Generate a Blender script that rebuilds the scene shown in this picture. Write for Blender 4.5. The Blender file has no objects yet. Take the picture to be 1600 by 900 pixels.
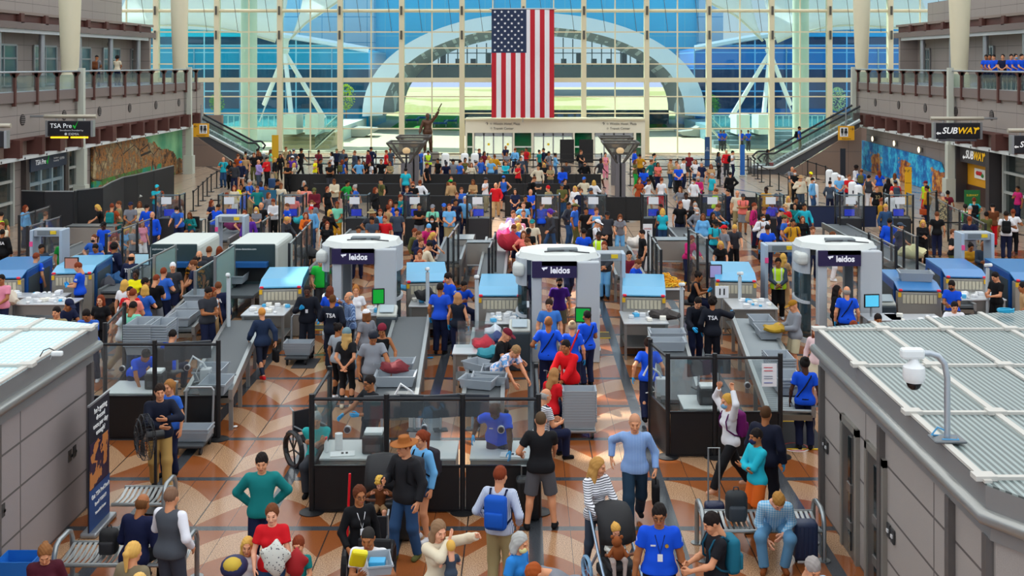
import bpy, bmesh, math, random
import numpy as np
from mathutils import Vector, Matrix
random.seed(7)
C = bpy.context.scene.collection
PI = math.pi
CAMH, F, CX, CY = 7.2, 1800.0, 820.0, 100.0
def G(x, y, z=0.0):
    """point at height z seen at photo pixel (x, y)"""
    Y = F * (CAMH - z) / (y - CY)
    return Vector(((x - CX) * Y / F, Y, z))
def AT(x, y, Y):
    return Vector(((x - CX) * Y / F, Y, CAMH - (y - CY) * Y / F))
_m = {}
def lin(h):
    if isinstance(h, (tuple, list)): return tuple(h[:3])
    v = [int(h[i:i + 2], 16) / 255 for i in (0, 2, 4)]
    return tuple(c / 12.92 if c <= .04045 else ((c + .055) / 1.055) ** 2.4 for c in v)
def M(col, rough=.6, metal=0.0, spec=.5, emit=0.0, alpha=1.0):
    k = (col, rough, metal, spec, emit, alpha)
    if k in _m: return _m[k]
    m = bpy.data.materials.new('mat_' + str(col)); m.use_nodes = True
    b = m.node_tree.nodes['Principled BSDF']
    c = lin(col)
    b.inputs['Base Color'].default_value = (*c, 1)
    b.inputs['Roughness'].default_value = rough
    b.inputs['Metallic'].default_value = metal
    b.inputs['Specular IOR Level'].default_value = spec
    if emit:
        b.inputs['Emission Color'].default_value = (*c, 1); b.inputs['Emission Strength'].default_value = emit
    m.diffuse_color = (*c, 1)
    _m[k] = m
    return m
def glass(name, tint='ffffff', gl=.12, rough=.03, opaq=0.0, col='888888'):
    """thin pane: mostly clear, partly mirror, a little of its own colour"""
    if name in _m: return _m[name]
    m = bpy.data.materials.new(name); m.use_nodes = True
    nt = m.node_tree; nt.nodes.clear()
    o = nt.nodes.new('ShaderNodeOutputMaterial'); t = nt.nodes.new('ShaderNodeBsdfTransparent')
    t.inputs[0].default_value = (*lin(tint), 1)
    g = nt.nodes.new('ShaderNodeBsdfGlossy'); g.inputs['Roughness'].default_value = rough
    mx = nt.nodes.new('ShaderNodeMixShader'); mx.inputs[0].default_value = gl
    nt.links.new(t.outputs[0], mx.inputs[1]); nt.links.new(g.outputs[0], mx.inputs[2])
    last = mx
    if opaq:
        d = nt.nodes.new('ShaderNodeBsdfDiffuse'); d.inputs[0].default_value = (*lin(col), 1)
        m2 = nt.nodes.new('ShaderNodeMixShader'); m2.inputs[0].default_value = opaq
        nt.links.new(mx.outputs[0], m2.inputs[1]); nt.links.new(d.outputs[0], m2.inputs[2]); last = m2
    nt.links.new(last.outputs[0], o.inputs[0])
    _m[name] = m
    return m
class E:
    """tiny expression builder for shader math"""
    def __init__(s, nt, sock): s.nt, s.s = nt, sock
    def _op(s, op, o=None, o2=None, rev=False):
        n = s.nt.nodes.new('ShaderNodeMath'); n.operation = op
        a = [s, o, o2] if not rev else [o, s, o2]
        for i, v in enumerate(a):
            if v is None: continue
            if isinstance(v, E): s.nt.links.new(v.s, n.inputs[i])
            else: n.inputs[i].default_value = v
        return E(s.nt, n.outputs[0])
    def __add__(s, o): return s._op('ADD', o)
    __radd__ = __add__
    def __sub__(s, o): return s._op('SUBTRACT', o)
    def __rsub__(s, o): return s._op('SUBTRACT', o, rev=True)
    def __mul__(s, o): return s._op('MULTIPLY', o)
    __rmul__ = __mul__
    def __truediv__(s, o): return s._op('DIVIDE', o)
    def abs(s): return s._op('ABSOLUTE')
    def floor(s): return s._op('FLOOR')
    def fract(s): return s._op('FRACT')
    def sqrt(s): return s._op('SQRT')
    def lt(s, o): return s._op('LESS_THAN', o)
    def gt(s, o): return s._op('GREATER_THAN', o)
    def max(s, o): return s._op('MAXIMUM', o)
    def min(s, o): return s._op('MINIMUM', o)
    def sin(s): return s._op('SINE')
    def mod(s, o): return s._op('FLOORED_MODULO', o)
class Mat:
    def __init__(s, name, rough=.6, metal=0, coords='Object', spec=.5):
        s.m = bpy.data.materials.new(name); s.m.use_nodes = True
        s.nt = s.m.node_tree; s.b = s.nt.nodes['Principled BSDF']
        s.b.inputs['Roughness'].default_value = rough; s.b.inputs['Metallic'].default_value = metal
        s.b.inputs['Specular IOR Level'].default_value = spec
        tc = s.nt.nodes.new('ShaderNodeTexCoord'); s.vec = tc.outputs[coords]
        sp = s.nt.nodes.new('ShaderNodeSeparateXYZ'); s.nt.links.new(s.vec, sp.inputs[0])
        s.x, s.y, s.z = (E(s.nt, sp.outputs[i]) for i in range(3))
    def mix(s, f, a, b):
        n = s.nt.nodes.new('ShaderNodeMix'); n.data_type = 'RGBA'
        if isinstance(f, E): s.nt.links.new(f.s, n.inputs[0])
        else: n.inputs[0].default_value = f
        for i, v in ((6, a), (7, b)):
            if isinstance(v, bpy.types.NodeSocket): s.nt.links.new(v, n.inputs[i])
            else: n.inputs[i].default_value = (*lin(v), 1)
        return n.outputs[2]
    def noise(s, scale, detail=2, rough=.5):
        n = s.nt.nodes.new('ShaderNodeTexNoise'); n.inputs['Scale'].default_value = scale
        n.inputs['Detail'].default_value = detail; n.inputs['Roughness'].default_value = rough
        s.nt.links.new(s.vec, n.inputs['Vector']); return E(s.nt, n.outputs[0])
    def voro(s, scale, feat='F1', out=0):
        n = s.nt.nodes.new('ShaderNodeTexVoronoi'); n.inputs['Scale'].default_value = scale; n.feature = feat
        s.nt.links.new(s.vec, n.inputs['Vector']); return E(s.nt, n.outputs[out])
    def color(s, c):
        if isinstance(c, bpy.types.NodeSocket): s.nt.links.new(c, s.b.inputs['Base Color'])
        else: s.b.inputs['Base Color'].default_value = (*lin(c), 1)
        return s
    def rough(s, e): s.nt.links.new(e.s, s.b.inputs['Roughness']); return s
class MB:
    def __init__(s): s.v, s.f, s.mi = [], [], []
    def add(s, vs, fs, mi=0):
        o = len(s.v); s.v += [tuple(v) for v in vs]
        s.f += [tuple(i + o for i in f) for f in fs]; s.mi += [mi] * len(fs); return s
    def box(s, c, d, mi=0, rz=0, M4=None):
        hx, hy, hz = d[0] / 2, d[1] / 2, d[2] / 2
        vs = [Vector((x, y, z)) for x in (-hx, hx) for y in (-hy, hy) for z in (-hz, hz)]
        R = M4 if M4 is not None else Matrix.Rotation(rz, 3, 'Z')
        vs = [R @ v + Vector(c) for v in vs]
        return s.add(vs, [(0, 1, 3, 2), (4, 6, 7, 5), (0, 4, 5, 1), (2, 3, 7, 6), (0, 2, 6, 4), (1, 5, 7, 3)], mi)
    def b2(s, x0, x1, y0, y1, z0, z1, mi=0):
        return s.box(((x0 + x1) / 2, (y0 + y1) / 2, (z0 + z1) / 2), (abs(x1 - x0), abs(y1 - y0), abs(z1 - z0)), mi)
    def rbox(s, c, d, r=.03, seg=2, mi=0, rz=0, M4=None):
        bm = bmesh.new(); bmesh.ops.create_cube(bm, size=1)
        bmesh.ops.scale(bm, vec=d, verts=bm.verts)
        bmesh.ops.bevel(bm, geom=bm.edges[:], offset=min(r, min(d) * .49), segments=seg, affect='EDGES', profile=.5)
        R = M4 if M4 is not None else Matrix.Rotation(rz, 3, 'Z')
        s.add([R @ v.co + Vector(c) for v in bm.verts], [[v.index for v in f.verts] for f in (bm.verts.index_update(), bm.faces)[1]], mi)
        bm.free(); return s
    def cyl(s, a, b, r, r2=None, n=12, mi=0, cap=True):
        a, b = Vector(a), Vector(b); r2 = r if r2 is None else r2
        d = (b - a).normalized(); u = d.orthogonal().normalized(); w = d.cross(u)
        vs = [p + (u * math.cos(t) + w * math.sin(t)) * q for p, q in ((a, r), (b, r2)) for t in (2 * PI * i / n for i in range(n))]
        fs = [(i, (i + 1) % n, n + (i + 1) % n, n + i) for i in range(n)]
        if cap: fs += [tuple(range(n))[::-1], tuple(range(n, 2 * n))]
        return s.add(vs, fs, mi)
    def tube(s, pts, r, n=8, mi=0, closed=False):
        pts = [Vector(p) for p in pts]; N = len(pts); vs = []; prev = None
        for i, p in enumerate(pts):
            a = pts[(i - 1) % N] if closed or i else p; b = pts[(i + 1) % N] if closed or i < N - 1 else p
            d = (b - a).normalized()
            if prev is None: u = d.orthogonal().normalized()
            else:
                u = prev - d * prev.dot(d); u = u.normalized() if u.length > 1e-6 else d.orthogonal().normalized()
            prev = u; w = d.cross(u); rr = r[i] if isinstance(r, (list, tuple)) else r
            vs += [p + (u * math.cos(2 * PI * k / n) + w * math.sin(2 * PI * k / n)) * rr for k in range(n)]
        fs = [(i * n + k, i * n + (k + 1) % n, ((i + 1) % N) * n + (k + 1) % n, ((i + 1) % N) * n + k) for i in range(N if closed else N - 1) for k in range(n)]
        if not closed: fs += [tuple(range(n))[::-1], tuple(range((N - 1) * n, N * n))]
        return s.add(vs, fs, mi)
    def prism(s, poly, z0, z1, mi=0, top=None, mt=None):
        n = len(poly); top = top or poly
        vs = [(p[0], p[1], z0) for p in poly] + [(p[0], p[1], z1) for p in top]
        s.add(vs, [(i, (i + 1) % n, n + (i + 1) % n, n + i) for i in range(n)] + [tuple(range(n))[::-1]], mi)
        return s.add(vs, [tuple(range(n, 2 * n))], mi if mt is None else mt)
    def ext(s, pts, n, th, mi=0):
        """polygon (3-D points) thickened along n"""
        n = Vector(n).normalized() * th; k = len(pts); vs = [Vector(p) for p in pts] + [Vector(p) + n for p in pts]
        return s.add(vs, [(i, (i + 1) % k, k + (i + 1) % k, k + i) for i in range(k)] + [tuple(range(k))[::-1], tuple(range(k, 2 * k))], mi)
    def lathe(s, prof, c=(0, 0, 0), n=16, mi=0):
        c = Vector(c); vs = [c + Vector((r * math.cos(2 * PI * k / n), r * math.sin(2 * PI * k / n), z)) for r, z in prof for k in range(n)]
        fs = [(i * n + k, i * n + (k + 1) % n, (i + 1) * n + (k + 1) % n, (i + 1) * n + k) for i in range(len(prof) - 1) for k in range(n)]
        fs += [tuple(range(n))[::-1], tuple(range((len(prof) - 1) * n, len(prof) * n))]
        return s.add(vs, fs, mi)
    def ball(s, c, r, n=12, mi=0):
        r = r if isinstance(r, (tuple, list)) else (r, r, r); m = n // 2
        vs = [Vector(c) + Vector((r[0] * math.sin(PI * i / m) * math.cos(2 * PI * k / n), r[1] * math.sin(PI * i / m) * math.sin(2 * PI * k / n), r[2] * math.cos(PI * i / m))) for i in range(m + 1) for k in range(n)]
        return s.add(vs, [(i * n + k, (i + 1) * n + k, (i + 1) * n + (k + 1) % n, i * n + (k + 1) % n) for i in range(m) for k in range(n)], mi)
    def mesh(s, name, smooth=False):
        me = bpy.data.meshes.new(name); me.from_pydata(s.v, [], s.f)
        if smooth: me.polygons.foreach_set('use_smooth', [True] * len(s.f))
        me.polygons.foreach_set('material_index', s.mi); me.update(); return me
    def obj(s, name, mats, parent=None, smooth=False):
        me = s.mesh(name, smooth)
        for m in (mats if isinstance(mats, (list, tuple)) else [mats]): me.materials.append(m)
        o = bpy.data.objects.new(name, me); C.objects.link(o); o.parent = parent
        if smooth: autosmooth(me)
        return o
def autosmooth(me):
    bm = bmesh.new(); bm.from_mesh(me)
    for e in bm.edges:
        if len(e.link_faces) == 2 and e.calc_face_angle(0) > .7: e.smooth = False
    bm.to_mesh(me); bm.free()
def tag(o, label, cat=None, group=None, kind=None):
    if label: o['label'] = ' '.join(label.split()[:16])
    if cat: o['category'] = cat
    if group: o['group'] = group
    if kind: o['kind'] = kind
    return o
def thing(name, label, cat, loc=(0, 0, 0), rz=0.0, group=None):
    o = bpy.data.objects.new(name, None); C.objects.link(o); o.location = loc; o.rotation_euler = (0, 0, rz)
    o.empty_display_size = .1
    return tag(o, label, cat, group)
def struct(o, label=None): return tag(o, label, None, None, 'structure')
kids = {}
def dup(root, loc=None, rz=None, label=None, group=None, scale=None):
    ch = [c for c in bpy.data.objects if c.parent is root] if root.name not in kids else kids[root.name]
    kids[root.name] = ch
    r = root.copy(); C.objects.link(r)
    if loc is not None: r.location = loc
    if rz is not None: r.rotation_euler = (0, 0, rz)
    if scale: r.scale = scale
    if label: r['label'] = label
    if group: r['group'] = group
    for c in ch:
        d = c.copy(); C.objects.link(d); d.parent = r
        if c.name not in kids: kids[c.name] = [g for g in bpy.data.objects if g.parent is c]
        for g in kids[c.name]:
            h = g.copy(); C.objects.link(h); h.parent = d
    return r
_fonts = {}
def text(s, size, name='lettering', mat=None, parent=None, loc=(0, 0, 0), rot=(PI / 2, 0, 0), sx=1.0, align='CENTER', ext=.004, bold=0.0, shear=0.0):
    """lettering as a real mesh; text faces -Y before rot about Z"""
    cu = bpy.data.curves.new('txt', 'FONT'); cu.body = s; cu.size = size; cu.align_x = align; cu.align_y = 'CENTER'
    cu.extrude = ext; cu.offset = bold; cu.shear = shear; cu.resolution_u = 3
    t = bpy.data.objects.new('txt', cu); C.objects.link(t)
    dg = bpy.context.evaluated_depsgraph_get(); me = bpy.data.meshes.new_from_object(t.evaluated_get(dg))
    bpy.data.objects.remove(t); me.materials.clear()
    if mat: me.materials.append(mat)
    o = bpy.data.objects.new(name, me); C.objects.link(o); o.parent = parent
    o.location = loc; o.rotation_euler = rot; o.scale = (sx, 1, 1)
    return o
def V(*a): return np.array(a, float)
class Field:
    def __init__(s, lo, hi, h):
        s.h = h; s.lo = np.array(lo, float) - 2 * h; n = np.ceil((np.array(hi) + 2 * h - s.lo) / h).astype(int) + 1
        s.n = n; s.d = np.full(n, 9.0, np.float32)
        s.ax = [s.lo[i] + h * np.arange(n[i]) for i in range(3)]
    def win(s, lo, hi, pad):
        sl = []
        for i in range(3):
            a = max(0, int((lo[i] - pad - s.lo[i]) / s.h)); b = min(s.n[i], int((hi[i] + pad - s.lo[i]) / s.h) + 2)
            if b <= a: return None
            sl.append(slice(a, b))
        g = [s.ax[i][sl[i]].astype(np.float32) for i in range(3)]
        return tuple(sl), g[0][:, None, None], g[1][None, :, None], g[2][None, None, :]
    def put(s, w, d, k):
        c = s.d[w[0]]
        if k > 0:
            hh = np.maximum(k - np.abs(c - d), 0) / k
            s.d[w[0]] = np.minimum(c, d) - hh * hh * k * .25
        else: s.d[w[0]] = np.minimum(c, d)
    def cap(s, a, b, ra, rb, k=.03, clip=None):
        a, b = np.asarray(a, float), np.asarray(b, float); r = max(ra, rb)
        w = s.win(np.minimum(a, b) - r, np.maximum(a, b) + r, k + 2 * s.h)
        if w is None: return s
        _, x, y, z = w; v = b - a; L = max(float(v @ v), 1e-9)
        t = np.clip(((x - a[0]) * v[0] + (y - a[1]) * v[1] + (z - a[2]) * v[2]) / L, 0, 1)
        d = np.sqrt((x - a[0] - t * v[0]) ** 2 + (y - a[1] - t * v[1]) ** 2 + (z - a[2] - t * v[2]) ** 2) - (ra + (rb - ra) * t)
        for p, n in (clip or []): d = np.maximum(d, (x - p[0]) * n[0] + (y - p[1]) * n[1] + (z - p[2]) * n[2])
        s.put(w, d, k); return s
    def ell(s, c, r, R=None, k=.03, clip=None):
        c = np.asarray(c, float); r = np.asarray(r, float); R = np.eye(3) if R is None else R; m = float(r.max())
        w = s.win(c - m, c + m, k + 2 * s.h)
        if w is None: return s
        _, x, y, z = w; X, Y, Z = x - c[0], y - c[1], z - c[2]
        q = [(X * R[0, i] + Y * R[1, i] + Z * R[2, i]) / r[i] for i in range(3)]
        k0 = np.sqrt(q[0] ** 2 + q[1] ** 2 + q[2] ** 2); k1 = np.sqrt((q[0] / r[0]) ** 2 + (q[1] / r[1]) ** 2 + (q[2] / r[2]) ** 2) + 1e-6
        d = k0 * (k0 - 1) / k1
        for p, n in (clip or []): d = np.maximum(d, (x - p[0]) * n[0] + (y - p[1]) * n[1] + (z - p[2]) * n[2])
        s.put(w, d, k); return s
    def cut(s, p, n):
        x, y, z = s.ax[0][:, None, None], s.ax[1][None, :, None], s.ax[2][None, None, :]
        s.d = np.maximum(s.d, ((x - p[0]) * n[0] + (y - p[1]) * n[1] + (z - p[2]) * n[2]).astype(np.float32)); return s
    def surf(s):
        """surface nets"""
        d = s.d; n = s.n; sg = d < 0
        cnt = sum(sg[i:n[0] - 1 + i, j:n[1] - 1 + j, k:n[2] - 1 + k].astype(np.int8) for i in (0, 1) for j in (0, 1) for k in (0, 1))
        act = (cnt > 0) & (cnt < 8); idx = np.full(act.shape, -1, np.int64); I = np.argwhere(act)
        idx[act] = np.arange(len(I))
        acc = np.zeros((len(I), 3)); num = np.zeros(len(I))
        cor = {(i, j, k): d[I[:, 0] + i, I[:, 1] + j, I[:, 2] + k] for i in (0, 1) for j in (0, 1) for k in (0, 1)}
        for c in cor:
            for a in range(3):
                if c[a]: continue
                e = list(c); e[a] = 1; d0, d1 = cor[c], cor[tuple(e)]; m = (d0 < 0) != (d1 < 0)
                t = np.where(m, d0 / np.where(m, d0 - d1, 1), 0); p = np.tile(np.array(c, float), (len(I), 1)); p[:, a] = t
                acc += p * m[:, None]; num += m
        v = s.lo + s.h * (I + acc / num[:, None])
        F_ = []
        for a in range(3):
            b, c = (a + 1) % 3, (a + 2) % 3
            sl0 = [slice(None)] * 3; sl1 = [slice(None)] * 3; sl0[a] = slice(0, -1); sl1[a] = slice(1, None)
            s0, s1 = sg[tuple(sl0)], sg[tuple(sl1)]; E_ = np.argwhere(s0 != s1)
            E_ = E_[(E_[:, b] > 0) & (E_[:, c] > 0) & (E_[:, b] < n[b] - 1) & (E_[:, c] < n[c] - 1)]
            if not len(E_): continue
            f = s0[tuple(E_.T)]
            def at(db, dc):
                q = E_.copy(); q[:, b] -= db; q[:, c] -= dc; return idx[tuple(q.T)]
            Q = np.stack([at(1, 1), at(0, 1), at(0, 0), at(1, 0)], 1); Q[~f] = Q[~f][:, ::-1]; F_.append(Q)
        return v, np.concatenate(F_)
def npmesh(name, v, f, mi=None):
    me = bpy.data.meshes.new(name); nf = len(f)
    me.vertices.add(len(v)); me.vertices.foreach_set('co', np.asarray(v, np.float32).ravel())
    me.loops.add(nf * 4); me.loops.foreach_set('vertex_index', np.asarray(f, np.int32).ravel())
    me.polygons.add(nf); me.polygons.foreach_set('loop_start', np.arange(nf, dtype=np.int32) * 4)
    me.polygons.foreach_set('use_smooth', np.ones(nf, bool))
    if mi is not None: me.polygons.foreach_set('material_index', np.asarray(mi, np.int32))
    me.update(calc_edges=True); return me
def rx(a): c, s = math.cos(a), math.sin(a); return np.array([[1, 0, 0], [0, c, -s], [0, s, c]])
def ry(a): c, s = math.cos(a), math.sin(a); return np.array([[c, 0, s], [0, 1, 0], [-s, 0, c]])
def rz(a): c, s = math.cos(a), math.sin(a); return np.array([[c, -s, 0], [s, c, 0], [0, 0, 1]])
D = PI / 180
def head_tpl(w=1.0, h=.0055):
    f = Field((-.1, -.14, -.2), (.1, .12, .13), h)
    f.ell((0, .012, .022), (.074 * w, .095, .098), k=0)
    f.ell((0, -.03, -.045), (.056 * w, .058, .072), k=.04)
    f.ell((0, -.062, -.088), (.03 * w, .026, .024), k=.03)
    f.cap((0, -.088, .012), (0, -.108, -.026), .008, .012, k=.016)
    f.cap((-.032, -.078, .026), (.032, -.078, .026), .012, .012, k=.016)
    for s in (-1, 1):
        f.ell((s * .04, -.062, -.03), (.02, .02, .022), k=.02)
        f.ell((s * .076 * w, .01, -.008), (.009, .02, .031), R=ry(s * .2), k=.008)
    f.cap((-.016, -.089, -.058), (.016, -.089, -.058), .008, .008, k=.01)
    f.cap((0, .02, -.05), (0, .035, -.19), .052, .058, k=.03)
    v, q = f.surf(); c = v[q].mean(1); mi = np.zeros(len(q), int)
    for s in (-1, 1):
        mi[(np.abs(c[:, 0] - s * .03) < .011) & (np.abs(c[:, 2] - .004) < .0055) & (c[:, 1] < -.05)] = 1
        mi[(np.abs(c[:, 0] - s * .034) < .015) & (np.abs(c[:, 2] - .027) < .003) & (c[:, 1] < -.05)] = 1
    mi[(np.abs(c[:, 0]) < .021) & (np.abs(c[:, 2] + .058) < .0065) & (c[:, 1] < -.07)] = 2
    return v, q, mi
def hand_tpl(curl, h=.0045):
    """side -X hand hanging: fingers down -Z, thumb forward -Y, palm to +X; origin at the wrist"""
    f = Field((-.04, -.1, -.22), (.1, .06, .04), h)
    f.cap((0, 0, .03), (0, 0, -.01), .026, .024, k=0)
    for i, y in enumerate((-.03, -.01, .01, .028)):
        f.cap((0, y * .5, -.01), (.004, y, -.085), .016, .011, k=.014)
    for i, (y, L) in enumerate(((-.033, .07), (-.011, .079), (.011, .074), (.031, .058))):
        a = V(.004, y, -.085); c = curl * (1 + .12 * i)
        for j, (l, r0, r1) in enumerate(((.48, .0098, .009), (.3, .009, .0082), (.24, .0082, .0068))):
            ang = c * (j + .6) ; b = a + L * l * V(math.sin(ang), y * .35 if j == 0 else 0, -math.cos(ang))
            f.cap(a, b, r0, r1, k=.004); a = b
    a = V(.008, -.02, -.02); b = a + V(.018, -.028, -.028); c = b + V(.014, -.008, -.03); e = c + V(.008, .004 + curl * .01, -.024)
    f.cap(a, b, .015, .012, k=.012); f.cap(b, c, .0115, .01, k=.004); f.cap(c, e, .01, .008, k=.004)
    v, q = f.surf(); return v, q
LOD = ((.0062, .005, .014, .012, .009), (.0105, .008, .021, .018, .013), (.015, .011, .03, .022, .02))   # head, hand, body, shoe, hair cell sizes
HEADS = [{'m': head_tpl(1.0, l[0]), 'f': head_tpl(.93, l[0])} for l in LOD]
HANDS = [{'relax': hand_tpl(.28, l[1]), 'grip': hand_tpl(.85, l[1])} for l in LOD]
_st = 1
def arm_ik(S, W, l1, l2, hint):
    S, W = np.asarray(S, float), np.asarray(W, float); v = W - S; d = np.linalg.norm(v); mx = (l1 + l2) * .995
    if d > mx: W = S + v / d * mx; d = mx
    d = max(d, .12); u = v / max(np.linalg.norm(v), 1e-6); a = (l1 * l1 - l2 * l2 + d * d) / (2 * d); hh = math.sqrt(max(l1 * l1 - a * a, 0))
    n = np.asarray(hint, float); n = n - u * (n @ u); n /= max(np.linalg.norm(n), 1e-6)
    return S + u * a + n * hh, S + u * d
DEF = dict(ph=.93, py=0, px=0, lean=0, side=0, twist=0, hp=4, hy=0, ha=None, hb=None, fa=(-.1, 0, .075), fb=(.1, .02, .075), ea=None, eb=None, grip='', fat=1.0, fem=0, kn=(0, -1, .1), hs=1.06, toe=12, leg=1.0)
class Fig:
    """joints of one pose in metres, facing -Y, feet on z = 0"""
    def __init__(s, **kw):
        p = dict(DEF); p.update(kw); s.p = p
        T = rz(p['twist'] * D) @ ry(p['side'] * D) @ rx(p['lean'] * D); s.T = T; P = V(p['px'], p['py'], p['ph']); s.P = P
        s.t = lambda x, y, z: P + T @ V(x, y, z)
        sw = .175 - .02 * p['fem']; s.S = [s.t(-sw, .0, .445), s.t(sw, .0, .445)]
        s.neck = s.t(0, .01, .49)
        s.Rh = rz(p['hy'] * D) @ T @ rx((p['hp'] - p['lean'] * .35) * D)
        s.head = s.neck + T @ V(0, -.012, .07) + s.Rh @ V(0, -.012, .095) * p['hs']
        ha = p['ha'] or tuple(s.t(-.27, -.05, -.06)); hb = p['hb'] or tuple(s.t(.27, -.05, -.06))
        s.arm = []
        for i, (W, sd) in enumerate(((ha, -1), (hb, 1))):
            hint = p['ea' if i == 0 else 'eb'] or (sd * .5, .7, -.35)
            e, w = arm_ik(s.S[i], W, .285, .25, hint); s.arm.append((s.S[i], e, w))
        s.leg = []
        for i, (A, sd) in enumerate(((p['fa'], -1), (p['fb'], 1))):
            H = P + rz(p['twist'] * .3 * D) @ V(sd * .09, 0, -.03); k = p['kn']
            kk, a = arm_ik(H, A, .43 * p['leg'], .41 * p['leg'], (sd * .12 + k[0] * sd, k[1], k[2])); s.leg.append((H, kk, a))
        s.q = [np.array(x) for a in s.arm + s.leg for x in a] + [s.head, P]
        s.lo = np.min(s.q, 0) - .2; s.hi = np.max(s.q, 0) + .2; s.lo[2] = max(s.lo[2], -.02)
    def torso(s, f, o, k=.06, lower=True):
        p = s.p; ft = p['fat']; fem = p['fem']; T = s.T
        f.ell(s.t(0, .0, .33), (.158 + o - .016 * fem + .02 * (ft - 1), .105 + o + .02 * (ft - 1), .17 + o), T, k=0)
        f.ell(s.t(0, -.012 - .03 * (ft - 1), .12), ((.138 - .02 * fem) * ft + o, .098 * ft + o, .17 + o), T, k=k)
        hw = .018 if o > .01 else 0
        f.ell(s.t(0, .008, .0), (.158 * (1 + (ft - 1) * .7) + o + hw, .108 * (1 + (ft - 1) * .6) + o + hw * .7, .12 + o), T, k=k)
        f.cap(s.t(-.13, .0, .43), s.t(.13, .0, .43), .055 + o, .055 + o, k=k)
        if fem:
            for sd in (-1, 1): f.ell(s.t(sd * .065, -.085, .3), (.058 + o, .045 + o, .055 + o), T, k=.03)
    def limb(s, f, J, r, o, t0=0.0, t1=2.0, k=.03, flare=0):
        """part of a two-bone limb; t 0..1 first bone, 1..2 second"""
        A, B, Cc = J; clip = []
        for (a, b, ra, rb, q) in ((A, B, r[0], r[1], 0), (B, Cc, r[1], r[2], 1)):
            if t1 <= q: break
            t = min(t1 - q, 1.0); e = a + (b - a) * t; re = ra + (rb - ra) * t; n = (b - a) / np.linalg.norm(b - a)
            cl = [(e, n)] if t1 - q < 1.0 or (q == 1 and t1 < 2.001) else None
            ex = e + (b - a) * .12 if cl else e
            f.cap(a, ex, ra + o, re + o + flare * t, k=k, clip=cl)
    AR = (.05, .04, .027); LG = (.086, .058, .038)
    def body(s):
        p = s.p; h = LOD[s.lod][2]; f = Field(s.lo, s.hi, h); s.torso(f, -.004)
        f.cap(s.neck - s.T @ V(0, 0, .05), s.neck + s.Rh @ V(0, .0, .06), .06, .056, k=.03)
        ar = tuple(x * (1 + (p['fat'] - 1) * .5) * (1 - .12 * p['fem']) for x in s.AR); lg = tuple(x * (1 + (p['fat'] - 1) * .4) for x in s.LG)
        for a in s.arm:
            f.cap(a[0], a[1], ar[0], ar[1], k=.045); f.cap(a[1], a[2], ar[1] * 1.02, ar[2], k=.02)
            f.ell(a[1] + (a[2] - a[1]) * .3, (ar[1] * 1.08,) * 3, k=.02)
        for H, K, A in s.leg:
            f.cap(H, K, lg[0], lg[1], k=.05); f.cap(K, A, lg[1], lg[2], k=.03)
            n = (A - K) / np.linalg.norm(A - K); f.ell(K + n * .13 + V(0, .018, 0), (.05, .052, .1), k=.03)
        for i, (H, K, A) in enumerate(s.leg):
            w = s.toe(i); f.cap(A - w * .02 + V(0, 0, -.03), A + w * .11 + V(0, 0, -.048), .03, .024, k=.02)
        v, q = f.surf(); vs, fs, mi = [v], [q], [np.zeros(len(q), int)]; n = len(v)
        hv, hq, hm = HEADS[s.lod]['f' if p['fem'] else 'm']
        vs.append(hv * p['hs'] @ s.Rh.T + s.head); fs.append(hq + n); mi.append(hm); n += len(hv)
        for i, sd in ((0, -1), (1, 1)):
            S, e, w = s.arm[i]; d = (w - e) / np.linalg.norm(w - e)
            hv, hq = HANDS[s.lod]['grip' if 'ab'[i] in p['grip'] else 'relax']; hv = hv.copy(); hq = hq.copy()
            if sd > 0: hv[:, 0] *= -1; hq = hq[:, ::-1]
            z = -d; r = V(-sd * .25, -1, 1.0) if abs(d[2]) < .8 else V(-sd * .1, -1, 0); ym = -(r - z * (r @ z)); y = ym / np.linalg.norm(ym); x = np.cross(y, z)
            R = np.stack([x, y, z], 1); vs.append(hv * (1 - .1 * p['fem']) @ R.T + w); fs.append(hq + n); mi.append(np.full(len(hq), 3)); n += len(hv)
        return np.concatenate(vs), np.concatenate(fs), np.concatenate(mi)
    def shirt(s, style):
        p = s.p; h = LOD[s.lod][2]; f = Field(s.lo, s.hi, h); o = {'tee': .014, 'long': .014, 'tank': .008, 'jacket': .028, 'polo': .014, 'dress': .014, 'vest': .02, 'sweater': .022}[style]
        s.torso(f, o)
        if style == 'dress':
            f.cap(s.t(0, 0, .05), s.t(0, 0, -.38), .15, .24, k=.05)
            for H, K, A in s.leg: f.cap(H, H + (K - H) * .7, .13, .12, k=.06)
        elif style in ('jacket', 'vest', 'tee', 'sweater', 'polo', 'long'):
            f.cap(s.t(-.062, .005, -.03), s.t(.062, .005, -.03), .118 * p['fat'] + o, .118 * p['fat'] + o, k=.03)
        neck = (s.t(0, -.02, .50 if style != 'tank' else .44), s.T @ V(0, -.25, .97))
        if style in ('jacket', 'polo', 'sweater', 'long'): f.cap(s.neck - s.T @ V(0, 0, .03), s.neck + s.T @ V(0, -.01, .02), .07, .064, k=.02)
        hem = {'jacket': -.11, 'dress': -.36, 'polo': -.02, 'tank': -.05}.get(style, -.08)
        f.cut(s.t(0, 0, (.515 if style != 'tank' else .49)), s.T @ V(0, -.35, .93))
        f.cut(s.t(0, 0, hem), s.T @ V(0, 0, -1))
        t1 = {'tee': .62, 'polo': .62, 'dress': .45, 'long': 1.93, 'jacket': 1.96, 'sweater': 1.95}.get(style, 0)
        ar = tuple(x * (1 + (p['fat'] - 1) * .5) for x in s.AR)
        if t1:
            for a in s.arm: s.limb(f, a, (ar[0] + .004, ar[1] + .003, ar[2] + .004), o * .9, t1=t1, k=.03, flare=.008 if t1 < 1 else 0)
        v, q = f.surf(); return v, q, None
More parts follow.
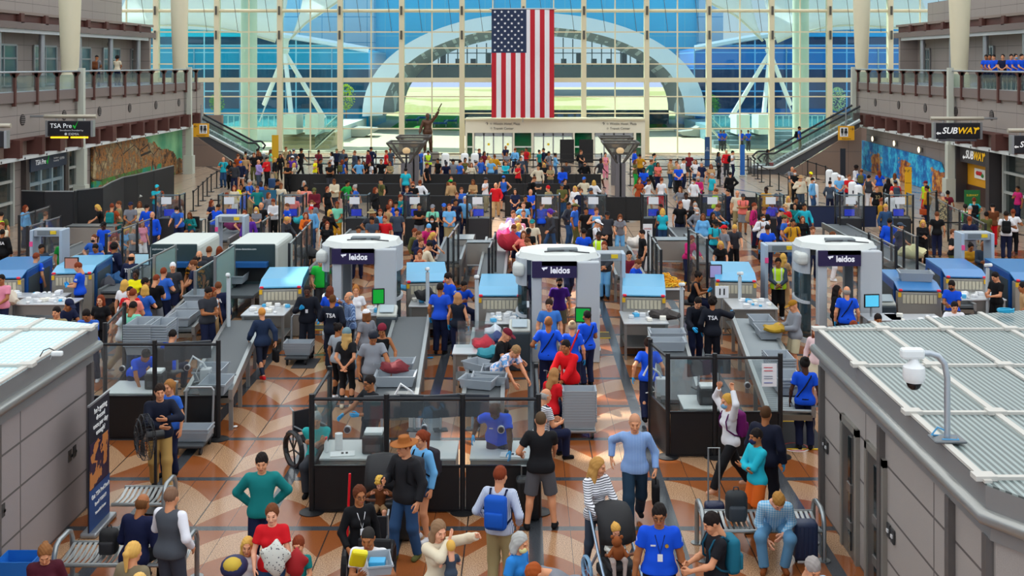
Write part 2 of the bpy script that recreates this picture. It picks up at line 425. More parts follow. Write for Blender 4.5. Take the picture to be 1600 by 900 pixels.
    def trousers(s, style):
        p = s.p; h = LOD[s.lod][2]; f = Field(s.lo, s.hi, h); ft = 1 + (p['fat'] - 1) * .6
        f.ell(s.t(0, .008, 0), (.164 * ft, .115 * ft, .12), s.T, k=0, clip=[(s.t(0, 0, .075), s.T @ V(0, 0, 1))])
        for i, (H, K, A) in enumerate(s.leg):
            lg = tuple(x * (1 + (p['fat'] - 1) * .4) for x in s.LG)
            if style == 'long': s.limb(f, (H, K, A), (lg[0], lg[1] + .006, lg[2] + .014), .012, t1=1.99, k=.05, flare=.006)
            elif style == 'leggings': s.limb(f, (H, K, A), lg, .005, t1=1.93, k=.05)
            elif style == 'skirt': f.cap(H, H + (K - H) * .75, .11, .13, k=.08)
            else: s.limb(f, (H, K, A), (lg[0], lg[1] + .016, .05), .016, t1=.93 if style == 'shorts' else .4, k=.05, flare=.012)
        v, q = f.surf(); return v, q, None
    def toe(s, i):
        return rz((-1 if i == 0 else 1) * s.p['toe'] * D + s.p['twist'] * D * 0) @ V(0, -1, 0)
    def shoe(s, i):
        h = LOD[s.lod][3]
        A = s.leg[i][2]; f = Field(A - V(.14, .24, .1), A + V(.14, .24, .08), h); w = s.toe(i); zb = A[2] - .075
        f.cap(A + V(0, 0, -.03) - w * .035, A + w * .12 + V(0, 0, -.045), .042, .04, k=0.0, clip=[((0, 0, zb), (0, 0, -1))])
        f.cap(A + V(0, 0, -.02), A + V(0, .0, .02), .043, .043, k=.02, clip=[(A + V(0, 0, .025), (0, 0, 1))])
        v, q = f.surf(); return v, q, None
def hair_tpl(kind, lod):
    f = Field((-.17, -.2, -.34), (.17, .2, .2), LOD[lod][4])
    face = [((0, -.052, .0), (0, -.86, -.5))]
    if kind == 'short': f.ell((0, .016, .032), (.082, .1, .1), k=0, clip=[((0, -.06, .02), (0, -.75, -.66))])
    elif kind == 'buzz': f.ell((0, .015, .026), (.078, .098, .1), k=0, clip=[((0, -.055, .035), (0, -.7, -.7))])
    elif kind == 'balding': f.ell((0, .02, .0), (.081, .098, .085), k=0, clip=[((0, 0, .05), (0, 0, 1)), ((0, -.02, 0), (0, -1, -.1))])
    elif kind in ('long', 'bob', 'pony', 'bun'):
        f.ell((0, .018, .03), (.087, .103, .102), k=0, clip=[((0, -.05, .03), (0, -.9, -.42))])
        if kind == 'bob':
            for s in (-1, 1): f.cap((s * .06, .02, .0), (s * .068, .02, -.11), .042, .045, k=.03, clip=[((0, -.055, 0), (0, -1, 0))])
            f.cap((0, .06, 0), (0, .065, -.11), .06, .055, k=.03)
        if kind == 'long':
            for s in (-1, 1): f.cap((s * .062, .015, .0), (s * .085, -.01, -.23), .038, .035, k=.03, clip=[((0, -.07, 0), (0, -1, 0))])
            f.cap((0, .065, 0), (0, .09, -.24), .062, .055, k=.04); f.cap((-.05, .06, -.1), (.05, .06, -.2), .05, .05, k=.04)
        if kind == 'pony': f.cap((0, .1, .06), (0, .13, .02), .03, .035, k=.015); f.cap((0, .135, .02), (0, .12, -.17), .034, .016, k=.02)
        if kind == 'bun': f.ell((0, .09, .1), (.045, .045, .04), k=.01)
    elif kind == 'curly':
        f.ell((0, .02, .04), (.1, .115, .112), k=0, clip=[((0, -.06, .02), (0, -.8, -.6))])
        rnd = random.Random(3)
        for _ in range(60):
            a, b = rnd.uniform(0, 2 * PI), rnd.uniform(-.1, 1.4); p = V(.098 * math.cos(a) * math.cos(b), .02 + .11 * math.sin(a) * math.cos(b), .04 + .108 * math.sin(b))
            if p[1] > -.04 or p[2] > .07: f.ell(p, (.022,) * 3, k=.01)
    elif kind == 'cap':
        f.ell((0, .012, .045), (.09, .108, .09), k=0, clip=[((0, 0, .035), (0, 0, -1))])
        f.ell((0, -.125, .045), (.07, .075, .012), R=rx(.18), k=.004, clip=[((0, -.05, 0), (0, 1, 0))])
    elif kind == 'beanie': f.ell((0, .018, .05), (.094, .112, .105), k=0, clip=[((0, 0, .03), (0, -.25, -.96))])
    elif kind == 'hat':
        f.ell((0, .0, .055), (.17, .2, .014), k=0); f.cap((0, .0, .06), (0, .0, .12), .092, .078, k=.01, clip=[((0, 0, .155), (0, 0, 1))])
    elif kind == 'mask':
        f.ell((0, -.052, -.05), (.064, .066, .056), k=0, clip=[((0, -.035, 0), (0, 1, 0)), ((0, 0, -.014), (0, 0, 1))])
    v, q = f.surf()
    if kind not in ('cap', 'hat', 'mask', 'beanie', 'buzz'):
        w = np.sin(v[:, 0] * 120 + v[:, 2] * 25) * np.sin(v[:, 1] * 95 + v[:, 2] * 20 + v[:, 0] * 40); c = V(0, .02, .02); d = v - c; v = v + d * (w * .035 + .01 * np.sin(v[:, 2] * 60))[:, None]
    return npmesh(kind, v, q)
_hair = {}
def hair_mesh(k, lod=0):
    q = (k, lod)
    if q not in _hair: _hair[q] = hair_tpl(k, lod); _hair[q].materials.append(None)
    return _hair[q]
POSES = dict(
 stand={}, stand2=dict(fa=(-.13, -.03, .075), fb=(.12, .05, .075), px=.02, side=2, hy=15),
 hip=dict(ha=(-.2, -.06, 1.0), ea=(-1, .35, 0), fa=(-.14, 0, .075), hy=-10),
 phone=dict(ha=(-.06, -.32, 1.12), hb=(.08, -.3, 1.08), hp=22, grip='ab'),
 fold=dict(ha=(.12, -.2, 1.17), hb=(-.12, -.22, 1.14), ea=(-1, -.1, -.6), eb=(1, -.1, -.6), hp=6),
 clasp=dict(ha=(-.03, -.24, 1.0), hb=(.04, -.24, .98), ea=(-1, .3, -.2), eb=(1, .3, -.2)),
 walk=dict(fa=(-.08, -.32, .075), fb=(.08, .34, .13), ph=.9, ha=(-.26, .2, .9), hb=(.26, -.25, .93), lean=4),
 walk2=dict(fa=(-.08, .3, .12), fb=(.08, -.3, .075), ph=.9, ha=(-.25, -.22, .95), hb=(.27, .18, .88), lean=4, grip='b'),
 reach=dict(ha=(-.2, -.45, 1.0), hb=(.2, -.48, .98), lean=16, hp=20, fa=(-.12, -.05, .075), fb=(.12, .12, .075)),
 bend=dict(ha=(-.18, -.55, .75), hb=(.18, -.58, .78), lean=48, py=.1, hp=12, fa=(-.13, -.02, .075), fb=(.13, .14, .075)),
 point=dict(ha=(-.55, -.35, 1.3), hb=(.2, -.25, 1.0), hy=-20),
 sit=dict(ph=.52, fa=(-.13, -.44, .075), fb=(.13, -.46, .075), ha=(-.13, -.32, .68), hb=(.13, -.33, .68), lean=5, hp=14, kn=(.15, -1, 1)),
 sitdesk=dict(ph=.56, fa=(-.13, -.4, .075), fb=(.13, -.42, .075), ha=(-.18, -.42, .82), hb=(.18, -.42, .82), lean=12, hp=8, kn=(.15, -1, 1)),
 lean2=dict(ha=(-.2, -.42, 1.02), hb=(.22, -.42, 1.02), lean=22, py=.12, hp=-4, fa=(-.1, .1, .075), fb=(.1, .2, .075)),
 bag=dict(ha=(-.1, -.1, 1.2), ea=(-1, .2, -.8), grip='a', hb=(.27, -.02, .86), hy=10),
 up=dict(ha=(-.22, -.1, 1.85), hb=(.2, -.1, 1.85), ea=(-1, 0, .3), eb=(1, 0, .3)),
)
_fig = {}
def fig(pose):
    """pose: name or (name, fem, fat)"""
    if pose not in _fig:
        nm, fem, fat, *o = pose; d = dict(POSES[nm]); d.update(fem=fem, fat=fat); f = Fig(**d); f.lod = o[0] if o else 1; _fig[pose] = (f, {})
    return _fig[pose]
PAL = dict(teal='107c7c', turq='22b4c8', royal='0d4fd8', blue='2c62c4', navy='141c3c', black='0c0c10', white='e8e8ec', grey='7c7e86', charcoal='33353c', red='d01420', maroon='6c1428', pink='e890a8', magenta='c4206c',
 orange='e06c1c', mustard='c8901c', yellow='f4ea10', green='18a440', lime='b4e020', olive='5c5c30', brown='6c3c20', tan='b89468', lilac='a08cc8', purple='5a2898', sky='6cb0e4', denim='2c4c74', cream='dccfb4', coral='f0786c', mint='7cd4b4', rust='a4441c',
 silver='b4b8bc', khaki='9c8c64', blond='d8a850', grayhair='a8a4a0', dark='1a1210', auburn='7c3418', skinl='e8b090', skinm='c08058', skind='6c3c24', gloves='18a8e8', peach='f49080', slate='3c4858')
SKIN = dict(l='dc9870', m='a8683e', d='4c2a1a', p='e8a888')
_wear = {'tee': 'T-shirt', 'long': 'long-sleeved shirt', 'tank': 'sleeveless top', 'jacket': 'jacket', 'polo': 'short-sleeved shirt', 'dress': 'dress', 'vest': 'waistcoat', 'sweater': 'sweater'}
_legw = {'long': 'trousers', 'leggings': 'leggings', 'shorts': 'shorts', 'hot': 'short shorts', 'skirt': 'skirt'}
def pobj(name, me, mats, parent, Mx=None):
    o = bpy.data.objects.new(name, me); C.objects.link(o); o.parent = parent
    if Mx is not None: o.matrix_local = Mx
    for i, m in enumerate(mats):
        if i >= len(me.materials): me.materials.append(None)
        o.material_slots[i].link = 'OBJECT'; o.material_slots[i].material = m
    return o
def colm(c): return c if isinstance(c, bpy.types.Material) else M(PAL.get(c, c), .8, spec=.25)
def person(loc, rot, pose, top, topc, bot, botc, hair='short', hairc='dark', skin='l', size=1.0, extras=(), label=None, group=None, shoe='black', glove=None, simple=False):
    """one figure: Empty > body, shirt, trousers, shoes, hair (+ extras)"""
    key = pose if isinstance(pose, tuple) else None
    if key: fg, cache = fig(key)
    else: fg, cache = pose, pose.cache
    r = thing('person', label, 'person', loc, rot, group); r.scale = (size,) * 3
    def get(nm, fn, n):
        if nm not in cache:
            v, q, mi = fn(); me = npmesh(nm, v, q, mi)
            for _ in range(n): me.materials.append(None)
            cache[nm] = me
        return cache[nm]
    sk = M(SKIN.get(skin, skin), .55, spec=.35); hm = colm(hairc)
    pobj('body', get('body', fg.body, 4), [sk, M('1c120e', .5), M('a04a40', .5), M(PAL['gloves'], .4) if glove else sk], r)
    if top: 
        so = pobj(_NM[top], get('s' + top, lambda: fg.shirt(top), 1), [colm(topc)], r)
    if bot: pobj('shorts' if bot in ('shorts', 'hot') else 'skirt' if bot == 'skirt' else 'trousers', get('t' + bot, lambda: fg.trousers(bot), 1), [colm(botc)], r)
    for i in (0, 1):
        if shoe: pobj('shoe', get('shoe%d' % i, lambda: fg.shoe(i), 1), [colm(shoe)], r)
    H = Matrix.Translation(fg.head) @ Matrix(fg.Rh.tolist()).to_4x4() @ Matrix.Scale(fg.p['hs'], 4)
    for h, c in ([(hair, hairc)] if isinstance(hair, str) and hair != 'none' else hair if not isinstance(hair, str) else []):
        pobj({'cap': 'cap', 'hat': 'hat', 'beanie': 'beanie', 'mask': 'face_mask'}.get(h, 'hair'), hair_mesh(h, fg.lod), [colm(c)], r, H)
    for ex in extras: EXTRA[ex[0]](r, fg, *ex[1:])
    r['_pose'] = 0; del r['_pose']
    return r
_NM = {'tee': 'shirt', 'long': 'shirt', 'tank': 'top', 'jacket': 'jacket', 'polo': 'shirt', 'dress': 'dress', 'vest': 'waistcoat', 'sweater': 'sweater'}
def TM(fg): return Matrix.Translation(fg.P) @ Matrix(fg.T.tolist()).to_4x4()
_ex = {}
def exm(k, fn):
    if k not in _ex: _ex[k] = fn(); _ex[k].materials.append(None)
    return _ex[k]
def _bp():
    b = MB(); b.rbox((0, .19, .25), (.3, .17, .44), .06, 3); b.rbox((0, .285, .18), (.24, .06, .2), .025, 2)
    return b.mesh('backpack', True)
def _straps(z1=.06):
    b = MB()
    for s in (-1, 1): b.tube([(s * .1, .13, .44), (s * .11, .05, .505), (s * .11, -.07, .47), (s * .115, -.13, .36), (s * .12, -.12, .22), (s * .16, .0, .12), (s * .13, .12, .08)], .014, 6)
    return b.mesh('strap', True)
def ex_backpack(r, fg, c='black', c2='black'):
    o = pobj('backpack', exm('bp', _bp), [colm(c)], r, TM(fg)); s = pobj('strap', exm('strap', _straps), [colm(c2)], o)
def ex_lanyard(r, fg, c='black', card='white'):
    b = lambda: MB().tube([(-.06, .03, .48), (-.055, -.1, .44), (0, -.145, .24), (.055, -.1, .44), (.06, .03, .48)], .006, 5).mesh('lanyard')
    l = pobj('lanyard', exm('lan', b), [colm(c)], r, TM(fg))
    pobj('id_card', exm('card', lambda: MB().box((0, -.155, .2), (.06, .006, .085)).mesh('id_card')), [colm(card)], l)
def ex_badge(r, fg):
    pobj('badge', exm('badge', lambda: MB().cyl((.08, -.118, .33), (.08, -.135, .33), .022, n=8).mesh('badge')), [M('e0b840', .3, .8)], r, TM(fg))
    pobj('name_tag', exm('nt', lambda: MB().box((-.08, -.124, .33), (.06, .01, .016)).mesh('name_tag')), [M('d8d8d8', .3)], r, TM(fg))
def ex_patch(r, fg):
    for i, sd in ((0, -1), (1, 1)):
        S, e, w = fg.arm[i]; p = S + (e - S) * .35; n = fg.T @ V(sd, 0, 0)
        me = exm('patch', lambda: MB().cyl((0, 0, -.004), (0, 0, .006), .035, n=10).mesh('patch'))
        q = Vector(n).to_track_quat('Z', 'Y').to_matrix().to_4x4()
        pobj('patch', me, [M('c8ccd8', .6)], r, Matrix.Translation(Vector(p + n * .062)) @ q)
def ex_belt(r, fg, c='black'):
    def f():
        b = MB(); n = 20; pr = []
        ft = 1 + (fg.p['fat'] - 1) * .6
        pts = [(.166 * ft * math.cos(2 * PI * i / n), .008 + .118 * ft * math.sin(2 * PI * i / n), .03) for i in range(n)]
        return b.tube(pts, .02, 6, closed=True).mesh('belt', True)
    pobj('belt', exm('belt%.2f' % fg.p['fat'], f), [colm(c)], r, TM(fg))
def ex_print(r, fg, s, size=.13, c='white', back=True, z=.33):
    """lettering on the back or chest"""
    y = .135 if back else -.14
    o = text(s, size, 'lettering', colm(c), r, bold=.002, ext=.012)
    o.matrix_local = TM(fg) @ Matrix.Translation((0, y, z)) @ Matrix.Rotation(PI if back else 0, 4, 'Z') @ Matrix.Rotation(PI / 2, 4, 'X')
def ex_strap(r, fg, c='black'):
    pobj('cross_strap', exm('xs', lambda: MB().tube([(-.13, .0, .505), (-.1, .1, .44), (0, .145, .28), (.13, .12, .1), (.18, .0, .0), (.1, -.13, .12), (-.05, -.15, .32), (-.12, -.09, .45)], .012, 5, closed=True).mesh('xs', True)), [colm(c)], r, TM(fg))
def ex_bag(r, fg, c='black', hand=1, w=.34, h=.26, drop=.12):
    W = fg.arm[hand][2]
    def f():
        b = MB(); b.rbox((0, 0, -drop - h / 2 - .06), (.11, w, h), .035, 2); b.tube([(0, -w * .25, -drop - .06), (0, -w * .2, -.1), (0, 0, -.075), (0, w * .2, -.1), (0, w * .25, -drop - .06)], .01, 6)
        return b.mesh('handbag', True)
    pobj('handbag', exm('hb%.2f%.2f' % (w, h), f), [colm(c)], r, Matrix.Translation(Vector(W)))
def ex_phone(r, fg, hand=0, c='black'):
    S, e, w = fg.arm[hand]; d = (w - e) / np.linalg.norm(w - e)
    pobj('phone', exm('ph', lambda: MB().rbox((0, 0, 0), (.075, .012, .15), .006, 1).mesh('phone')), [M('14161c', .2)], r, Matrix.Translation(Vector(w + d * .1 + V(0, -.02, .03))) @ Matrix.Rotation(.8, 4, 'X'))
def ex_glasses(r, fg, c='14141a'):
    def f():
        b = MB()
        for s in (-1, 1):
            b.tube([(s * .032 + .024 * math.cos(t), -.1, .004 + .017 * math.sin(t)) for t in (2 * PI * i / 10 for i in range(10))], .003, 4, closed=True); b.tube([(s * .056, -.098, .008), (s * .078, -.02, .008), (s * .08, .03, 0)], .003, 4)
        return b.mesh('glasses')
    H = Matrix.Translation(fg.head) @ Matrix(fg.Rh.tolist()).to_4x4() @ Matrix.Scale(fg.p['hs'], 4)
    pobj('glasses', exm('gl', f), [M(c, .3)], r, H)
def ex_fanny(r, fg, c='black'):
    pobj('waist_bag', exm('fb', lambda: MB().rbox((-.02, -.15, .12), (.22, .09, .13), .03, 2).mesh('wb', True)), [colm(c)], r, TM(fg))
def ex_hivis(r, fg):
    def f():
        v, q, _ = fg.shirt('vest'); return npmesh('hv', v + (v - fg.P) * V(.06, .09, 0), q)
    if 'hv' not in fg.cache2: fg.cache2['hv'] = f(); fg.cache2['hv'].materials.append(None)
    o = pobj('safety_vest', fg.cache2['hv'], [_hv()], r)
_hvm = []
def _hv():
    if not _hvm:
        m = Mat('hi_vis', .6); b = ((m.z - 1.06).abs().lt(.03)).max((m.x.abs() - .09).abs().lt(.022))
        m.color(m.mix(b, 'c4f010', 'd8dcd8')); _hvm.append(m.m)
    return _hvm[0]
EXTRA = dict(backpack=ex_backpack, lanyard=ex_lanyard, badge=ex_badge, patch=ex_patch, belt=ex_belt, text=ex_print, strap=ex_strap, bag=ex_bag, phone=ex_phone, glasses=ex_glasses, fanny=ex_fanny, hivis=ex_hivis)
Fig.cache = None; Fig.lod = 0
_oi = Fig.__init__
def _init(s, **k): _oi(s, **k); s.cache = {}; s.cache2 = {}
Fig.__init__ = _init
def fan_floor():
    m = Mat('floor_stone', .22, coords='Object', spec=.35)
    P = 2.13
    u = (m.x - .17) / P; v = (m.y - 17.86) / P
    fu, fv = u.fract(), v.fract()
    near = fu.min(1 - fu); nearv = fv.min(1 - fv)
    stripe = near.lt(.05).max(nearv.lt(.038))
    a = (fu - .5).abs()                      # 0 on the joint, .5 on the stripe
    g = (a * PI).sin()
    light = fv.gt(g * .53 + .04).min(fv.lt(g * .47 + .5))
    grain = m.noise(60, 3); big = m.noise(.8, 2)
    br = m.mix(grain, '642e12', 'a05828'); br = m.mix(big * .5, br, 'a8683c')
    li = m.mix((grain - .5) * 3.2 + .62, '6c4a34', 'cca27c')
    col = m.mix(light, br, li)
    joint = a.lt(.005).max((a - .25).abs().lt(.002))
    col = m.mix(joint, col, '3c2c24')
    st = m.mix(grain, '2a2c30', '50545a'); col = m.mix(stripe, col, st)
    far = m.y.gt(44.5)
    gx = (m.x / 1.5).fract(); gy = (m.y / 1.5).fract()
    jt = gx.lt(.02).max(gy.lt(.025)); diag = ((m.x + m.y * .5) / 9.0).fract().lt(.045)
    fc = m.mix(grain, '9c8470', 'c8b098'); fc = m.mix(jt.max(diag), fc, '5c4c44')
    col = m.mix(far, col, fc)
    m.color(col); m.rough(m.noise(3, 2) * .12 + .12)
    return m.m
fl = MB().b2(-34, 34, 6, 92.2, -.3, 0).obj('floor', fan_floor()); struct(fl)
WALLG, BROWN, CREAM, DK = '8c8280', '5c3830', 'd6ccac', '17171a'
def panel_mat(name, c, sx=1.9, sz=1.0, axis='y', line='5a5250', w=.012, rough=.6):
    m = Mat(name, rough); h = (m.y if axis == 'y' else m.x); a = (h / sx).fract().lt(w / sx * 2); b = (m.z / sz).fract().lt(w / sz * 2)
    g = m.noise(90, 2); col = m.mix(g, c, line); col = m.mix(g * .35, c, line); m.color(m.mix(a.max(b), col, line)); return m.m
m_wall = panel_mat('wall_panels', 'a39892', 2.3, .82)
m_cream, m_brown, m_steel = M(CREAM, .5), M('5a332c', .6), M('a8acb0', .35, .7)
m_glass = glass('clear_glass', 'e8f8fa', .05)
m_glass2 = glass('rail_glass', 'e4efee', .1, .05, .06, 'c8d4d4')
m_plexi = glass('plexiglass', 'f4f8f8', .07, .04, .04, 'b8c0c4')
m_blk = M('131316', .5); m_white = M('e6e6e2', .5); m_dkglass = M('1c2c30', .08, 0, .8)
m_lamp = M('fff0c8', .4, emit=2.0)
YW = 92.0
edges = [150, 245, 340, 438, 532, 628, 722, 818, 912, 1010, 1107, 1205, 1295, 1390, 1485]
XW = [(e - 820) * YW / 1800 for e in edges]
ZT = 17.0
hz = [(17, .3, .35), (125, .36, .3)]; hthin = [-28, -4, 50, 75, 100, 151, 177, 201]
def zy(y, Y=YW): return CAMH - (y - CY) * Y / F
for i in range(len(XW) - 1):
    x0, x1 = XW[i], XW[i + 1]; door = 722 <= edges[i] < 1010
    b = MB(); b.b2(x0 - .2, x0 + .2, YW - .35, YW + .2, 2.8 if door and edges[i] > 722 else 0, ZT)
    if i == len(XW) - 2: b.b2(x1 - .2, x1 + .2, YW - .35, YW + .2, 0, ZT)
    zb = 2.75 if door else 0
    for y, h, d in hz: b.cyl((x0 + .2, YW - .15, zy(y)), (x1 - .2, YW - .15, zy(y)), h / 2 * .9, n=8) if y == 17 else b.b2(x0 + .2, x1 - .2, YW - .2, YW + .1, zy(y) - h / 2, zy(y) + h / 2)
    for y in hthin:
        if zy(y) > zb: b.b2(x0 + .2, x1 - .2, YW - .06, YW + .06, zy(y) - .05, zy(y) + .05)
    b.b2((x0 + x1) / 2 - .05, (x0 + x1) / 2 + .05, YW - .07, YW + .07, zb, ZT)
    b.b2(x0 + .2, x1 - .2, YW - .12, YW + .12, zb, zb + .12)
    w = struct(b.obj('window_%d' % (i + 1), m_cream))
    g = MB().b2(x0 + .2, x1 - .2, YW - .012, YW + .012, zb + .1, ZT).obj('pane', m_glass, w)
    c = MB()
    for y in (17, 55): c.cyl((x0, YW - .5, zy(y) - .35), (x0, YW - .5, zy(y) + .35), .09, n=6)
    for sx in (.22, .72): c.cyl((x0 + (x1 - x0) * sx, YW - .45, zy(-40)), (x0 + (x1 - x0) * (sx + .12), YW - .3, zy(50)), .02, n=5)
    c.obj('cable_bracket', M('4a4640', .5), w)
for x in (389, 1251):
    c = (x - 820) * 94.2 / 1800
    struct(MB().cyl((c, 94.2, 0), (c, 94.2, ZT), .66, n=24).obj('pillar', M('d4dcc8', .5), smooth=True))
def wx(x, Y=89.5): return (x - 820) * Y / 1800
ves = struct(MB().b2(wx(727), wx(1008), 89.5, 91.6, 1.85, 2.85).obj('wall_entrance', M('e2dcc8', .6)))
struct(MB().b2(wx(727), wx(1008), 89.3, 91.6, 2.85, 2.97).obj('trim_1', m_cream))
for i, (x0, x1) in enumerate(((727, 730), (738, 741), (801, 804), (830, 834), (895, 898), (925, 929), (990, 994), (1002, 1008))):
    struct(MB().b2(wx(x0), wx(x1), 89.5, 90.0, 0, 1.85).obj('pillar', M('e2dcc8', .6)))
mg = glass('green_glass', '2c8c6c', .15, .1, .35, '0c5c40')
for i, (x0, x1) in enumerate(((730, 738), (804, 830), (898, 925), (994, 1002))):
    w = struct(MB().b2(wx(x0), wx(x1), 89.7, 89.76, 0, 1.85).obj('window_%d' % (20 + i), mg))
    MB().b2(wx(x0), wx(x1), 89.6, 89.7, .7, .8).obj('rail', m_white, w)
for i, (x0, x1) in enumerate(((741, 801), (834, 895), (929, 990))):
    b = MB(); n = 4
    for k in range(n + 1):
        x = wx(x0) + (wx(x1) - wx(x0)) * k / n; b.b2(x - .05, x + .05, 89.6, 89.75, 0, 1.85)
    b.b2(wx(x0), wx(x1), 89.6, 89.75, 1.6, 1.85)
    d = struct(b.obj('door_%d' % (i + 1), m_steel))
    MB().b2(wx(x0), wx(x1), 89.67, 89.69, 0, 1.6).obj('pane', glass('door_glass', 'e8f4f8', .1, .05, .18, 'e8f0f4'), d)
    for k in (1, 3):
        x = wx(x0) + (wx(x1) - wx(x0)) * (k + .5) / n; MB().cyl((x, 89.66, .95), (x, 89.64, .95), .1, n=12).obj('sticker', M('e8c818', .5), d)
for x in (786, 968):
    s = thing('direction_sign', 'arrow sign lettering %s on the white entrance fascia' % ('left of the flag\'s lower edge' if x < 800 else 'to the right of the flag'), 'sign', (wx(x), 89.45, 2.35))
    text('\u2191', .34, 'arrow', M('3a3a3a'), s, (-1.25, 0, .2)); text('\u2316 Westin Hotel, Plaza', .26, 'lettering', M('3a3a3a'), s, (.15, 0, .2)); text('\u2316 Transit Center', .26, 'lettering', M('3a3a3a'), s, (-.1, 0, -.16))
for i, x in enumerate((886, 916)):
    tag(MB().b2(wx(x - 11, 84), wx(x + 11, 84), 84, 84.1, 0, 7.2 - 118 * 84 / 1800).obj('privacy_screen', M('1a1a1c', .8)), 'tall black free-standing screen before the glass doors, %s of the two' % ('nearer the flag' if i == 0 else 'nearer the lamp posts'), 'screen')
for i, (x, y, w) in enumerate(((824, 207, 13), (852, 207, 13), (763, 212, 14))): pass
def side(s):
    X0 = 22.3 if s < 0 else 22.6; nm = 'left' if s < 0 else 'right'; Y0, Y1 = 40.0, 78.2; L = Y1 - Y0; YM = (Y0 + Y1) / 2
    def B(x0, x1, y0, y1, z0, z1, b=None): b = b or MB(); return b.b2(s * x0, s * x1, y0, y1, z0, z1)
    struct(B(X0, X0 + 1.0, Y0, Y1, 3.9, 5.5).obj('wall_%s' % nm, m_wall))
    struct(B(X0 - .05, X0 + .05, Y1 - .02, Y1 + 1.6, 3.6, 5.9).obj('wall_%s' % nm, m_wall))
    struct(B(X0 - .15, X0 + 7, Y0, Y1 + .5, 5.5, 5.95).obj('floor_balcony_%s' % nm, M('7a6c68', .6)))
    b = MB(); y = Y0 + .8; k = 0
    while y < Y1: B(X0 - .45, X0 + .3, y - .14 - .25 * (k % 3 == 0), y + .14, 3.1, 3.9, b); y += 2.3; k += 1
    B(X0 - .1, X0 + .3, Y0, Y1, 3.78, 3.92, b); struct(b.obj('beam', m_brown))
    struct(B(X0 + .25, X0 + .5, Y0, Y1, 3.1, 3.95).obj('wall_%s' % nm, M('8a7468', .7)))
    b = MB(); B(X0 - .3, X0 + .1, Y0, Y1, 2.98, 3.12, b); struct(b.obj('trim_%s' % nm, M('d8dcdc', .4)))
    y = Y0 + 1.5; b = MB()
    while y < Y1: b.cyl((s * (X0 - .32), y, 3.05), (s * (X0 - .3), y, 3.05), .05, n=8); y += 2.3
    struct(b.obj('trim_%s' % nm, M('444448')))
    y = 55.75 - 4.62 * 3
    while y < Y1:
        b = MB().cyl((s * (X0 - .03), y, 4.72), (s * (X0 + .02), y, 4.72), .25, n=20)
        v = tag(b.obj('wall_vent', M('26211f', .7)), None, 'vent', 'round slatted vents along the %s balcony front' % nm)
        v['label'] = 'round dark slatted vent set in the grey %s balcony front' % nm
        c = MB()
        for k in range(5): c.b2(s * (X0 - .05), s * (X0 - .03), y - .2, y + .2, 4.55 + k * .085, 4.575 + k * .085)
        c.obj('slat', M('8c8280'), v); y += 4.62
    r = thing('glass_railing', 'glass and brown steel railing along the %s upper balcony' % nm, 'railing', (0, 0, 0))
    y = Y0 + .8
    while y < Y1 + .4:
        b = MB(); B(X0 - .22, X0 - .06, y - .07, y + .07, 5.35, 6.78, b); b.ext([(s * (X0 - .35), y - .07, 6.8), (s * (X0 + .05), y - .07, 6.8), (s * (X0 - .06), y - .07, 6.6), (s * (X0 - .22), y - .07, 6.6)], (0, 1, 0), .14)
        b.obj('post', m_brown, r); y += 2.3
    MB().cyl((s * (X0 - .2), Y0, 6.84), (s * (X0 - .2), Y1 + .4, 6.84), .045, n=8).obj('top_rail', m_steel, r)
    b = MB(); B(X0 - .13, X0 - .11, Y0, Y1, 5.98, 6.68, b); b.obj('glass_panel', m_glass2, r)
    MB().cyl((s * (X0 - .12), Y0, 5.97), (s * (X0 - .12), Y1, 5.97), .03, n=6).obj('bottom_rail', m_steel, r)
    XB = 27.0; YE = 79.5
    struct(B(XB, XB + .4, Y0, YE, 5.9, 9.0).obj('wall_%s' % nm, m_wall))
    struct(B(XB - 1.2, XB + 4, YE - .3, YE, 5.9, 9.1).obj('wall_%s' % nm, m_wall))
    struct(B(XB + 1.5, XB + 5, Y0, YE + 2, 9.6, 12.0 if s < 0 else 11.5).obj('wall_%s' % nm, m_wall))
    struct(B(XB - 1.3, XB + 2, Y0, YE + .8, 9.0, 9.35).obj('roof_canopy_%s' % nm, M('7a6c68', .6)))
    struct(B(XB - 1.2, XB + 2, Y0, YE + .6, 9.75, 9.9).obj('trim_%s' % nm, M('8c7c74', .6)))
    b = MB(); y = Y0 + 1; 
    B(XB - 1.05, XB - .9, Y0, YE + .5, 9.3, 9.8, b)
    while y < YE: B(XB - 1.3, XB - 1.0, y - .2, y + .2, 9.3, 9.8, b); y += 3.0
    struct(b.obj('beam', m_brown)); struct(B(XB - 1.15, XB - .95, Y0, YE, 8.8, 9.0).obj('trim_%s' % nm, M('d0d4d8', .4)))
    struct(B(XB + 1.4, XB + 1.6, Y0, YE + 2, 12.2, 16).obj('window_%d' % (30 if s < 0 else 31), m_glass2))
    y = 47.0 if s < 0 else 50; n = 0
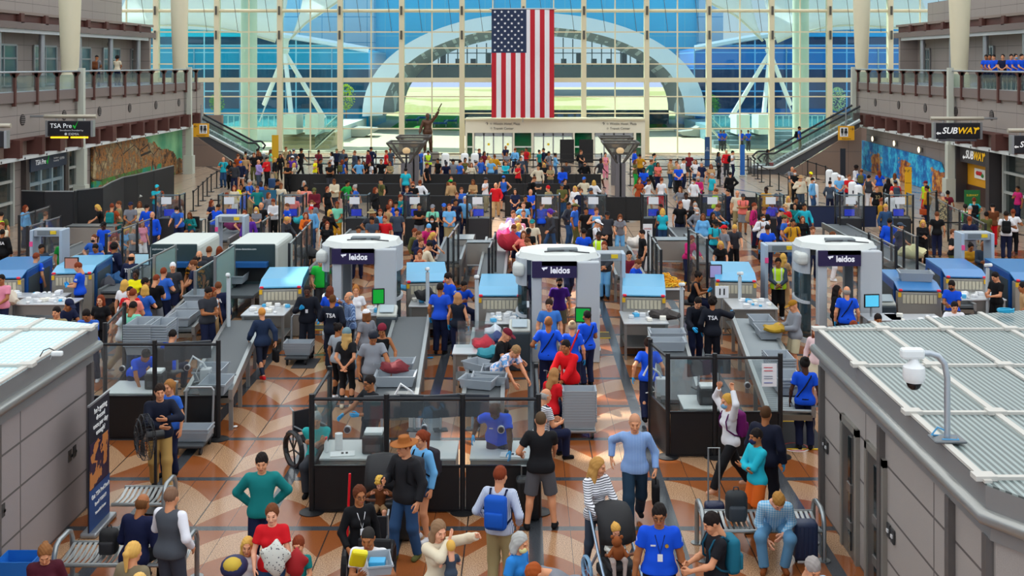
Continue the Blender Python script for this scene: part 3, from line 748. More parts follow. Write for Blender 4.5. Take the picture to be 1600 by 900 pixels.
    while y < YE - 1:
        struct(MB().cyl((s * (XB - .75), y, 5.95), (s * (XB - .75), y, 9.0), .16, n=12).obj('pillar', m_steel, smooth=True))
        d = thing('wall_lamp', 'round warm lamp under the %s canopy' % nm, 'lamp', (s * (XB - .15), y + 1.2, 8.45), 0, 'round warm lamps under the %s canopy' % nm)
        MB().cyl((0, 0, 0), (-s * .12, 0, 0), .15, n=12).obj('housing', M('6c6660'), d); MB().cyl((-s * .12, 0, 0), (-s * .15, 0, 0), .13, n=12).obj('lens', m_lamp, d)
        if s < 0 or n % 2 == 1:
            w = MB(); y0, y1 = y + .6, y + (3.6 if s < 0 else 1.4); xx = -s * .02
            B(XB - .05, XB - .02, y0, y1, 6.0, 8.2, w)
            g = struct(w.obj('window_%d' % (40 + n + (20 if s > 0 else 0)), M('3c6468', .08, 0, .9)))
            f = MB()
            for yy in (y0, (y0 + y1) / 2, y1): B(XB - .12, XB - .02, yy - .06, yy + .06, 6.0, 8.2, f)
            for z in (6.05, 7.5, 8.2): B(XB - .11, XB - .02, y0, y1, z - .05, z + .05, f)
            f.obj('frame', m_steel, g)
        y += 5.2; n += 1
    for y in ((58.0, 76.4) if s < 0 else (61.2, 79.0)):
        x = s * (22.9 if s < 0 else 23.1)
        pr = [(.52, 5.95), (.5, 6.6), (.42, 6.75), (.42, 7.0), (.43, 7.05), (.55, 10.5), (.58, 12), (.56, 16), (.5, 24)]
        struct(MB().lathe(pr, (x, y, 0), 24).obj('pillar', M('dcd4b8', .45), smooth=True))
        xx = s * (X0 - .28); pi = MB().b2(xx - .14, xx + .14, y - .9, y - .62, 0, 7.0); pi.b2(xx - .32, xx + .28, y - 1.05, y - .45, 0, 1.2); pi.b2(xx - .2, xx + .2, y - .95, y - .55, 0, 3.0)
        struct(pi.obj('pillar', M('c4c8bc', .5)))
    struct(B(X0 + .6, X0 + .9, Y0, Y1, 0, 3.1).obj('wall_%s' % nm, panel_mat('wall_low_' + nm, '9a8f8a', 2.3, .8)))
    struct(B(X0 + .2, X0 + 4, 85.5, 86, 0, 3.4).obj('wall_%s' % nm, M('8a7468', .7)))
for s in (-1, 1): side(s)
for s, pts in ((-1, ((176, 217), (219, 209), (259, 202))), (1, ((1367, 217), (1401, 224), (1440, 234)))):
    for (x, y) in pts:
        Y = 22.85 * 1800 / abs(x - 820) if s < 0 else 23.15 * 1800 / (x - 820); z = zy(y, Y)
        d = thing('wall_light', 'round bright light above the %s mural' % ('left' if s < 0 else 'right'), 'lamp', (s * (22.85 if s < 0 else 23.15), Y, z), 0, 'round lights above the %s mural' % ('left' if s < 0 else 'right'))
        MB().cyl((0, 0, 0), (-s * .16, 0, 0), .15, .2, n=12).obj('housing', M('a8a49c', .4), d); MB().cyl((-s * .16, 0, 0), (-s * .18, 0, 0), .17, n=12).obj('lens', m_lamp, d)
def mural_mat(kind):
    m = Mat('mural_' + kind, .6)
    nz = m.noise(.9, 6, .65); n2 = m.noise(2.4, 5, .7); n3 = m.noise(.35, 3)
    def ramp(e, st):
        r = m.nt.nodes.new('ShaderNodeValToRGB'); m.nt.links.new(e.s, r.inputs[0]); el = r.color_ramp.elements
        for i, (p, c) in enumerate(st):
            q = el[i] if i < 2 else el.new(p)
            q.position = p; q.color = (*lin(c), 1)
        return r.outputs[0]
    if kind == 'rocks':
        rock = ramp(n2 * .5 + nz * .5, [(.38, '30241a'), (.64, 'c0b090'), (.44, '6c4828'), (.48, 'b87830'), (.52, '685848'), (.57, 'a08858')])
        low = ramp(nz, [(.4, '0c8c7c'), (.6, '5c4828'), (.5, '3c8c2c')]); c = m.mix(m.z.lt(1.0).min(n3.gt(.5)), rock, low)
        c = m.mix(m.voro(.45, 'DISTANCE_TO_EDGE').lt(.012), c, '2c2018')
        ridge = (m.z + (m.y - 66) * .25 + (nz - .5) * 1.2).gt(3.5); sky = ramp(n3, [(.35, '4ca078'), (.65, '9cd8a0')])
        m.color(m.mix(ridge, c, sky))
    else:
        bl = ramp(n2 * .5 + nz * .5, [(.38, '0848a0'), (.62, '18b8e8'), (.5, '0c88d0'), (.57, '48d0f0')])
        col = ((m.y * 1.1).sin() * .5 + .5 + (n2 - .5) * 1.6); f = col.gt(.74).min((m.z + (nz - .5) * 1.5).lt(1.35)); fg_ = ramp(n2, [(.38, '5c2414'), (.62, 'e8b050'), (.5, 'b8642c')])
        m.color(m.mix(f, bl, fg_))
    return m.m
def wy(x, X): return abs(X) * 1800 / abs(x - 820)
X = 22.85
tag(MB().b2(-X, -X + .12, wy(142, X), wy(284, X) - .3, .01, 2.88).obj('mural', mural_mat('rocks')), 'large framed mural of orange and brown rocks under a green sky', 'mural')
X = 23.15; ya, yb = wy(1475, X), wy(1347, X)
pts = [(X - .1, ya, .02), (X - .1, ya - .3, 1.1), (X - .1, ya + .4, 1.75), (X - .1, ya + 2.6, 1.86), (X - .1, (ya + yb) / 2, 1.92), (X - .1, yb - .3, 1.98), (X - .1, yb - .2, .02)]
tag(MB().ext(pts, (1, 0, 0), .1).obj('mural', mural_mat('figures')), 'bright blue mural with tall orange shapes on the grey wall', 'mural')
def shopfront(s, y0, y1, n, nz=(1.05, 2.0, 2.95)):
    X = 22.9 if s < 0 else 23.2; b = MB(); st = (y1 - y0) / n
    for k in range(n + 1): b.b2(s * (X - .2), s * X, y0 + k * st - .07, y0 + k * st + .07, 0, 3.0)
    for z in nz: b.b2(s * (X - .16), s * X, y0, y1, z - .06, z + .06)
    w = struct(b.obj('window_%d' % (70 + int(y0)), M('c4c8c4', .4, .3)))
    MB().b2(s * (X - .06), s * (X - .04), y0, y1, 0, 3.0).obj('pane', M('26302e', .06, 0, .8), w)
shopfront(-1, 41, 51.2, 3)
shopfront(-1, wy(101, 22.9), wy(115, 22.9), 1)
shopfront(1, 41, wy(1573, 23.2), 3)
shopfront(1, wy(1507, 23.2), wy(1492, 23.2), 1)
y0, y1 = wy(40, 22.9), wy(93, 22.9)
d = struct(MB().b2(-22.95, -22.85, y0, y1, 0, 2.3).obj('door_10', M('2c3c40', .1, 0, .8)))
b = MB()
for k in range(4): yy = y0 + (y1 - y0) * k / 3; b.b2(-22.85, -22.72, yy - .08, yy + .08, 0, 2.3)
b.b2(-22.84, -22.74, y0, y1, 1.55, 1.7); b.obj('frame', M('a8c0cc', .3, .5), d)
for yy in (y0 - .3, y1 + .35): struct(MB().b2(-22.9, -22.66, yy - .2, yy + .2, 0, 3.1).obj('pillar', M('58504e', .4, .4)))
sg = thing('shop_sign', 'dark blue TSA Pre check sign over the entrance door', 'sign', (-22.6, (y0 + y1) / 2, 2.62), PI / 2)
MB().box((0, .1, 0), (y1 - y0 + .3, .2, .75)).obj('sign_board', M('2c3a50', .5), sg)
def tsapre(sg, k, y, ax):
    text('TSA Pre', .5 * k, 'lettering', M('f0f4f8', emit=.3), sg, (-1.25 * k + ax, y, 0)); ch = MB()
    ch.ext([(-.05, 0, .02), (.03, 0, .08), (.12, 0, -.08), (.38, 0, .42), (.12, 0, -.22)], (0, 1, 0), .02)
    c = ch.obj('check_mark', M('18b838', emit=.3), sg); c.location = (-.28 * k + ax, y - .02, 0); c.scale = (k, 1, k)
tsapre(sg, .68, -.03, -.2)
text('Enrollment\nProvided by', .13, 'lettering', M('d8dce0'), sg, (.72, -.03, 0)); text('IDEMIA', .18, 'lettering', M('e8ecf0'), sg, (1.42, -.03, 0))
y1_, y0_ = wy(1512, 23.2), wy(1565, 23.2)
for yy in (y0_, y1_): struct(MB().b2(22.5, 23.1, yy - .22, yy + .22, 0, 3.1).obj('pillar', M('4a4648', .4, .4)))
sg = thing('shop_sign', 'charcoal SUBWAY sign over the yellow shop entrance', 'sign', (22.7, (y0_ + y1_) / 2, 2.55), -PI / 2)
MB().box((0, .1, 0), (y1_ - y0_, .2, .85)).obj('sign_board', M('3c383a', .5), sg)
mw, my = M('f4f4f4', emit=.25), M('f8c010', emit=.25)
def subway(sg, k, y):
    text('SUB', .62 * k, 'lettering', mw, sg, (-.6 * k, y, 0), bold=.012 * k, shear=.25); text('WAY', .62 * k, 'lettering', my, sg, (.66 * k, y, 0), bold=.012 * k, shear=.25)
    for sx, mm in ((-1, mw), (1, my)):
        a = MB().ext([(0, 0, -.05), (.2, 0, -.05), (.2, 0, -.12), (.34, 0, .0), (.2, 0, .12), (.2, 0, .05), (0, 0, .05)], (0, 1, 0), .01).obj('arrow', mm, sg); a.location = (sx * 1.2 * k, y, (.17 if sx > 0 else -.17) * k); a.scale = (sx * k, 1, k)
subway(sg, .95, -.03)
struct(MB().b2(23.12, 23.2, y0_, y1_, .95, 2.3).obj('wall_shop', M('d8980c', .6)))
struct(MB().b2(23.05, 23.2, y0_, y1_, .0, .95).obj('wall_shop', M('3c2018', .6)))
pc = thing('menu_picture', 'white framed picture of red tomatoes on the yellow shop wall', 'picture', (23.08, (y0_ + y1_) / 2 + .2, 1.62), -PI / 2)
MB().box((0, 0, 0), (1.35, .05, .5)).obj('panel', M('e8e8e0'), pc)
for k in (-.25, 0, .2): MB().ball((k, -.05, .03), (.17, .04, .11)).obj('tomato_print', M('c81818'), pc, True)
MB().ball((.4, -.05, -.06), (.17, .03, .1)).obj('leaf_print', M('187828'), pc, True)
def hang(x0, x1, y0, y1, Xs, label, kind):
    Y = abs(Xs) * 1800 / abs((x0 + x1) / 2 - 820); a, b_ = (x0 - 820) * Y / 1800, (x1 - 820) * Y / 1800; zt, zb = zy(y0, Y), zy(y1, Y)
    s = thing('hanging_sign', label, 'sign', ((a + b_) / 2, Y, (zt + zb) / 2)); w, h = b_ - a, zt - zb
    MB().rbox((0, .12, 0), (w, .24, h), .03, 1).obj('sign_board', M('1c1c24', .4), s)
    MB().box((-w / 2, .1, 0), (.1, .3, h + .04)).box((w / 2, .1, 0), (.1, .3, h + .04)).obj('end_frame', m_steel, s)
    MB().cyl((-w / 2 - .15, .1, h / 2 + .2), (w / 2 + .15, .1, h / 2 + .2), .09, n=10).obj('hanger_tube', M('b8b0a0', .4, .4), s, True)
    b = MB()
    for k in (-.3, .3): b.cyl((k * w, .1, h / 2), (k * w, .1, h / 2 + .2), .03, n=6)
    sd = -1 if Xs < 0 else 1
    MB().cyl((sd * w / 2, .1, h / 2 + .2), (sd * (22.4 - abs(s.location.x)), .1, h / 2 + .2), .05, n=8).obj('wall_arm', m_steel, s)
    b.obj('hanger', m_steel, s); return s, w, h
s, w, h = hang(73, 144, 189, 213, -20.5, 'hanging dark TSA Pre check sign with yellow light strips', 'sign')
tsapre(s, .58, -.03, .35); text('Enrollment Provided by', .1, 'lettering', M('d8dce0'), s, (0, -.01, -.26)) if False else None
text('Enrollment Provided by', .11, 'lettering', M('d8dce0'), s, (.1, -.01, -.2)); text('\u25CF IDEMIA', .15, 'lettering', M('e8ecf0'), s, (.1, -.01, -.37))
for o in s.children if False else [c for c in bpy.data.objects if c.parent is s and c.name.startswith(('lettering', 'check'))]: o.location.z += .12
for k in (-1, 1): MB().box((k * w * .22, .0, -h / 2 - .05), (w * .38, .06, .07)).obj('light_strip', M('ffc820', .4, emit=1.5), s)
s, w, h = hang(1460, 1533, 192, 217, 20.5, 'hanging black SUBWAY sign beside the balcony front', 'sign'); subway(s, w / 3.3, -.03)
MB().box((0, .05, -h / 2 - .06), (w * .8, .12, .1)).obj('light_strip', M('55555c', .4), s)
s, w, h = hang(1582, 1650, 212, 240, 20.5, 'hanging black SUBWAY sign cut by the picture edge', 'sign'); subway(s, w / 3.3, -.03)
s, w, h = hang(-62, 9, 205, 231, -20.5, 'hanging black sign cut by the picture edge above the dark shopfront', 'sign')
def restroom(x0, x1, y0, y1, Y, arrow, label):
    a, b_ = (x0 - 820) * Y / 1800, (x1 - 820) * Y / 1800; zt, zb = zy(y0, Y), zy(y1, Y); w, h = b_ - a, zt - zb
    s = thing('restroom_sign', label, 'sign', ((a + b_) / 2, Y, (zt + zb) / 2)); MB().box((0, .06, 0), (w, .12, h)).obj('sign_board', M('e8a818', .5), s)
    k = .22 * w * (1 if arrow == '\u2190' else -1)
    MB().box((k * .7, -.01, h * .08), (w * .5, .03, h * .66)).obj('white_panel', M('f0f0f0'), s)
    for sx in (-1, 1):
        b = MB(); b.cyl((k * .7 + sx * w * .12, -.04, h * .27), (k * .7 + sx * w * .12, -.03, h * .27), .07 * w, n=10)
        b.ext([(k * .7 + sx * w * .12 + q, -.04, z) for q, z in ((-.07 * w, h * .2), (.07 * w, h * .2), ((.1 if sx > 0 else .06) * w, -h * .02), (.03 * w, -h * .02), (.03 * w, -h * .18), (-.03 * w, -h * .18), (-.03 * w, -h * .02), ((-.1 if sx > 0 else -.06) * w, -h * .02))], (0, 1, 0), .02)
        b.obj('pictogram', M('181818'), s)
    MB().box((k * .7, -.04, h * .08), (.02, .02, h * .5)).obj('divider', M('181818'), s)
    text(arrow, .32, 'arrow', M('181818'), s, (-k * 1.55, -.01, h * .28)); text('Restrooms', .13, 'lettering', M('3c2c08'), s, (0, -.01, -h * .4))
    MB().cyl((0, .1, h / 2), (0, .1, h / 2 + 1.2), .04).obj('hanger', m_steel, s)
restroom(302, 326, 193, 214, 74, '\u2190', 'yellow restrooms sign with left arrow beside the escalator')
restroom(1310, 1335, 197, 219, 74, '\u2192', 'yellow restrooms sign with right arrow beside the escalator')
Yf = 88.0; fx0, fx1 = (768 - 820) * Yf / 1800, (866 - 820) * Yf / 1800; fz1, fz0 = zy(15, Yf), zy(184, Yf)
fg_ = thing('american_flag', 'large American flag hanging vertically before the glass wall', 'flag', ((fx0 + fx1) / 2, Yf, fz0)); W_, H_ = fx1 - fx0, fz1 - fz0
n = 52; m_ = 40; b = MB()
cw = W_ * 7 / 13; chh = H_ * .40
def fy(u, v): return .07 * math.sin(u * 19 + v * 2) * (1 - v * .6) + .04 * math.sin(v * 9 + u * 5)
vs = [(W_ * (i / n - .5), fy(i / n, j / m_), H_ * j / m_) for j in range(m_ + 1) for i in range(n + 1)]
vs2 = [(x, y + .03, z) for x, y, z in vs]; fs, mi = [], []
for j in range(m_):
    for i in range(n):
        a = j * (n + 1) + i; q = 12 - int(i / n * 13); mat_ = 2 if (i / n * W_ < cw and j / m_ * H_ > H_ - chh) else (q % 2)
        b.add([], [(a, a + 1, a + n + 2, a + n + 1)], mat_) if False else fs.append(((a, a + 1, a + n + 2, a + n + 1), mat_))
b.v = vs + vs2; b.f = [f for f, _ in fs] + [tuple(reversed([k + len(vs) for k in f])) for f, _ in fs]; b.mi = [k for _, k in fs] * 2
fo = b.obj('cloth', [M('b80c24', .7), M('e4e4ea', .7), M('14284c', .7)], fg_, True)
b = MB()
for r in range(11):
    for c in range(5 if r % 2 == 0 else 4):
        pass
rows = 9
for r in range(11):
    cnt = 5 if r % 2 == 0 else 4
    for c in range(cnt):
        x = cw * ((c + .5 + (0 if cnt == 5 else .5)) / 5 ); z = H_ - chh * ((r + .6) / 11.3); u, v = x / W_, z / H_; rr = .115
        pts = [(x - W_ / 2 + rr * (1 if k % 2 == 0 else .4) * math.sin(k * PI / 5), fy(u, v) - .035, z + rr * (1 if k % 2 == 0 else .4) * math.cos(k * PI / 5)) for k in range(10)]
        b.add(pts, [tuple(range(10))])
st = b.obj('stars', M('f0f0f4', .7), fg_)
MB().cyl((-W_ / 2 - .15, .05, H_ + .05), (W_ / 2 + .15, .05, H_ + .05), .06).obj('top_bar', m_steel, fg_)
b = MB()
for k in (-.45, .45): b.cyl((k * W_, .05, H_), (k * W_, .05, H_ + 6), .015, n=5)
b.obj('suspension_cable', M('707070'), fg_)
MB().cyl((0, .05, -.35), (0, .05, .05), .03).obj('weight', m_steel, fg_)
struct(MB().b2(-80, 80, 92.2, 150, -.3, -.02).obj('ground_plaza', M('d4c4a0', .8)))
def field_mat():
    m = Mat('field', .95); g = m.noise(.02, 5); h = m.noise(.15, 4); c = m.mix(g.gt(.52).min(m.y.lt(330)), 'dcc890', 'b0a850'); c = m.mix(h * .6, c, 'b4a878'); c = m.mix(m.y.gt(360), c, '9a94b0'); m.color(c); return m.m
struct(MB().b2(-400, 400, 150, 900, -.4, -.05).obj('field', field_mat()))
def pz(x, Y): return (x - 820) * Y / 1800
lw = M('3c9c18', .9)
tag(MB().add([(*G(608, 201)[:2], 0), (*G(722, 204)[:2], 0), (*G(722, 181)[:2], 0), (*G(640, 180)[:2], 0)], [(0, 1, 2, 3)]).obj('lawn', lw), None, None, None, 'structure')
tag(MB().add([(*G(1008, 201)[:2], 0), (*G(1043, 198)[:2], 0), (*G(1036, 190)[:2], 0), (*G(1008, 188)[:2], 0)], [(0, 1, 2, 3)]).obj('lawn', lw), None, None, None, 'structure')
def hotel_mat(name, top, mid, dark, ln):
    m = Mat(name, .3, spec=.35); r = m.nt.nodes.new('ShaderNodeValToRGB'); r.color_ramp.interpolation = 'CONSTANT'; m.nt.links.new((m.z / 14).s, r.inputs[0]); el = r.color_ramp.elements
    for i, (z, c) in enumerate(((0, mid), (2.2, dark), (4.1, ln), (4.22, dark), (6.6, ln), (6.72, mid), (8.4, ln), (8.52, mid), (9.2, ln), (9.34, dark), (10.2, top))):
        q = el[i] if i < 2 else el.new(z / 14); q.position = z / 14; q.color = (*lin(c), 1)
    c = m.mix((m.noise(.3, 1) - .35) * .5, r.outputs[0], mid); c = m.mix((m.x / 5.1).fract().lt(.03), c, ln); m.color(c); return m.m
hm1, hm2 = hotel_mat('hotel_glass', '10d0f4', '08a0c8', '044460', '98dcf0'), hotel_mat('hotel_glass_blue', '20b0fc', '0c7ccc', '043058', '78c8fc')
def ystep(x, Y): return pz(x, Y)
def wing(x0, x1, Y, zt, mat, label, bulge=1.5):
    b = MB(); n = 14; pf, pt = [], []
    for i in range(n + 1):
        t = i / n; x = pz(x0 + (x1 - x0) * t, Y); pf.append((x, Y, zt[0] + (zt[1] - zt[0]) * t + bulge * math.sin(PI * t)))
    pts = [(pf[0][0], Y, 0)] + pf + [(pf[-1][0], Y, 0)]
    b.ext(pts, (0, 1, 0), 16)
    t = thing('hotel_wing', label, 'building'); b.obj('facade', mat, t)
    r = MB(); r.tube([(x, Y - .3, z + .15) for x, _, z in pf], .35, 6); r.obj('roof_edge', M('d8e8f0', .4), t)
    f = MB(); k = 0
    while pf[0][0] + k * 5.1 < pf[-1][0]: f.b2(pf[0][0] + k * 5.1 - .06, pf[0][0] + k * 5.1 + .06, Y - .15, Y, 0, min(zt) + .3); k += 1
    f.obj('window_frame', M('7cb4cc', .4), t); return t
wing(160, 576, 128, (11.3, 8.6), hm1, 'teal glass hotel wing beyond the left half of the window wall', .9)
wing(1085, 1460, 128, (8.8, 11.2), hm2, 'deep blue glass hotel wing beyond the right half of the window wall', .9)
t = thing('hotel_tower', 'bright cyan glass hotel behind the white arch', 'building')
m = Mat('tower_glass', .25, spec=.5); a = (m.x / 2.6).fract().lt(.025).max((m.z / 3.6).fract().lt(.03)); n = m.noise(.05, 3); c = m.mix(n, '04bcf8', '30e4ff'); m.color(m.mix(a, c, '7cdcf0')); m.b.inputs['Metallic'].default_value = .15
YT = 150
pts = [(pz(585, YT), YT, zy(128, YT)), (pz(582, YT), YT, zy(70, YT)), (pz(586, YT), YT, zy(-90, YT)), (pz(1085, YT), YT, zy(-90, YT)), (pz(1092, YT), YT, zy(70, YT)), (pz(1090, YT), YT, zy(128, YT)), (pz(1000, YT), YT, zy(60, YT)), (pz(840, YT), YT, zy(38, YT)), (pz(680, YT), YT, zy(60, YT))]
MB().ext(pts, (0, 1, 0), 18).obj('facade', m.m, t)
m = Mat('pale_glass', .2); a = (m.x / 2.9).fract().lt(.03).max((m.z / 3.3).fract().lt(.035)); m.color(m.mix(a, m.mix(m.noise(.06, 2), 'b8dcec', 'd8ecf4'), '58acd0'))
for x0, x1, yt in ((440, 584, -70), (1092, 1130, -70)):
    MB().b2(pz(x0, YT - 2), pz(x1, YT - 2), YT - 2, YT + 12, 0, zy(yt, YT)).obj('side_glass', m.m, t)
ar = thing('canopy_arch', 'white shell arch spanning the hotel entrance', 'arch'); YA = 122.0
def arc(cx, a, y0, hgt, Y, n=44): return [(pz(cx - a * math.cos(PI * i / n), Y), Y, zy(y0 - hgt * math.sin(PI * i / n) ** .9, Y)) for i in range(n + 1)]
o = arc(834, 268, 182, 162, YA); i1 = arc(834, 236, 180, 138, YA - .5); bk = arc(838, 206, 172, 116, YA + 9)
b = MB(); n = len(o)
for P1, P2 in ((o, i1),):
    b.add(P1 + P2, [(i, i + 1, n + i + 1, n + i) for i in range(n - 1)])
b.add(o + [(x, y + 10, z) for x, y, z in o], [(i, n + i, n + i + 1, i + 1) for i in range(n - 1)])
b.obj('shell', M('e8ecf0', .5), ar, True)
m = Mat('soffit', .6); s_ = (m.x / 1.1).fract().lt(.3).min(m.noise(.4, 2).gt(.47)); m.color(m.mix(s_, '8c9498', 'e0e8ec'))
MB().add(i1 + bk, [(i, i + 1, n + i + 1, n + i) for i in range(n - 1)]).obj('soffit', m.m, ar)
t = thing('glass_bridge', 'dark glazed bridge beneath the arch', 'building'); YB = 131.0
MB().b2(pz(632, YB), pz(1075, YB), YB, YB + 8, zy(124, YB), zy(104, YB)).obj('floor_band', M('0c3c44', .15, 0, .8), t)
MB().b2(pz(650, YB), pz(1050, YB), YB + 1, YB + 6, zy(104, YB), zy(101, YB)).obj('sill', M('4c8c94'), t)
b = MB(); x = 655
while x < 1060: b.b2(pz(x, YB) - .06, pz(x, YB) + .06, YB, YB + .15, zy(104, YB), zy(104 - 46 * max(0, 1 - abs(x - 850) / 250) ** .7 - 3, YB)); x += 15
b.b2(pz(690, YB), pz(1010, YB), YB, YB + .12, zy(83, YB) - .05, zy(83, YB) + .05); b.obj('window_frame', M('184c58', .4), t)
b = MB()
for k in range(14): x = pz(690 + k * 24, YB); b.b2(x - .3, x + .3, YB + 2, YB + 3, zy(104, YB), zy(104, YB) + (.9 if k % 3 else 1.5))
b.obj('furniture', M('0c3840'), t)
struct(MB().b2(pz(866, 143), pz(1010, 143), 143, 143.6, zy(151, 143), zy(140, 143)).obj('wall_ramp', M('f0f0ec')))
struct(MB().b2(pz(720, 138), pz(1045, 138), 138, 138.4, 0, zy(172, 138)).obj('wall_kerb', M('3c5c6c')))
struct(MB().b2(pz(640, 460), pz(765, 460), 460, 470, 0, zy(127, 460)).obj('wall_far', M('8c84a0')))
for x0, x1, nm in ((330, 536, 'left'), (1106, 1420, 'right')):
    struct(MB().b2(pz(x0, 108), pz(x1, 108), 108, 124, 0, 1.35).obj('floor_terrace_' + nm, M('dce8dc' if nm == 'left' else '7ca4ac', .7)))
    t = thing('terrace_railing', 'teal glass railing on the %s outdoor terrace' % ('paler' if nm == 'left' else 'bluer'), 'railing')
    MB().b2(pz(x0, 108), pz(x1, 108), 107.9, 107.95, 1.35, 2.35).obj('glass_panel', glass('teal_glass', 'a8e0e4', .15, .1, .3, '58b8c8'), t)
    b = MB(); x = x0
    while x < x1: b.b2(pz(x, 108) - .03, pz(x, 108) + .03, 107.8, 107.9, 1.35, 2.4); x += 9
    b.b2(pz(x0, 108), pz(x1, 108), 107.8, 107.9, 2.35, 2.42); b.obj('baluster', M('a8d8e0', .4), t)
for k in range(4):
    struct(MB().b2(pz(430, 98), pz(515, 98), 98 + k, 99 + k, 0, .3 + k * .3).obj('step', M('b8a880')))
    struct(MB().b2(pz(1118, 98), pz(1260, 98), 98 + k, 99 + k, 0, .3 + k * .33).obj('step', M('7c9094')))
for x0, x1, lb in ((492, 528, 'glass stair railing rising outside behind the queue, %s side'), (1108, 1140, 'glass stair railing rising outside behind the queue, %s side')):
    t = thing('stair_railing', lb % ('bronze statue' if x0 < 800 else 'blue banner'), 'railing'); Y = 97; a, b_ = pz(x0, Y), pz(x1, Y); up = x0 < 800
    z0, z1 = (.1, 1.9) if up else (1.9, .1)
    MB().ext([(a, Y, z0), (b_, Y, z1), (b_, Y, z1 + 1), (a, Y, z0 + 1)], (0, 1, 0), .04).obj('glass_panel', m_glass2, t)
    MB().tube([(a, Y, z0 + 1), (b_, Y, z1 + 1)], .05).obj('handrail', M('a8c8c0'), t)
    MB().ext([(a, Y, z0 - .1), (b_, Y, z1 - .1), (b_, Y, z1 + .15), (a, Y, z0 + .15)], (0, 1, 0), .3).obj('stringer', M('d8d8c8'), t)
def wedge(xs, Y, zt, label):
    b = MB(); p = [(pz(x, Y), zy(y, Y)) for x, y in xs]
    b.ext([(x, Y, z) for x, z in p], (0, 1, 0), 3.5); return tag(b.obj('stone_planter', M('b0aca0', .8)), label, 'planter')
wedge([(541, 213), (568, 214), (584, 206), (584, 202), (541, 199)], 113, 1, 'grey wedge-shaped stone planter outside near the potted tree')
wedge([(1060, 206), (1068, 212), (1098, 214), (1098, 196), (1080, 204)], 113, 1, 'grey pointed stone planter outside near the blue banner')
def tree(x, y0, y1, Y, h, c, label, pot, pc='e0a870'):
    t = thing('potted_tree', label, 'tree', (pz(x, Y), Y, 0)); H = zy(y1, Y); ph = pot * Y / 1800
    MB().lathe([(ph * .35, 0), (ph * .6, ph)], (0, 0, 0), 14).obj('pot', M(pc, .7), t); MB().cyl((0, 0, ph), (0, 0, H * .6), .05).obj('trunk', M('6c5a48'), t)
    r = random.Random(int(x)); b = MB(); w = h
    for _ in range(420):
        a, u = r.uniform(0, 2 * PI), r.uniform(-1, 1); R = math.sqrt(max(0, 1 - u * u)) * r.uniform(.35, 1); p = Vector((math.cos(a) * R * w, math.sin(a) * R * w, H * .72 + u * H * .27)); q = Matrix.Rotation(r.uniform(0, 6), 3, (r.random(), r.random(), r.random() + .01)); s = .13
        b.add([p + q @ Vector(v) * s for v in ((-1, 0, 0), (0, -.5, 0), (1, 0, 0), (0, .5, .2))], [(0, 1, 2, 3)])
    b.obj('leaves', M(c, .7), t)
tree(541, 194, 131, 124, 1.0, 'b4cc18', 'small yellow-green tree in an orange pot outside the glass', 14)
tree(1308, 183, 136, 124, 1.0, 'd0e8a0', 'small pale tree in a round pot beyond the glass', 12, 'e8c890')
tree(1113, 188, 148, 124, .9, '4c9c2c', 'small green tree before the blue hotel wing', 10, 'c8d0d0')
tree(339, 186, 145, 124, .8, '6cb428', 'small green tree behind the glass beside the escalator', 8, 'c8d0d0')
for x, y in ((644, 191), (662, 187), (688, 196), (704, 192)):
    Y = F * CAMH / (y - CY + 2); t = thing('lounge_chair', 'blue padded lounger on the green lawn outside', 'lounge chair', (pz(x, Y), Y, 0), 0, 'blue loungers on the lawn')
    MB().rbox((0, 0, .42), (1.6, .9, .22), .06).obj('seat', M('2c6cb0', .7), t); MB().rbox((.65, 0, .65), (.5, .9, .16), .05, M4=Matrix.Rotation(-.7, 3, 'Y')).obj('backrest', M('8cb8e0', .7), t)
    for a in (-.65, .65):
        for c in (-.35, .35): MB().cyl((a, c, 0), (a, c, .35), .04, n=6).obj('leg', M('c8ccd0'), t)
for x in (876, 892, 905): 
    t = thing('patio_chair', 'blue patio chair outside, under the flag\'s lower corner', 'chair', (pz(x, 136), 136, 0), 0, 'blue patio chairs near the flag')
    MB().rbox((0, 0, .6), (.7, .6, .1), .03).obj('seat', M('2c6cb0'), t); MB().rbox((0, .28, 1.0), (.7, .08, .8), .03).obj('backrest', M('2c6cb0'), t)
    for a in (-.3, .3): MB().cyl((a, 0, 0), (a, 0, .6), .04, n=6).obj('leg', M('4c5860'), t)
def tent(top, edge, Y, label, col):
    """edge: pixels of the hanging hem; the membrane sweeps up and away from it"""
    t = thing('tent_canopy', label, 'canopy'); n = len(edge); vs = []; R = 7
    for r in range(R + 1):
        u = r / R
        for (x, y) in edge: yy = y + (top - y) * u; vs.append((pz(x, Y), Y + 1.2 * math.sin(PI * u) * 3 + u * 4, zy(y, Y) + (zy(top, Y) - zy(y, Y)) * u))
    fs = [(r * n + i, r * n + i + 1, (r + 1) * n + i + 1, (r + 1) * n + i) for r in range(R) for i in range(n - 1)]
    o = MB().add(vs, fs).obj('membrane', col, t, True); s = o.modifiers.new('s', 'SOLIDIFY'); s.thickness = .12
    MB().tube([(pz(x, Y), Y - .1, zy(y, Y)) for x, y in edge], .09, 6).obj('hem_cable', M('c8c4b0'), t); return t
def smooth(pts, k=6):
    out = []
    for i in range(len(pts) - 1):
        p0, p1, p2, p3 = pts[max(i - 1, 0)], pts[i], pts[i + 1], pts[min(i + 2, len(pts) - 1)]
        for j in range(k):
            t = j / k; out.append(tuple(.5 * (2 * p1[a] + (p2[a] - p0[a]) * t + (2 * p0[a] - 5 * p1[a] + 4 * p2[a] - p3[a]) * t * t + (3 * p1[a] - p0[a] - 3 * p2[a] + p3[a]) * t ** 3) for a in (0, 1)))
    return out + [pts[-1]]
tm, tm2 = M('f4ecd8', .7), M('c8d4dc', .7)
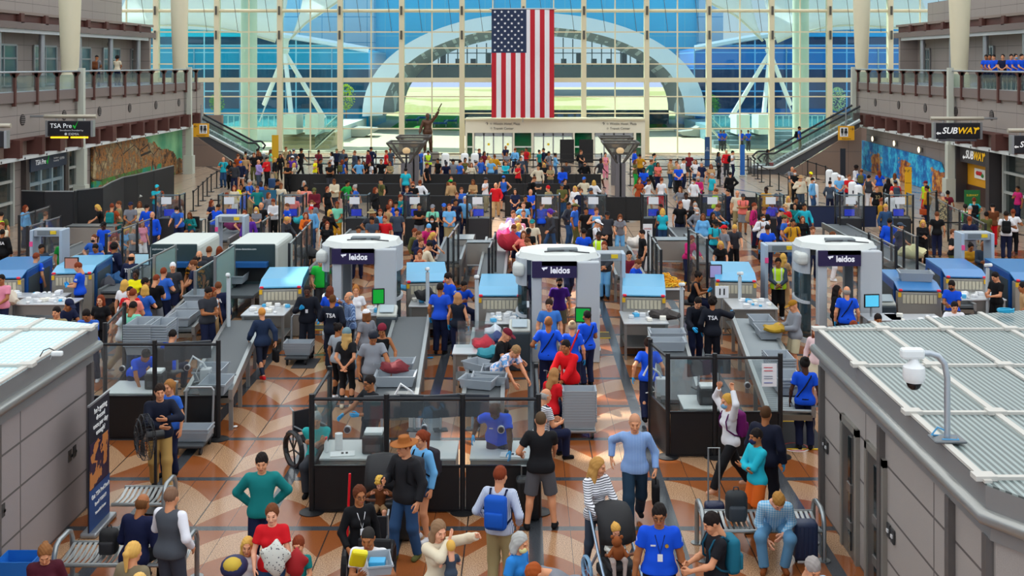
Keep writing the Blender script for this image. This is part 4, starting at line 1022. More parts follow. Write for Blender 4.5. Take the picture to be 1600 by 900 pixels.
tent(-90, smooth([(168, 44), (230, 40), (310, 40), (375, 50), (430, 65)]), 104, 'cream tent canopy beyond the far left windows', tm)
tent(-90, smooth([(455, 60), (478, 36), (505, 18), (545, -10), (580, -40)]), 104, 'cream tent canopy rising from the mast behind the left windows', tm)
tent(-90, smooth([(1070, -50), (1105, 0), (1150, 25), (1192, 64)]), 104, 'cream tent canopy falling towards the mast behind the right windows', M('e8e4d4', .7))
tent(-90, smooth([(1214, 66), (1250, 52), (1310, 40), (1380, 42), (1470, 50)]), 104, 'grey-white tent canopy beyond the far right windows', tm2)
for s, hx in ((1, 445), (-1, 1203)):
    Y = 102; t = thing('tent_mast', 'white tripod mast holding up the tent canopies %s' % ('beside the teal hotel wing' if s > 0 else 'beside the blue hotel wing'), 'mast')
    P = lambda dx, y, dy=0: (pz(hx + s * dx, Y), Y + dy, zy(y, Y))
    MB().lathe([(.28, 0), (.45, .35), (.3, .5), (.36, 1.1), (.55, 1.35)], P(0, 84), 14).obj('mast_head', M('d8e4e4', .4), t, True)
    for k, (dx, y, dy) in enumerate(((-44, 165, 3), (22, 190, -3), (55, 186, 2))): MB().cyl(P(0, 82), P(dx, y, dy), .19, .22, n=10).obj('leg', M('ecf0f0', .4), t, True)
    for dx, y, dy in ((-36, 190, -1), (44, 186, 5)): MB().cyl(P(2, 82), P(dx, y, dy), .07, n=6).obj('stay', M('dce4e4', .4), t)
    for dx in (22, 55): MB().b2(P(dx - 10, 190)[0], P(dx + 10, 190)[0], Y - 4, Y - 1, 1.2, 2.9).obj('footing', M('dce8dc'), t)
def escal(s, xb, yb, xt, yt, Y, label):
    e = thing('escalator', label, 'escalator'); xb, zb = pz(xb, Y), max(zy(yb, Y), .05); xt, zt = pz(xt, Y), zy(yt, Y)
    dx, dz = xt - xb, zt - zb; xt2 = xb + dx * 1.06; zt2 = zb + dz * 1.06
    def prof(off, h): return [(xb - dx * .12, off, zb + h), (xb, off, zb + h), (xt2, off, zt2 + h)]
    for off, nm in ((Y - .9, 'near'), (Y + .9, 'far')):
        MB().tube([(xb - dx * .16, off, zb + .45), (xb - dx * .2, off, zb + .7), (xb - dx * .14, off, zb + .98)] + prof(off, 1.0), .07, 8).obj('handrail', M('26282c'), e)
        MB().ext([(xb - dx * .15, off, zb + .1), (xb, off, zb + .1), (xt2, off, zt2 + .1), (xt2, off, zt2 + .95), (xb, off, zb + .95), (xb - dx * .15, off, zb + .95)], (0, 1, 0), .03).obj('balustrade', m_glass2, e)
        MB().tube([(xb - dx * .2, off, zb + .06), (xb, off, zb + .08), (xt2, off, zt2 + .08)], .12, 6).obj('skirt', M('c8d0d0', .3, .6), e)
    MB().ext([(xb - dx * .25, Y - .85, 0), (xb - dx * .25, Y - .85, zb + .02), (xb, Y - .85, zb + .02), (xt2, Y - .85, zt2 + .02), (xt2, Y - .85, zt2 - .35), (xb + dx * .12, Y - .85, 0)], (0, 1, 0), 1.7).obj('truss', M('4c4c50', .5), e)
    b = MB(); k = 0
    while k < 26: t = k / 26; b.b2(xb + (xt2 - xb) * t - .14, xb + (xt2 - xb) * t + .14, Y - .7, Y + .7, zb + (zt2 - zb) * t, zb + (zt2 - zb) * t + .12); k += 1
    b.obj('step', M('7c8084', .4, .5), e)
    struct(MB().ext([(xb + dx * .12, Y - 1.2, 0), (xt2, Y - 1.2, zt2 - .35), (xt2, Y - 1.2, 0)], (0, 1, 0), .2).obj('wall_escalator', panel_mat('tan%d' % s, '8c7464', 3, 1.5, 'x')))
escal(-1, 392, 244, 302, 196, 82, 'escalator rising to the left balcony behind the queue')
escal(1, 1205, 262, 1330, 193, 76, 'escalator rising to the right balcony past the restrooms sign')
def torch(x, yt, yb, label):
    Y = F * CAMH / (yb - CY); t = thing('torchiere', label, 'lamp post', (pz(x, Y), Y, 0)); zt = zy(yt, Y)
    for a, c in ((-.16, -.16), (.16, -.16), (-.16, .16), (.16, .16)): MB().b2(a - .11, a + .11, c - .11, c + .11, 0, zt * .62).obj('pole', M('6c686c', .5), t)
    MB().cyl((0, 0, 0), (0, 0, zt - .5), .05).obj('stem', M('2c2c30'), t)
    n = 4; R = .95; zb = zt - .62
    b = MB(); q = [(-1, -1), (1, -1), (1, 1), (-1, 1)]
    b.add([(a * .45, c * .45, zb) for a, c in q] + [(a * R, c * R, zt) for a, c in q], [(i, (i + 1) % 4, 4 + (i + 1) % 4, 4 + i) for i in range(4)])
    m = _m.get('mesh') or glass('mesh', 'd0d0d0', .05, .4, .38, '6c6864'); b.obj('mesh_shade', m, t)
    f = MB()
    for i in range(4):
        a, c = q[i], q[(i + 1) % 4]; f.cyl((a[0] * R, a[1] * R, zt), (c[0] * R, c[1] * R, zt), .05, n=6); f.cyl((a[0] * .45, a[1] * .45, zb), (c[0] * .45, c[1] * .45, zb), .04, n=6); f.cyl((a[0] * .12, a[1] * .12, zt * .6), (a[0] * R, a[1] * R, zt), .05, n=6)
    f.obj('shade_frame', M('55524e', .5), t)
    MB().ball((0, 0, zb + .15), (.22, .22, .18)).obj('bulb', M('ffd8a0', .4, emit=1.2), t, True)
torch(635, 222, 308, 'front lamp post of the pair near the bronze statue, inverted mesh shade')
torch(647, 213, 289, 'rear lamp post of the pair near the bronze statue, inverted mesh shade')
torch(969, 222, 308, 'front lamp post of the pair by the black screens, inverted mesh shade')
torch(962, 214, 289, 'rear lamp post of the pair by the black screens, inverted mesh shade')
Ys = 84.0
fgS = Fig(ha=(-.36, -.1, .85), hb=(.62, -.1, 2.02), eb=(.6, 0, -.4), hy=20, fa=(-.12, 0, .075), fb=(.16, .1, .075), fat=1.1)
bz = M('5c4030', .35, .6)
st = person((pz(668, Ys), Ys, 0), .15, fgS, 'jacket', bz, 'long', bz, 'short', bz, 'l', 1.65, shoe=bz)
st['label'] = 'bronze statue of a striding person raising one long arm'; st['category'] = 'statue'; st.name = 'bronze_statue'
for o in [c for c in bpy.data.objects if c.parent is st]:
    for sl in o.material_slots: sl.material = bz
pd = MB().b2(-.8, .8, -.8, .8, -1.2, 0).obj('plinth', M('7c7468', .6), st); st.location.z = .75
pd.scale = (1 / 1.65,) * 3
w_ = MB().ext([(0, -.03, 0), (.12, -.03, 0), (.3, -.03, .75), (.22, -.03, .8)], (0, 1, 0), .06).obj('wing', bz, st); w_.location = Vector(fgS.arm[1][2]) + Vector((-.05, 0, .05)); w_.rotation_euler = (0, .25, 0); w_.scale = (.45, 1, .45)
rm = bpy.data.materials.new('tent_fabric'); rm.use_nodes = True; nt = rm.node_tree; nt.nodes.clear()
oo, tl, df, ms = (nt.nodes.new(k) for k in ('ShaderNodeOutputMaterial', 'ShaderNodeBsdfTranslucent', 'ShaderNodeBsdfDiffuse', 'ShaderNodeMixShader'))
tl.inputs[0].default_value = (.86, .87, .85, 1); df.inputs[0].default_value = (.9, .9, .88, 1); ms.inputs[0].default_value = .35
nt.links.new(tl.outputs[0], ms.inputs[1]); nt.links.new(df.outputs[0], ms.inputs[2]); nt.links.new(ms.outputs[0], oo.inputs[0])
SUN = Vector((-.42, .50, .76)).normalized()      # towards the sun: ahead and to the left
ZR = 24.0
def roofpt(gx, gy): k = ZR / SUN.z; return gx + SUN.x * k, gy + SUN.y * k
holes = []  # unseen roof openings, added so that sun patches fall on chosen floor spots
def slot(x0, y0, x1, y1):
    a, b = roofpt(x0, y0), roofpt(x1, y1); holes.append((min(a[0], b[0]), max(a[0], b[0]), min(a[1], b[1]), max(a[1], b[1])))
def gslot(px0, py0, px1, py1):
    p, q = G(px0, py0), G(px1, py1); xm0, xm1 = min(p.x, q.x), max(p.x, q.x); slot(xm0, p.y, xm1, q.y)
for k in range(4): p = G(905, 595 + 0); slot(1.0, 20.9 + k * 1.25, 3.0, 21.35 + k * 1.25)
slot(-1.5, 39.0, .9, 54.0); slot(.9, 27.2, 2.3, 29.4); slot(-5.6, 29.6, -3.4, 31.6); slot(-2.2, 20, -.9, 22.5); slot(2.0, 40, 3.0, 46)
slot(1.2, 34, 2.2, 36.5)
xs = sorted({-60, 60} | {v for h in holes for v in h[:2]}); ys = sorted({-30, 100} | {v for h in holes for v in h[2:]}); b = MB()
for i in range(len(xs) - 1):
    for j in range(len(ys) - 1):
        cx, cy = (xs[i] + xs[i + 1]) / 2, (ys[j] + ys[j + 1]) / 2
        if not any(h[0] < cx < h[1] and h[2] < cy < h[3] for h in holes): b.add([(xs[i], ys[j], ZR), (xs[i + 1], ys[j], ZR), (xs[i + 1], ys[j + 1], ZR), (xs[i], ys[j + 1], ZR)], [(0, 1, 2, 3)])
struct(b.obj('ceiling', rm))
for o in bpy.data.objects:
    if o.name.startswith('membrane'): o.data.materials[0] = rm
sl = bpy.data.lights.new('sun', 'SUN'); sl.energy = 8.5; sl.angle = .009; sl.color = (1.0, .95, .86)
so = bpy.data.objects.new('sun', sl); C.objects.link(so); so.rotation_euler = SUN.to_track_quat('Z', 'Y').to_euler()
w = bpy.data.worlds.new('sky'); bpy.context.scene.world = w; w.use_nodes = True; nt = w.node_tree; bg = nt.nodes['Background']
tc = nt.nodes.new('ShaderNodeTexCoord'); sp = nt.nodes.new('ShaderNodeSeparateXYZ'); nt.links.new(tc.outputs['Generated'], sp.inputs[0])
cr = nt.nodes.new('ShaderNodeValToRGB'); nt.links.new(sp.outputs[2], cr.inputs[0]); el = cr.color_ramp.elements
el[0].position = 0; el[0].color = (.86, .93, 1, 1); el[1].position = .5; el[1].color = (.35, .6, 1.0, 1)
nt.links.new(cr.outputs[0], bg.inputs[0]); bg.inputs[1].default_value = .8
cam = bpy.data.cameras.new('camera'); co = bpy.data.objects.new('camera', cam); C.objects.link(co); co.location = (0, 0, CAMH); co.rotation_euler = (PI / 2, 0, 0)
cam.sensor_width = 36; cam.lens = 36 * F / 1600; cam.shift_x = (800 - CX) / 1600; cam.shift_y = -(450 - CY) / 1600; cam.clip_end = 2000; cam.clip_start = .3
sc = bpy.context.scene; sc.camera = co
sc.view_settings.view_transform = 'Standard'; sc.view_settings.look = 'None'; sc.view_settings.gamma = 1; sc.view_settings.use_curve_mapping = False; sc.view_settings.exposure = -.02
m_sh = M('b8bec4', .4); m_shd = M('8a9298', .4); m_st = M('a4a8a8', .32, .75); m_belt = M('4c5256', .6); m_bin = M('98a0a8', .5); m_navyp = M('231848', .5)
def glow(name, c, e): return M(c, .3, emit=e)
scr_b, scr_g, scr_c = M('1430c8', .3, emit=.5), M('0c9c30', .3, emit=.4), M('50b8dc', .3, emit=.6)
def scanner(px, Y, label, logo=True):
    X = (px - 820) * Y / 1800; t = thing('body_scanner', label, 'body scanner', (X, Y, 0), 0, 'body scanners')
    o = lambda r, ry_: [(r * math.cos(a), ry_ * math.sin(a)) for a in (PI / 8 + k * PI / 4 for k in range(8))]
    MB().prism(o(1.07, 1.05), 2.28, 2.42, 0, o(1.0, .95)).obj('roof_cap', M('d8dcd8', .5), t)
    MB().rbox((.1, -.2, 2.45), (.75, .3, .07), .02).obj('roof_tray', M('6c7478', .5), t)
    MB().tube([(-.35, -.45, 2.44), (-.1, -.5, 2.46), (.2, -.3, 2.45), (.5, -.5, 2.44), (.75, -.55, 2.43)], .015, 5).obj('roof_cable', M('303034'), t)
    for nm, x0, x1 in (('side_pillar', -.66, -.42), ('side_pillar', .42, .98)):
        MB().rbox(((x0 + x1) / 2, -.82, 1.14), (x1 - x0, .26, 2.28), .03).obj(nm, m_sh, t)
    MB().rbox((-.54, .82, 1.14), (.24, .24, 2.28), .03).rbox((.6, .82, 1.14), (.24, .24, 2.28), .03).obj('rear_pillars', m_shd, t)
    for s in (-1, 1):
        p = [(s * (.78 + .22 * math.sin(a)), -.62 * math.cos(a)) for a in (PI * k / 10 for k in range(11))]
        b = MB()
        for k in range(10):
            b.add([(*p[k], .1), (*p[k + 1], .1), (*p[k + 1], 1.7), (*p[k], 1.7)], [(0, 1, 2, 3)])
        b.obj('curved_window', glass('dark_plexi', 'a8b8c0', .12, .05, .3, '30484c'), t)
        for z0, z1 in ((0, .12), (.95, 1.02), (1.68, 2.3)):
            b = MB()
            for k in range(10): b.ext([(*p[k], z0), (*p[k + 1], z0), (*p[k + 1], z1), (*p[k], z1)], (s * .1, .0, 0), .06)
            b.obj('side_shell', m_sh, t)
    MB().rbox((-.98, -.45, 2.05), (.3, .6, .3), .1, 3).obj('scan_mast_cover', M('ccd0cc', .5), t)
    MB().b2(-.66, .42 + .0, -1.0, -.92, 1.93, 2.3).obj('sign_board', m_navyp, t)
    text('leidos', .2, 'lettering', M('f0f0f8', emit=.2), t, (.02, -1.01, 2.1), bold=.006)
    MB().ext([(-.43, -1.01, 2.16), (-.28, -1.01, 2.18), (-.3, -1.01, 2.13), (-.35, -1.01, 2.13), (-.37, -1.01, 2.09)], (0, 1, 0), .01).obj('emblem', M('f0f0f8', emit=.2), t)
    MB().b2(-.42, .42, -.6, .6, 0, .04).obj('floor_mat', M('2c2c30'), t)
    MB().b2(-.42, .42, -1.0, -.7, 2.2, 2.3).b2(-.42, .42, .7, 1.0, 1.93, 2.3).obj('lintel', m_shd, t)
    t.scale.z = 1.065; return t
scanner(567, 30.6, 'grey and white octagonal leidos body scanner beside the green T-shirt passenger')
scanner(872, 28.7, 'grey octagonal leidos body scanner with a purple-shirted passenger inside')
scanner(1303, 30.3, 'grey octagonal leidos body scanner beside the yellow-vested attendant')
def detector():
    t = thing('metal_detector', '', 'metal detector')
    for s in (-1, 1): MB().rbox((s * .45, 0, 1.05), (.1, .62, 2.1), .02).obj('side_panel', M('a8b8c8', .45), t)
    MB().rbox((0, 0, 2.0), (.8, .5, .22), .02).obj('lintel', M('a0a8b0', .45), t)
    MB().b2(-.28, .1, -.27, -.25, 1.94, 2.08).obj('display', M('70787c', .3), t); MB().b2(.12, .3, -.28, -.25, 1.97, 2.07).obj('yellow_label', M('e8c420', .5), t)
    MB().b2(-.5, -.4, -.33, -.31, 1.6, 1.75).obj('pink_sticker', M('f05090'), t); return t
det = detector(); first = True
for x, yt, lb in ((78, 357, 'grey walk-through metal detector on the far left with a green-shirted passenger'), (363, 336, 'grey walk-through metal detector near the left document desks'), (1219, 380, 'grey walk-through metal detector with a yellow-vested attendant'),
                  (1522, 362, 'grey walk-through metal detector at the far right'), (947, 393, 'grey walk-through metal detector right behind the middle body scanner')):
    p = G(x, yt, 2.11); q = det if first else dup(det); first = False; q.location = (p.x, p.y, 0); q['label'] = lb; q['group'] = 'walk-through metal detectors'
def xray(top='5ca8d0', side='1c5490', w=1.1, L=2.3, h=1.42):
    t = thing('xray_machine', '', 'x-ray machine')
    MB().rbox((0, L / 2 + .25, h / 2), (w, L - .5, h), .03).obj('body', M(side, .4), t)
    b = MB(); b.ext([(-w / 2, .5, h + .01), (w / 2, .5, h + .01), (w / 2, 0, h - .12), (-w / 2, 0, h - .12)], (0, 0, 1), .03); b.b2(-w / 2, w / 2, .5, L, h, h + .035)
    b.obj('top_panel', M(top, .3), t)
    MB().rbox((0, .14, h * .45), (w, .26, h * .88), .02).obj('end_housing', M('a09c94', .4, .4), t)
    b = MB(); n = 9
    for k in range(n): b.b2(-w * .4 + k * w * .8 / n + .01, -w * .4 + (k + 1) * w * .8 / n - .01, -.01, .0, .98, 1.2)
    b.obj('lead_curtain', M('c8c0a8', .5), t)
    for s in (-1, 1): MB().b2(s * w * .46 - .04, s * w * .46 + .04, -.02, 0, 1.14, 1.26).obj('warning_label', M('e8b418'), t); MB().rbox((s * w * .44, .0, h - .1), (.1, .08, .06), .02).obj('red_lamp', M('d81838', .3, emit=.15), t)
    MB().b2(w / 2, w / 2 + .01, .6, L - .3, .3, h - .2).obj('side_panel', M('3c4a50', .5), t); MB().b2(-w / 2 - .01, -w / 2, .6, L - .3, .3, h - .2).obj('side_panel', M('3c4a50', .5), t)
    return t
xr = xray(); xr2 = xray('3c7cb8', '1454a0'); xr3 = xray('2474b0', '0c4c98', 1.3, 2.8)
u = set()
def xplace(pro, x, y, lb, h=1.3, rz=None):
    rz = (.1 if x < 820 else -.1) * (0 if 740 < x < 900 else 1) if rz is None else rz
    p = G(x, y, h); q = pro if pro.name not in u else dup(pro); u.add(pro.name); q.location = (p.x, p.y, 0); q.rotation_euler = (0, 0, rz); q['label'] = lb; q['group'] = 'x-ray machines'; return q
xplace(xr, 667, 441, 'x-ray machine with pale blue top right of the left leidos scanner')
xplace(xr, 781, 463, 'x-ray machine with cyan top between the left and middle lanes')
xplace(xr, 1006, 463, 'x-ray machine with pale blue top beside the pile of yellow straps')
xplace(xr, 1150, 440, 'x-ray machine with blue top behind the number 11 sign')
xplace(xr2, 1437, 455, 'large x-ray machine with bright blue top right of the right leidos scanner')
xplace(xr2, 1510, 434, 'x-ray machine with blue top in front of the far right metal detector')
xplace(xr3, 1625, 440, 'blue x-ray machine cut by the right picture edge')
xplace(xr, 438, 450, 'x-ray machine with pale top and blue flank left of the left leidos scanner')
xplace(xr, 112, 428, 'x-ray machine with dark flank beside the far left metal detector')
xplace(xr3, -5, 436, 'blue x-ray machine cut by the left picture edge')
def ct():
    t = thing('tunnel_scanner', '', 'x-ray machine'); w, L, h = 1.5, 2.4, 1.85
    MB().rbox((0, L / 2, h / 2 + .1), (w, L, h - .2), .14, 3).obj('shell', M('ccd2cc', .4), t)
    MB().rbox((0, -.01, 1.1), (w * .92, .06, 1.5), .05).obj('front_panel', M('2c4044', .4), t)
    MB().b2(-.42, .42, -.06, -.03, .75, 1.2).obj('tunnel_mouth', M('101214', .6), t); MB().b2(-.5, .5, -.35, -.03, 1.2, 1.34).obj('blue_ledge', M('1c5ca0', .4), t)
    text('www.astrophysicsinc.com', .075, 'lettering', M('e8f0f0'), t, (-.2, -.05, 1.7)) if False else text('explosives-detection.com', .075, 'lettering', M('e8f0f0'), t, (-.25, -.05, 1.7))
    MB().rbox((0, -.9, .62), (.9, 1.7, .1), .02).obj('outfeed_belt', m_belt, t)
    for sx in (-.4, .4):
        for yy in (-1.6, -.3): MB().b2(sx - .04, sx + .04, yy - .04, yy + .04, 0, .58).obj('leg', m_st, t)
    return t
c1 = ct(); p = G(272, 381, 1.85); c1.location = (p.x, p.y, 0); c1['label'] = 'large white and dark green tunnel scanner left of the pair'; c1['group'] = 'tunnel scanners'
p = G(394, 381, 1.85); c2 = dup(c1, (p.x, p.y, 0), 0, 'large white and dark green tunnel scanner nearer the left leidos scanner', 'tunnel scanners')
def conveyor(px, py, y2, w, label, z=.78, kind='belt', group='lane conveyors', x2=None):
    """px,py: pixel of the near end centre; y2: pixel row of the far end"""
    p = G(px, py, z); Y2 = F * (CAMH - z) / (y2 - CY); X2 = p.x if x2 is None else G(x2, y2, z).x; L = math.hypot(Y2 - p.y, X2 - p.x)
    t = thing('conveyor', label, 'conveyor', (p.x, p.y, 0), -math.atan2(X2 - p.x, Y2 - p.y), group)
    for s in (-1, 1):
        MB().b2(s * w / 2 - .04, s * w / 2 + .04, 0, L, z - .14, z + .06).obj('side_rail', m_st, t)
    if kind == 'belt': MB().b2(-w / 2 + .04, w / 2 - .04, 0, L, z - .06, z).obj('belt', m_belt, t)
    else:
        b = MB(); k = 0
        while k * .13 < L: b.cyl((-w / 2 + .04, .06 + k * .13, z - .04), (w / 2 - .04, .06 + k * .13, z - .04), .035, n=6); k += 1
        b.obj('rollers', M('8c9498', .35, .5), t)
    MB().b2(-w / 2 + .02, w / 2 - .02, 0, L, z - .2, z - .1).obj('frame', M('7c7468', .4, .4), t)
    n = max(2, int(L / 1.6) + 1)
    for k in range(n):
        yy = .2 + (L - .4) * k / (n - 1)
        for s in (-1, 1): MB().b2(s * w / 2 - .05, s * w / 2 + .03, yy - .04, yy + .04, 0, z - .12).obj('leg', m_st, t)
    return t
conveyor(612, 640, 495, .85, 'dark belt conveyor where the man in grey loads a maroon bag', x2=644)
conveyor(754, 630, 515, .75, 'conveyor covered with clothes and bins in the middle lane', x2=765)
conveyor(1062, 625, 515, .8, 'conveyor with grey bins beside the officer walking in blue gloves', x2=1040)
conveyor(1235, 640, 498, .85, 'roller conveyor with grey bins behind the right glass partition', kind='roller', x2=1172)
conveyor(325, 615, 500, .85, 'long belt conveyor running past the pale pole on the left', x2=383)
conveyor(272, 515, 462, .9, 'conveyor with bin stack beside the waiting families', x2=322)
conveyor(180, 455, 385, .9, 'steel conveyor beside the far left metal detector')
conveyor(40, 425, 380, .9, 'steel conveyor along the far left lane')
conveyor(1500, 478, 460, .8, 'short steel conveyor in front of the far right x-ray machine')
conveyor(700, 408, 372, .8, 'loading conveyor where two women lift bags')
conveyor(768, 432, 372, .8, 'loading conveyor piled with pink bags in the sunlight')
conveyor(905, 400, 380, .8, 'empty conveyor stub behind the middle leidos scanner') if False else None
conveyor(985, 432, 385, .85, 'loading conveyor behind the yellow strap pile')
conveyor(1110, 410, 355, .8, 'loading conveyor with the woman in pink leaning over')
conveyor(1440, 425, 372, .85, 'loading conveyor with a cream duffel bag beneath glass')
conveyor(500, 425, 360, .8, 'loading conveyor left of the left leidos scanner')
conveyor(340, 375, 345, .8, 'loading conveyor behind the left metal detector')
conveyor(1345, 372, 350, .9, 'empty steel conveyor before the document desk with the seated officer')
def table(px, py, w, d, label, z=.9, top='c8ccd0', rz=0, items=0, group='inspection tables'):
    p = G(px, py, z); t = thing('inspection_table', label, 'table', (p.x, p.y, 0), rz, group)
    MB().rbox((0, d / 2, z - .02), (w, d, .04), .01).obj('table_top', M(top, .3, .4), t)
    for sx in (-1, 1):
        for yy in (.06, d - .06): MB().b2(sx * (w / 2 - .05) - .03, sx * (w / 2 - .05) + .03, yy - .03, yy + .03, 0, z - .04).obj('leg', m_st, t)
    MB().b2(-w / 2 + .05, w / 2 - .05, .05, d - .05, .28, .31).obj('lower_shelf', m_st, t)
    MB().b2(-w / 2 + .04, w / 2 - .04, .05, .08, z - .3, z - .05).obj('apron', M('8c8c88', .3, .6), t)
    return t
TB = [(668, 478, 1.0, 1.3, 'steel table with paper boxes in front of the pale x-ray machine'), (742, 552, 1.0, .8, 'clear inspection box table between the middle lanes'), (788, 505, .95, 1.2, 'table stacked with white boxes in front of the cyan x-ray machine'),
      (1010, 505, 1.1, 1.4, 'table of sorted small boxes beside the yellow strap pile'), (1180, 482, 1.2, 1.3, 'steel table in front of the number 11 x-ray machine'), (1450, 510, 1.3, 1.4, 'cluttered table in front of the large bright blue x-ray machine'),
      (1535, 468, 1.3, 1.0, 'dark table with bottles at the far right'), (50, 464, 1.7, .6, 'table covered by white trays on the far left'), (65, 475, 1.6, .8, 'lower steel table of the far left lane'), (410, 492, 1.1, 1.2, 'table with papers and blue gloves left of the standing officer in black'),
      (590, 492, .8, .8, 'small table with printer right of the left leidos scanner'), (25, 520, 1.2, 1.0, 'steel table behind the left booth roof'), (1385, 500, .9, .8, 'dark desk with scanner terminal and cyan screen'),
      (803, 480, .8, .8, 'small table with terminal at the left flank of the middle leidos scanner')]
for a in TB: table(*a)
RS = random.Random(5)
def clutter(px, py, z, n, w, d, label='small white box among the clutter on the inspection table', grp='small boxes on inspection tables', cols=('e8e8e8', 'd8dce0', 'f0f0f0', '4cb0e0', 'e8e4d8')):
    p = G(px, py, z)
    for k in range(n):
        s = RS.uniform(.07, .16); o = MB().rbox((0, 0, s * .3), (s, s * RS.uniform(.7, 1.4), s * .6), .01, 1).obj('small_box', M(RS.choice(cols), .5))
        o.location = (p.x + RS.uniform(-w, w) * .42, p.y + d * RS.uniform(.1, .9), z); o.rotation_euler.z = RS.uniform(-.4, .4); tag(o, label, 'box', grp)
for (px, py, w, d, lb) in TB[:1] + TB[2:12]: clutter(px, py, .9, 14, w, d, 'small box lying on the ' + lb, 'small boxes on the ' + lb[:50])
def stanchion():
    t = thing('stanchion', '', 'barrier post'); MB().cyl((0, 0, 0), (0, 0, .03), .18, n=16).obj('base', m_blk, t); MB().cyl((0, 0, .03), (0, 0, 1.0), .035, n=8).obj('post', m_blk, t)
    MB().cyl((0, 0, .9), (0, 0, 1.02), .05, n=8).obj('belt_head', m_blk, t); return t
stn = stanchion(); nst = [0]
def stline(pts, grp, label, step=2.0, belts=1):
    pts = [Vector((*G(x, y)[:2], 0)) for x, y in pts]; prev = None
    for a, b_ in zip(pts, pts[1:]):
        L = (b_ - a).length; n = max(1, round(L / step))
        for k in range(n + (1 if b_ is pts[-1] else 0)):
            p = a.lerp(b_, k / n); q = stn if nst[0] == 0 else dup(stn); nst[0] += 1; q.location = p; q['label'] = label; q['group'] = grp
            if prev is not None:
                d = (p - prev); q2 = d.length
                bl = MB()
                for z in ([.94] if belts == 1 else [.94, .5]): bl.box((0, 0, z), (q2, .012, .055), 0)
                o = bl.obj('retractable_belt', m_blk); o.location = (p + prev) / 2; o.rotation_euler.z = math.atan2(d.y, d.x); tag(o, 'black belt strung between posts ' + label.split(' post ')[-1], 'belt', 'belts ' + grp)
            prev = p
stline([(302, 330), (330, 300), (375, 270), (395, 262)], 'posts of the curving left queue line', 'black barrier post in the curving line beside the left mural')
stline([(420, 268), (640, 268)], 'posts of the rear queue row, left', 'black barrier post of the rear row left of the statue', 1.6, 2)
stline([(430, 258), (640, 258)], 'posts of the second rear queue row, left', 'black barrier post of the rearmost row left of the statue', 2.2, 2)
stline([(655, 262), (940, 262)], 'posts of the rearmost queue row', 'black barrier post of the rearmost row beneath the flag', 1.6, 2)
stline([(660, 272), (950, 272)], 'posts of the rear queue row', 'black barrier post of the rear row beneath the flag', 1.6, 2)
stline([(985, 272), (1170, 272)], 'posts of the rear queue row, right', 'black barrier post of the rear row right of the lamp posts', 1.7, 2)
stline([(985, 290), (1125, 290)], 'posts of the middle queue row, right', 'black barrier post of the middle row right of the lamp posts', 1.7, 2)
stline([(1168, 266), (1190, 285), (1232, 305), (1262, 322)], 'posts of the slanting right line', 'black barrier post in the slanting line below the right escalator')
stline([(1225, 262), (1290, 285), (1345, 322)], 'posts of the kiosk line', 'black barrier post in the line beside the white kiosks')
stline([(330, 345), (365, 345)], 'posts near the left desks', 'black barrier post near the left metal detector')
stline([(1438, 385), (1520, 385)], 'posts before the far right detector', 'black barrier post in front of the far right metal detector')
def bwall(x0, x1, yt, h, n, label, grp, col='121214', parts=True, lab=None):
    Y = F * (CAMH - h) / (yt - CY)
    for k in range(n):
        a, b_ = pz(x0 + (x1 - x0) * k / n, Y), pz(x0 + (x1 - x0) * (k + 1) / n, Y); t = thing('barrier_panel', label, 'barrier', ((a + b_) / 2, Y, 0), 0, grp)
        w = b_ - a; MB().b2(-w / 2 + .03, w / 2 - .03, -.02, .02, .06, h).obj('panel', M(col, .6), t); MB().b2(-w / 2, w / 2, -.03, .03, h, h + .04).obj('top_rail', M('2a2a2e', .4), t)
        MB().cyl((-w / 2, 0, 0), (-w / 2, 0, h + .06), .035, n=8).obj('post', m_blk, t); MB().cyl((-w / 2, 0, 0), (-w / 2, 0, .03), .16, n=12).obj('base', m_blk, t)
bwall(445, 640, 273, 1, 5, 'black barrier panel in the rearmost wall left of the lamp posts', 'rearmost black barrier wall, left')
bwall(662, 940, 273, 1, 7, 'black barrier panel in the rearmost wall under the flag', 'rearmost black barrier wall')
bwall(490, 625, 288, 1, 4, 'black barrier panel in the middle wall left of the lamp posts', 'middle black barrier wall, left')
bwall(655, 940, 288, 1, 7, 'black barrier panel in the middle wall under the flag', 'middle black barrier wall')
bwall(590, 740, 307, 1, 4, 'black barrier panel in the front wall left of the red-sweatered man', 'front black barrier wall, left')
bwall(790, 945, 307, 1, 4, 'black barrier panel in the front wall right of the red-sweatered man', 'front black barrier wall')
bwall(944, 1012, 309, 1.1, 2, 'black barrier panel below the right lamp posts', 'black barrier wall below the right lamp posts')
bwall(1060, 1200, 309, 1.0, 4, 'black barrier panel behind the right document desks', 'black barrier wall behind the right desks')
bwall(1262, 1312, 323, .95, 1, 'navy barrier panel in front of the white kiosks', 'navy barrier wall', '0c2048'); bwall(1312, 1370, 323, .95, 1, 'navy barrier panel beside the seated officer in black vest', 'navy barrier wall', '0c2048')
P_ = [(-21.0, 45.2), (-20.6, 47.9), (-20.2, 50.6), (-19.8, 53.3), (-19.1, 55.8), (-19.4, 58.6), (-19.3, 61.3), (-18.9, 64.2), (-18.5, 67.5)]
P_ = [tuple(G(x, y, 2.2)[:2]) for x, y in ((34, 297), (70, 298), (116, 298), (120, 296), (160, 292), (174, 284), (193, 276), (214, 272), (240, 266), (271, 258))]
